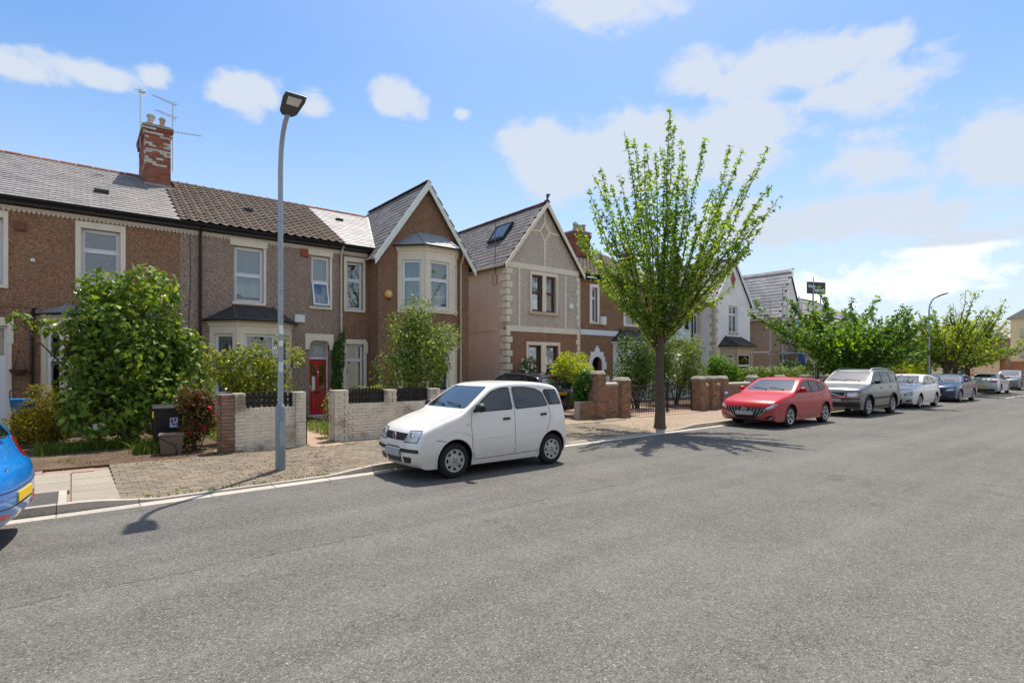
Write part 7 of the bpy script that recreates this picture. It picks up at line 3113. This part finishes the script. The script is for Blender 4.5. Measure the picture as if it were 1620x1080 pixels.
for i, (x0, x1, z0, z1) in enumerate(((40.6, 41.25, 4.2, 5.3), (41.0, 41.9, 1.6, 3.0))):
    T = tag(None or bpy.data.objects.new('tarpaulin', None), ('bunched blue tarpaulin on the upper scaffold lift', 'long blue tarpaulin hanging below the lower scaffold lift')[i], 'tarpaulin')
    bpy.data.objects.remove(T)
    mb = MB()
    n = 14
    A, B_ = [], []
    for k in range(n + 1):
        u = k / n
        w = .07 * math.sin(k * 1.7) + .03 * math.sin(k * 3.1)
        A.append(mb.p(x0 + (x1 - x0) * u, 18.15 + w * .5, z1))
        B_.append(mb.p(x0 + (x1 - x0) * (u * .8 + .1), 18.12 + w, z0 + .1 * math.sin(k * 1.1)))
    for k in range(n):
        mb.face(A[k], A[k + 1], B_[k + 1], B_[k])
    o = mb.build('tarpaulin', 'tarp_blue', None, 50)
    sm = o.modifiers.new('thickness', 'SOLIDIFY')
    sm.thickness = .012
    tag(o, ('bunched blue tarpaulin hung on the upper scaffold lift', 'long blue tarpaulin hanging below the lower scaffold lift')[i], 'tarpaulin')
for x, mm, lab in ((42.6, 'bag_yellow', 'yellow green rubble bag on the lower scaffold lift'), (43.7, 'bag_orange', 'orange rubble bag on the lower scaffold lift')):
    mb = MB()
    mb.lathe((x, 18.6, 3.12), [(0, 0), (.36, .02), (.44, .2), (.4, .42), (.25, .56), (.12, .6), (.15, .68), (0, .66)], 12)
    for v in mb.v:
        v.x += .05 * math.sin(v.z * 9 + v.y * 7)
        v.y += .04 * math.sin(v.x * 8)
    tag(mb.build('rubble_bag', mm, None, 60), lab, 'bag')
# ---------------------------------------------------------------- trees
RV = Vector((.7815, -.624, 0))
FV = Vector((.624, .7815, 0))


def vase_tree(name, label, base, fork, tips, leaf, seed, nleaf, lsize, spread, rt, depth=1.0, start=.28, bark='bark', group=None, aspect=.62, sub=2, mass=None, limb=.40):
    """trunk forking into limbs; every limb carries leaves along its length, like a pollarded street tree"""
    rng = np.random.default_rng(seed)
    base = Vector(base)
    t = thing(name, label, 'tree', tuple(base), group)
    top = base + Vector((rng.uniform(-.05, .05), rng.uniform(-.05, .05), fork))
    tr = MB()
    tr.tube([base + Vector((0, 0, -.1)), base + Vector((0, 0, .12)), base.lerp(top, .25) + Vector((.02, 0, 0)), base.lerp(top, .6) + Vector((-.02, .01, 0)), top + Vector((0, 0, .25))],
            [rt * 1.45, rt * 1.15, rt * .98, rt * .86, rt * .82], 14)
    tr.build('trunk', bark, t, 60)
    lm = MB()
    P, Nn = [], []
    limbs = []
    for i, (a, z, b) in enumerate(tips):
        e = base + RV * a + FV * b * depth + Vector((0, 0, z))
        s = top + Vector((rng.uniform(-.06, .06), rng.uniform(-.06, .06), rng.uniform(-.5, .15)))
        h = e - s
        m = s + Vector((h.x * .42, h.y * .42, h.z * .34))
        pts = []
        for k in range(9):
            u = k / 8
            q = s * (1 - u) ** 2 + m * 2 * u * (1 - u) + e * u * u
            pts.append(q + Vector(rng.normal(0, .02 + .025 * u, 3)))
        limbs.append((pts, h.length, rt * limb))
    for pts, L, r0 in list(limbs):
        for _ in range(sub):
            k = rng.integers(2, 6)
            s = pts[k]
            d = (pts[min(k + 2, 8)] - s).normalized() + Vector(rng.normal(0, .33, 3))
            l2 = L * rng.uniform(.22, .5)
            e = s + d.normalized() * l2 + Vector((0, 0, .12 * l2))
            q = [s.lerp(e, u / 8) + Vector(rng.normal(0, .015, 3)) + Vector((0, 0, .08 * l2 * math.sin(math.pi * u / 8) * -1)) for u in range(9)]
            limbs.append((q, l2, r0 * .4))
    tot = sum(l[1] for l in limbs)
    for j, (pts, L, r0) in enumerate(limbs):
        lm.tube(pts, [r0 * (1 - .9 * k / 8) + .004 for k in range(9)], 6)
        n = int(nleaf * L / tot)
        lo = start if j < len(tips) else .05
        for _ in range(n):
            u = lo + (1 - lo) * rng.uniform() ** .92
            k = min(int(u * 8), 7)
            f = u * 8 - k
            c = pts[k].lerp(pts[k + 1], f)
            sp = spread * (1.25 - .8 * u) * (1 if rng.random() < .75 else 1.7)
            d = rng.normal(0, 1, 3)
            d /= np.linalg.norm(d)
            P.append(np.array(c) + d * sp * rng.uniform(.15, 1))
            Nn.append(d * .6 + np.array((0, 0, .8)))
    lm.build('limbs', bark, t, 60)
    if mass:
        for m_, n in mass:
            q, nn = clump_points(m_, n, rng, .2)
            P += list(q)
            Nn += list(nn)
    P, Nn = np.array(P), np.array(Nn)
    Nn /= np.linalg.norm(Nn, axis=1)[:, None]
    leaves_part('crown', P, Nn, lsize, aspect, leaf, t, seed, droop=.5)
    return t


K1 = .01985


def ray_tip(px, y, b, D, px0):
    """offsets (right, up) at depth b behind the trunk so that the shoot ends where it was measured"""
    return ((px - 810) / 870 * (D + b) - (px0 - 810) / 870 * D, 1.93 - .08 + (582 - y) / 870 * (D + b), b)


rt_ = random.Random(5)
tips1 = [ray_tip(px, y, rt_.uniform(-1.6, 1.6), 17.27, 1040) for px, y in
         [(906, 348), (927, 300), (944, 268), (962, 292), (986, 212), (998, 222), (1014, 250), (1031, 240), (1056, 172), (1074, 262), (1112, 216), (1124, 300), (1152, 286),
          (1168, 242), (1190, 268), (1211, 238), (1150, 335), (1215, 294), (1196, 345), (1180, 385), (914, 378), (930, 330), (1046, 235), (1090, 275), (960, 350),
          (945, 400), (1010, 320), (1060, 330), (1105, 350), (968, 430), (1105, 430)]]
vase_tree('street_tree', 'slender street tree with long upright leafy shoots at the kerb', (14.4, 10.6, .08), 2.75, tips1, 'leaf_tree', 21, 18000, .13, .145, .15, 1.0, .12, sub=2, limb=.2, aspect=.62, group='trees along the pavement')
K2 = .0326
tips2 = [((px - 1350) * K2, (638 - y) * K2 + .05, rt_.uniform(-2.6, 2.6)) for px, y in
         [(1209, 488), (1230, 520), (1278, 462), (1284, 490), (1300, 505), (1320, 498), (1342, 464), (1352, 490), (1378, 480), (1384, 462), (1405, 492), (1425, 488), (1438, 505), (1442, 530), (1430, 555),
          (1250, 545), (1265, 525), (1400, 560), (1310, 530), (1370, 530), (1335, 520), (1245, 500), (1275, 560), (1290, 575), (1395, 585), (1330, 580)]]
vase_tree('street_tree', 'broad low maple tree with dense dark green crown behind the silver four-by-four', (31.6, 11.2, .1), 1.75, tips2, 'leaf_maple', 22, 10500, .19, .36, .17, 1.0, .1, sub=3, aspect=.8, group='trees along the pavement',
          mass=[([(31.2, 11.2, 3.4, 2.6, 2.2, 1.0), (32.6, 10.6, 3.3, 1.9, 1.6, .9)], 1800)])
for i, (x, y, lab, sc) in enumerate(((49.2, 11.4, 'nearest of the three lime green trees by the far lamp', 1.0), (52.4, 11.6, 'middle of the three lime green trees by the far lamp', 1.0), (55.8, 11.6, 'furthest of the three lime green trees, wide loose crown', 1.05))):
    q = random.Random(40 + i)
    tips = []
    for k in range(22):
        a = q.uniform(-1, 1)
        tips.append((a * 3.3 * sc, (3.0 + 4.2 * (1 - abs(a) ** 1.6) * q.uniform(.55, 1.0)) * sc, q.uniform(-3, 3)))
    vase_tree('street_tree', lab, (x, y, .1), 2.1, tips, 'leaf_limetree', 60 + i, 3600, .26, .40, .2, 1.0, .2, sub=2, aspect=.55, group='trees along the pavement')

# ---------------------------------------------------------------- shrubs and hedges
shrub('large_shrub', 'big glossy leafed shrub filling the left front garden', 'shrub', (1.1, 16.4, .1), (1.15, 16.4, 2.2), (1.5, 1.25, 2.0), 12500, .18, .62, 'leaf_bush', 31, 48, .27, 22, objs=300,
      extra=[(.05, 16.2, 2.2, .38, .45, .6), (.1, 16.0, 1.3, .45, .45, .6), (.1, 16.2, 2.95, .35, .35, .4), (-.45, 16.1, 2.9, .3, .22, .2), (-.95, 16.0, 2.98, .22, .18, .2), (2.35, 16.3, 1.5, .6, .6, 1.1), (.6, 15.6, .9, .9, .6, .7), (1.5, 16.3, 3.9, .7, .6, .55), (.6, 16.3, 3.75, .6, .5, .5), (1.7, 15.7, 1.1, .8, .5, .8)], z0=.3, shell=.62)
shrub('conifer_shrub', 'golden green feathery conifer low beside the big shrub', 'shrub', (-.35, 17.2, .1), (-.3, 17.0, .8), (.95, .65, .78), 11000, .10, .2, 'leaf_gold', 32, 26, .36, 4)
t, cl, rg = shrub('flowering_shrub', 'red flowered shrub between the black bin and the brick pier', 'shrub', (2.12, 13.75, .1), (2.12, 13.75, .85), (.5, .42, .68), 3400, .085, .5, 'leaf_red', 33, 14, .45, 6)
blossoms(t, cl, rg, 17, .06, 'petal_red', zlo=.5)
shrub('dogwood_shrub', 'yellow green spreading dogwood in front of the grey house bay', 'shrub', (3.6, 14.9, .1), (3.6, 14.9, 1.7), (1.0, .8, .95), 3600, .115, .55, 'leaf_dogwood', 34, 20, .36, 10,
      extra=[(4.55, 14.8, 2.25, .3, .25, .25), (4.2, 14.8, 2.6, .2, .2, .2), (2.7, 14.9, 2.1, .35, .3, .4)], z0=.5)
shrub('laurel_shrub', 'tall rounded evergreen shrub in front of the brown gabled house', 'shrub', (8.6, 15.6, .1), (8.6, 15.6, 2.45), (1.25, 1.05, 1.6), 9000, .12, .46, 'leaf_laurel', 35, 24, .4, 10,
      extra=[(8.6, 15.6, 3.8, .6, .5, .5), (7.6, 15.5, 1.9, .6, .5, .7), (9.7, 15.6, 3.0, .5, .5, .5)], z0=.4)
rg = np.random.default_rng(36)
t = thing('climbing_ivy', 'dark ivy climbing the cream downpipe beside the red door', 'ivy', (7.95, 20.5, .1))
q, nn = clump_points([(7.9, 20.5, 2.3, .26, .14, .75), (7.85, 20.5, 1.4, .22, .14, .8), (7.98, 20.5, .7, .2, .14, .6), (8.05, 20.52, 3.0, .12, .1, .4)], 1900, rg, .5, .15)
leaves_part('foliage', q, nn, .085, .9, 'leaf_ivy', t, 3)
mb = MB()
mb.tube([(7.9, 20.55, .1), (7.88, 20.55, 1.2), (7.93, 20.56, 2.2), (8.03, 20.56, 3.2)], [.02, .016, .012, .006], 6)
mb.build('stem', 'bark', t)
for lab, c, rad, n, nb, pet in (('pink rose bush beside the garden path gatepost', (5.35, 14.3, .85), (.2, .25, .5), 700, 14, 'petal_pink'),
                                ('small pink rose rising above the picket panel', (6.15, 13.95, 1.15), (.55, .25, .35), 900, 9, 'petal_pink'),
                                ('white rambling rose against the mauve house window', (15.7, 18.7, 1.65), (.75, .4, .75), 2600, 40, 'petal_white')):
    t, cl, rg = shrub('rose_bush', lab, 'rose', (c[0], c[1], .1), c, rad, n, .075, .6, 'leaf_dogwood' if pet == 'petal_pink' else 'leaf_dark', 37 + nb, 10, .5, 5)
    blossoms(t, cl, rg, nb, .085, pet, zlo=c[2] - rad[2] * .7)
shrub('acer_shrub', 'lime green maple shrub above the ivy covered pier', 'shrub', (15.1, 15.0, .1), (15.05, 14.9, 1.85), (1.05, .8, .75), 3000, .12, .6, 'leaf_lime', 41, 18, .38, 8)
shrub('ivy_mass', 'dark ivy smothering the left side of the brown brick pier', 'ivy', (14.35, 13.9, .1), (14.35, 13.9, 1.15), (.42, .42, .62), 2300, .095, .85, 'leaf_ivy', 42, 12, .5, 4)
shrub('garden_shrub', 'dark mixed shrub left of the street tree trunk', 'shrub', (19.6, 15.7, .1), (19.6, 15.7, 1.9), (1.15, .9, 1.55), 5200, .14, .5, 'leaf_dark', 43, 20, .42, 8, extra=[(18.7, 15.5, 3.0, .5, .4, .5)])
shrub('garden_shrub', 'tall yellow green shrub right of the street tree trunk', 'shrub', (23.3, 16.2, .1), (23.3, 16.2, 2.3), (1.7, 1.2, 1.85), 7000, .15, .5, 'leaf_laurel', 44, 22, .42, 8)
shrub('garden_shrub', 'rounded bright green bush behind the brown brick wall', 'shrub', (25.6, 15.0, .1), (25.6, 15.0, 1.75), (1.15, .9, .98), 4200, .13, .55, 'leaf_maple', 45, 16, .45, 6)


def hedge(label, x0, x1, y0, y1, z0, z1, leaf, n, size, seed, group='hedges behind the boundary walls'):
    rng = np.random.default_rng(seed)
    t = thing('hedge', label, 'hedge', ((x0 + x1) / 2, (y0 + y1) / 2, .1), group)
    k = max(2, int((x1 - x0) / .8))
    cl = [(x0 + (x1 - x0) * (i + .5) / k + rng.normal(0, .08), (y0 + y1) / 2 + rng.normal(0, .06), (z0 + z1) / 2 + rng.normal(0, .05), .75 * (x1 - x0) / k, (y1 - y0) / 2, (z1 - z0) / 2) for i in range(k)]
    q, nn = clump_points(cl, n, rng, .55)
    leaves_part('foliage', q, nn, size, .6, leaf, t, seed)
    mb = MB()
    for i in range(k):
        c = cl[i]
        mb.tube([(c[0], c[1], .05), (c[0] + rng.normal(0, .1), c[1], z0 + .1), (c[0], c[1], (z0 + z1) / 2)], [.05, .04, .02], 5)
    stuff(mb.build('stems', 'bark', t))
    return t


hedge('clipped glossy laurel hedge along the brown wall behind the red hatchback', 27.2, 34.5, 14.2, 15.5, .6, 2.05, 'leaf_laurel', 6500, .15, 51)
hedge('dark hedge against the side of the white gabled house', 36.9, 40.6, 16.8, 18.2, .3, 2.5, 'leaf_dark', 3500, .16, 52)
hedge('olive green hedge beyond the broad maple', 36.0, 43.2, 12.7, 14.2, .3, 2.45, 'leaf_far', 4200, .2, 53)
hedge('bright yellow green rounded hedge left of the far lamp', 44.0, 50.2, 12.6, 14.4, .2, 2.65, 'leaf_lime', 4200, .2, 54)
hedge('low reddish brown hedge in front of the bright hedge', 39.0, 44.5, 12.1, 12.7, .2, 1.75, 'leaf_red', 2200, .16, 55)
hedge('low green hedge in front of the white bays', 44.8, 58, 16.5, 17.5, .2, 1.5, 'leaf_dark', 3000, .2, 56)
for i, (x, y, r, h, lab) in enumerate(((63, 20, 3.2, 6.8, 'dark evergreen tree behind the bright hedge'), (69, 19, 3.0, 6.2, 'second dark evergreen tree, right of the first'), (72, 25, 4.0, 7.5, 'dark evergreen tree furthest back behind the hedges'))):
    rng = np.random.default_rng(70 + i)
    t = thing('evergreen_tree', lab, 'tree', (x, y, 0), 'dark trees beyond the hedges')
    mb = MB()
    mb.tube([(x, y, 0), (x + .1, y, h * .4), (x, y, h * .8)], [.3, .22, .06], 8)
    mb.build('trunk', 'bark', t)
    q, nn = clump_points(rand_clumps((x, y, h * .52), (r, r, h * .5), 20, rng, .4), 4500, rng, .5, .2)
    leaves_part('crown', q, nn, .32, .5, 'leaf_dark', t, 70 + i)

# ---------------------------------------------------------------- grass, weeds, fallen leaves
def blades(name, pts, h, matname, seed, w=.012):
    rng = np.random.default_rng(seed)
    n = len(pts)
    P = np.array(pts)
    a = rng.uniform(0, 2 * math.pi, n)
    H = h * rng.uniform(.4, 1.2, n)
    lean = rng.normal(0, .4, (n, 2)) * H[:, None]
    s = np.c_[np.cos(a), np.sin(a), np.zeros(n)] * w
    mid = P + np.c_[lean * .35, H * .6]
    tip = P + np.c_[lean, H]
    V = np.stack([P - s, P + s, mid - s * .7, mid + s * .7, tip], 1).reshape(-1, 3)
    F = []
    for i in range(n):
        k = i * 5
        F += [(k, k + 1, k + 3, k + 2), (k + 2, k + 3, k + 4)]
    me = bpy.data.meshes.new(name)
    me.from_pydata(V.tolist(), [], F)
    me.materials.append(M[matname])
    o = put(name, me)
    return stuff(o)


rng = np.random.default_rng(80)
pts = []
for _ in range(2600):
    x = rng.uniform(-.6, 2.3)
    pts.append((x, 15.25 + rng.normal(0, .18) + .1 * math.sin(x * 3), .1))
for _ in range(500):
    pts.append((1.25 + rng.normal(0, .14), 14.1 + rng.normal(0, .2), .1))
blades('long_grass', pts, .27, 'grass', 81, .008)
pts = [(rng.uniform(5.2, 8.8), rng.uniform(14.3, 18.4), .125) for _ in range(7000)] + [(rng.uniform(5.6, 6.6), rng.uniform(18.6, 19.9), .105) for _ in range(2500)]
pts += [(rng.uniform(2.75, 4.2), rng.uniform(13.3, 19.5), .1) for _ in range(4000)]
blades('lawn_grass', pts, .12, 'grass', 82, .007)
pts = []
for c in ((5.02, 13.75, 130), (4.85, 13.15, 60), (2.5, 12.9, 50), (-.1, 13.6, 60), (.35, 13.2, 40), (8.2, 13.4, 80), (14.0, 13.2, 60), (16.4, 13.3, 60), (21.0, 13.2, 60)):
    pts += [(c[0] + rng.normal(0, .12), c[1] + rng.normal(0, .09), .11) for _ in range(c[2])]
for _ in range(170):
    x = rng.uniform(.8, 3.6)
    pts.append((x, kerb_y(x) + .13 + rng.normal(0, .012), pave_z(x, kerb_y(x) + .13) - .01))
blades('weeds', pts, .07, 'grass', 83, .007)
q, nn = [], []
for cx, cy, sx, sy, n in ((2.2, 12.95, .8, .25, 260), (3.2, 11.0, .6, .5, 260), (.6, 13.6, .9, .6, 260), (4.4, 12.6, .5, .4, 120), (3.0, 10.1, .8, .25, 90), (14.4, 10.8, .5, .4, 120), (7, 12.8, 1.6, .25, 120), (2.2, 12.2, 1.0, .5, 100)):
    for _ in range(n):
        x, y = cx + rng.normal(0, sx), cy + rng.normal(0, sy)
        if y < kerb_y(x) + .02:
            continue
        q.append((x, y, max(pave_z(x, y), .0) + .012 if y < 12.9 else .14))
        nn.append((rng.normal(0, .2), rng.normal(0, .2), 1))
leaves_part('leaf_litter', q, np.array(nn) / np.linalg.norm(nn, axis=1)[:, None], .042, .6, 'dead_leaf', None, 84, droop=0)
# ---------------------------------------------------------------- the far side of the street, behind the viewpoint
def opposite_house(label, x0, x1, body, roofm, gable):
    H = thing('terraced_house', label, 'house', ((x0 + x1) / 2, -15, 0), 'houses on the opposite side of the street')
    fr = Fr(x1, -15, math.pi)
    L = x1 - x0
    ops = [(.9, 1.9, 4.3, 6.0), (L - 2.2, L - 1.2, 4.3, 6.0), (L - 2.2, L - 1.2, .15, 2.4)]
    mb = MB(fr)
    wall_sheet(mb, 0, L, -.05, 6.5, ops)
    mb.box(0, .2, -8, -.281, -.05, 6.5)
    mb.box(L - .2, L, -8, -.281, -.05, 6.5)
    if gable:
        mb.prism([(0, 6.5), (L * .55, 6.5), (L * .275, 9.2)], -.28, 0, 'w')
    mb.build('wall', body, H)
    for o in ops[:2]:
        window(H, fr, *o, rows=(.6,))
        surround(H, fr, *o)
    mb = MB(fr)
    mb.box(ops[2][0], ops[2][1], -.2, -.15, .15, 2.4)
    mb.build('door', 'paint_blue_dark', H)
    bay = MB(fr)
    bay.prism([(.5, 0), (.95, .8), (2.4, .8), (2.85, 0)], 0, 3.3, 'z')
    bay.build('bay', 'masonry', H)
    mb = MB(fr)
    mb.box(1.05, 2.3, .8, .83, .9, 2.9)
    mb.build('bay_window', 'car_glass', H)
    r = MB()
    r.prism([(-14.6, 6.5), (-19, 9.0), (-23.4, 6.5), (-23.4, 6.4), (-19, 8.9), (-14.6, 6.4)], x0, x1, 'u')
    r.build('roof', roofm, H)


for k, (b, rf, gb) in enumerate((('render_white', 'slate', 1), ('peb_brown', 'slate_dark', 0), ('masonry', 'slate', 1), ('peb_grey', 'tile_brown', 0), ('render_white', 'slate_dark', 1), ('masonry', 'slate', 0), ('peb_brown', 'slate', 1))):
    opposite_house(('white rendered house with slate roof facing the street behind the viewpoint', 'brown pebbledash house behind the viewpoint', 'cream painted gabled house behind the viewpoint', 'grey pebbledash house with brown roof behind the viewpoint',
                    'white gabled house with dark roof behind the viewpoint', 'plain cream house behind the viewpoint', 'brown gabled house furthest along behind the viewpoint')[k], -22 + k * 8.5, -22 + k * 8.5 + 7.6, b, rf, gb)
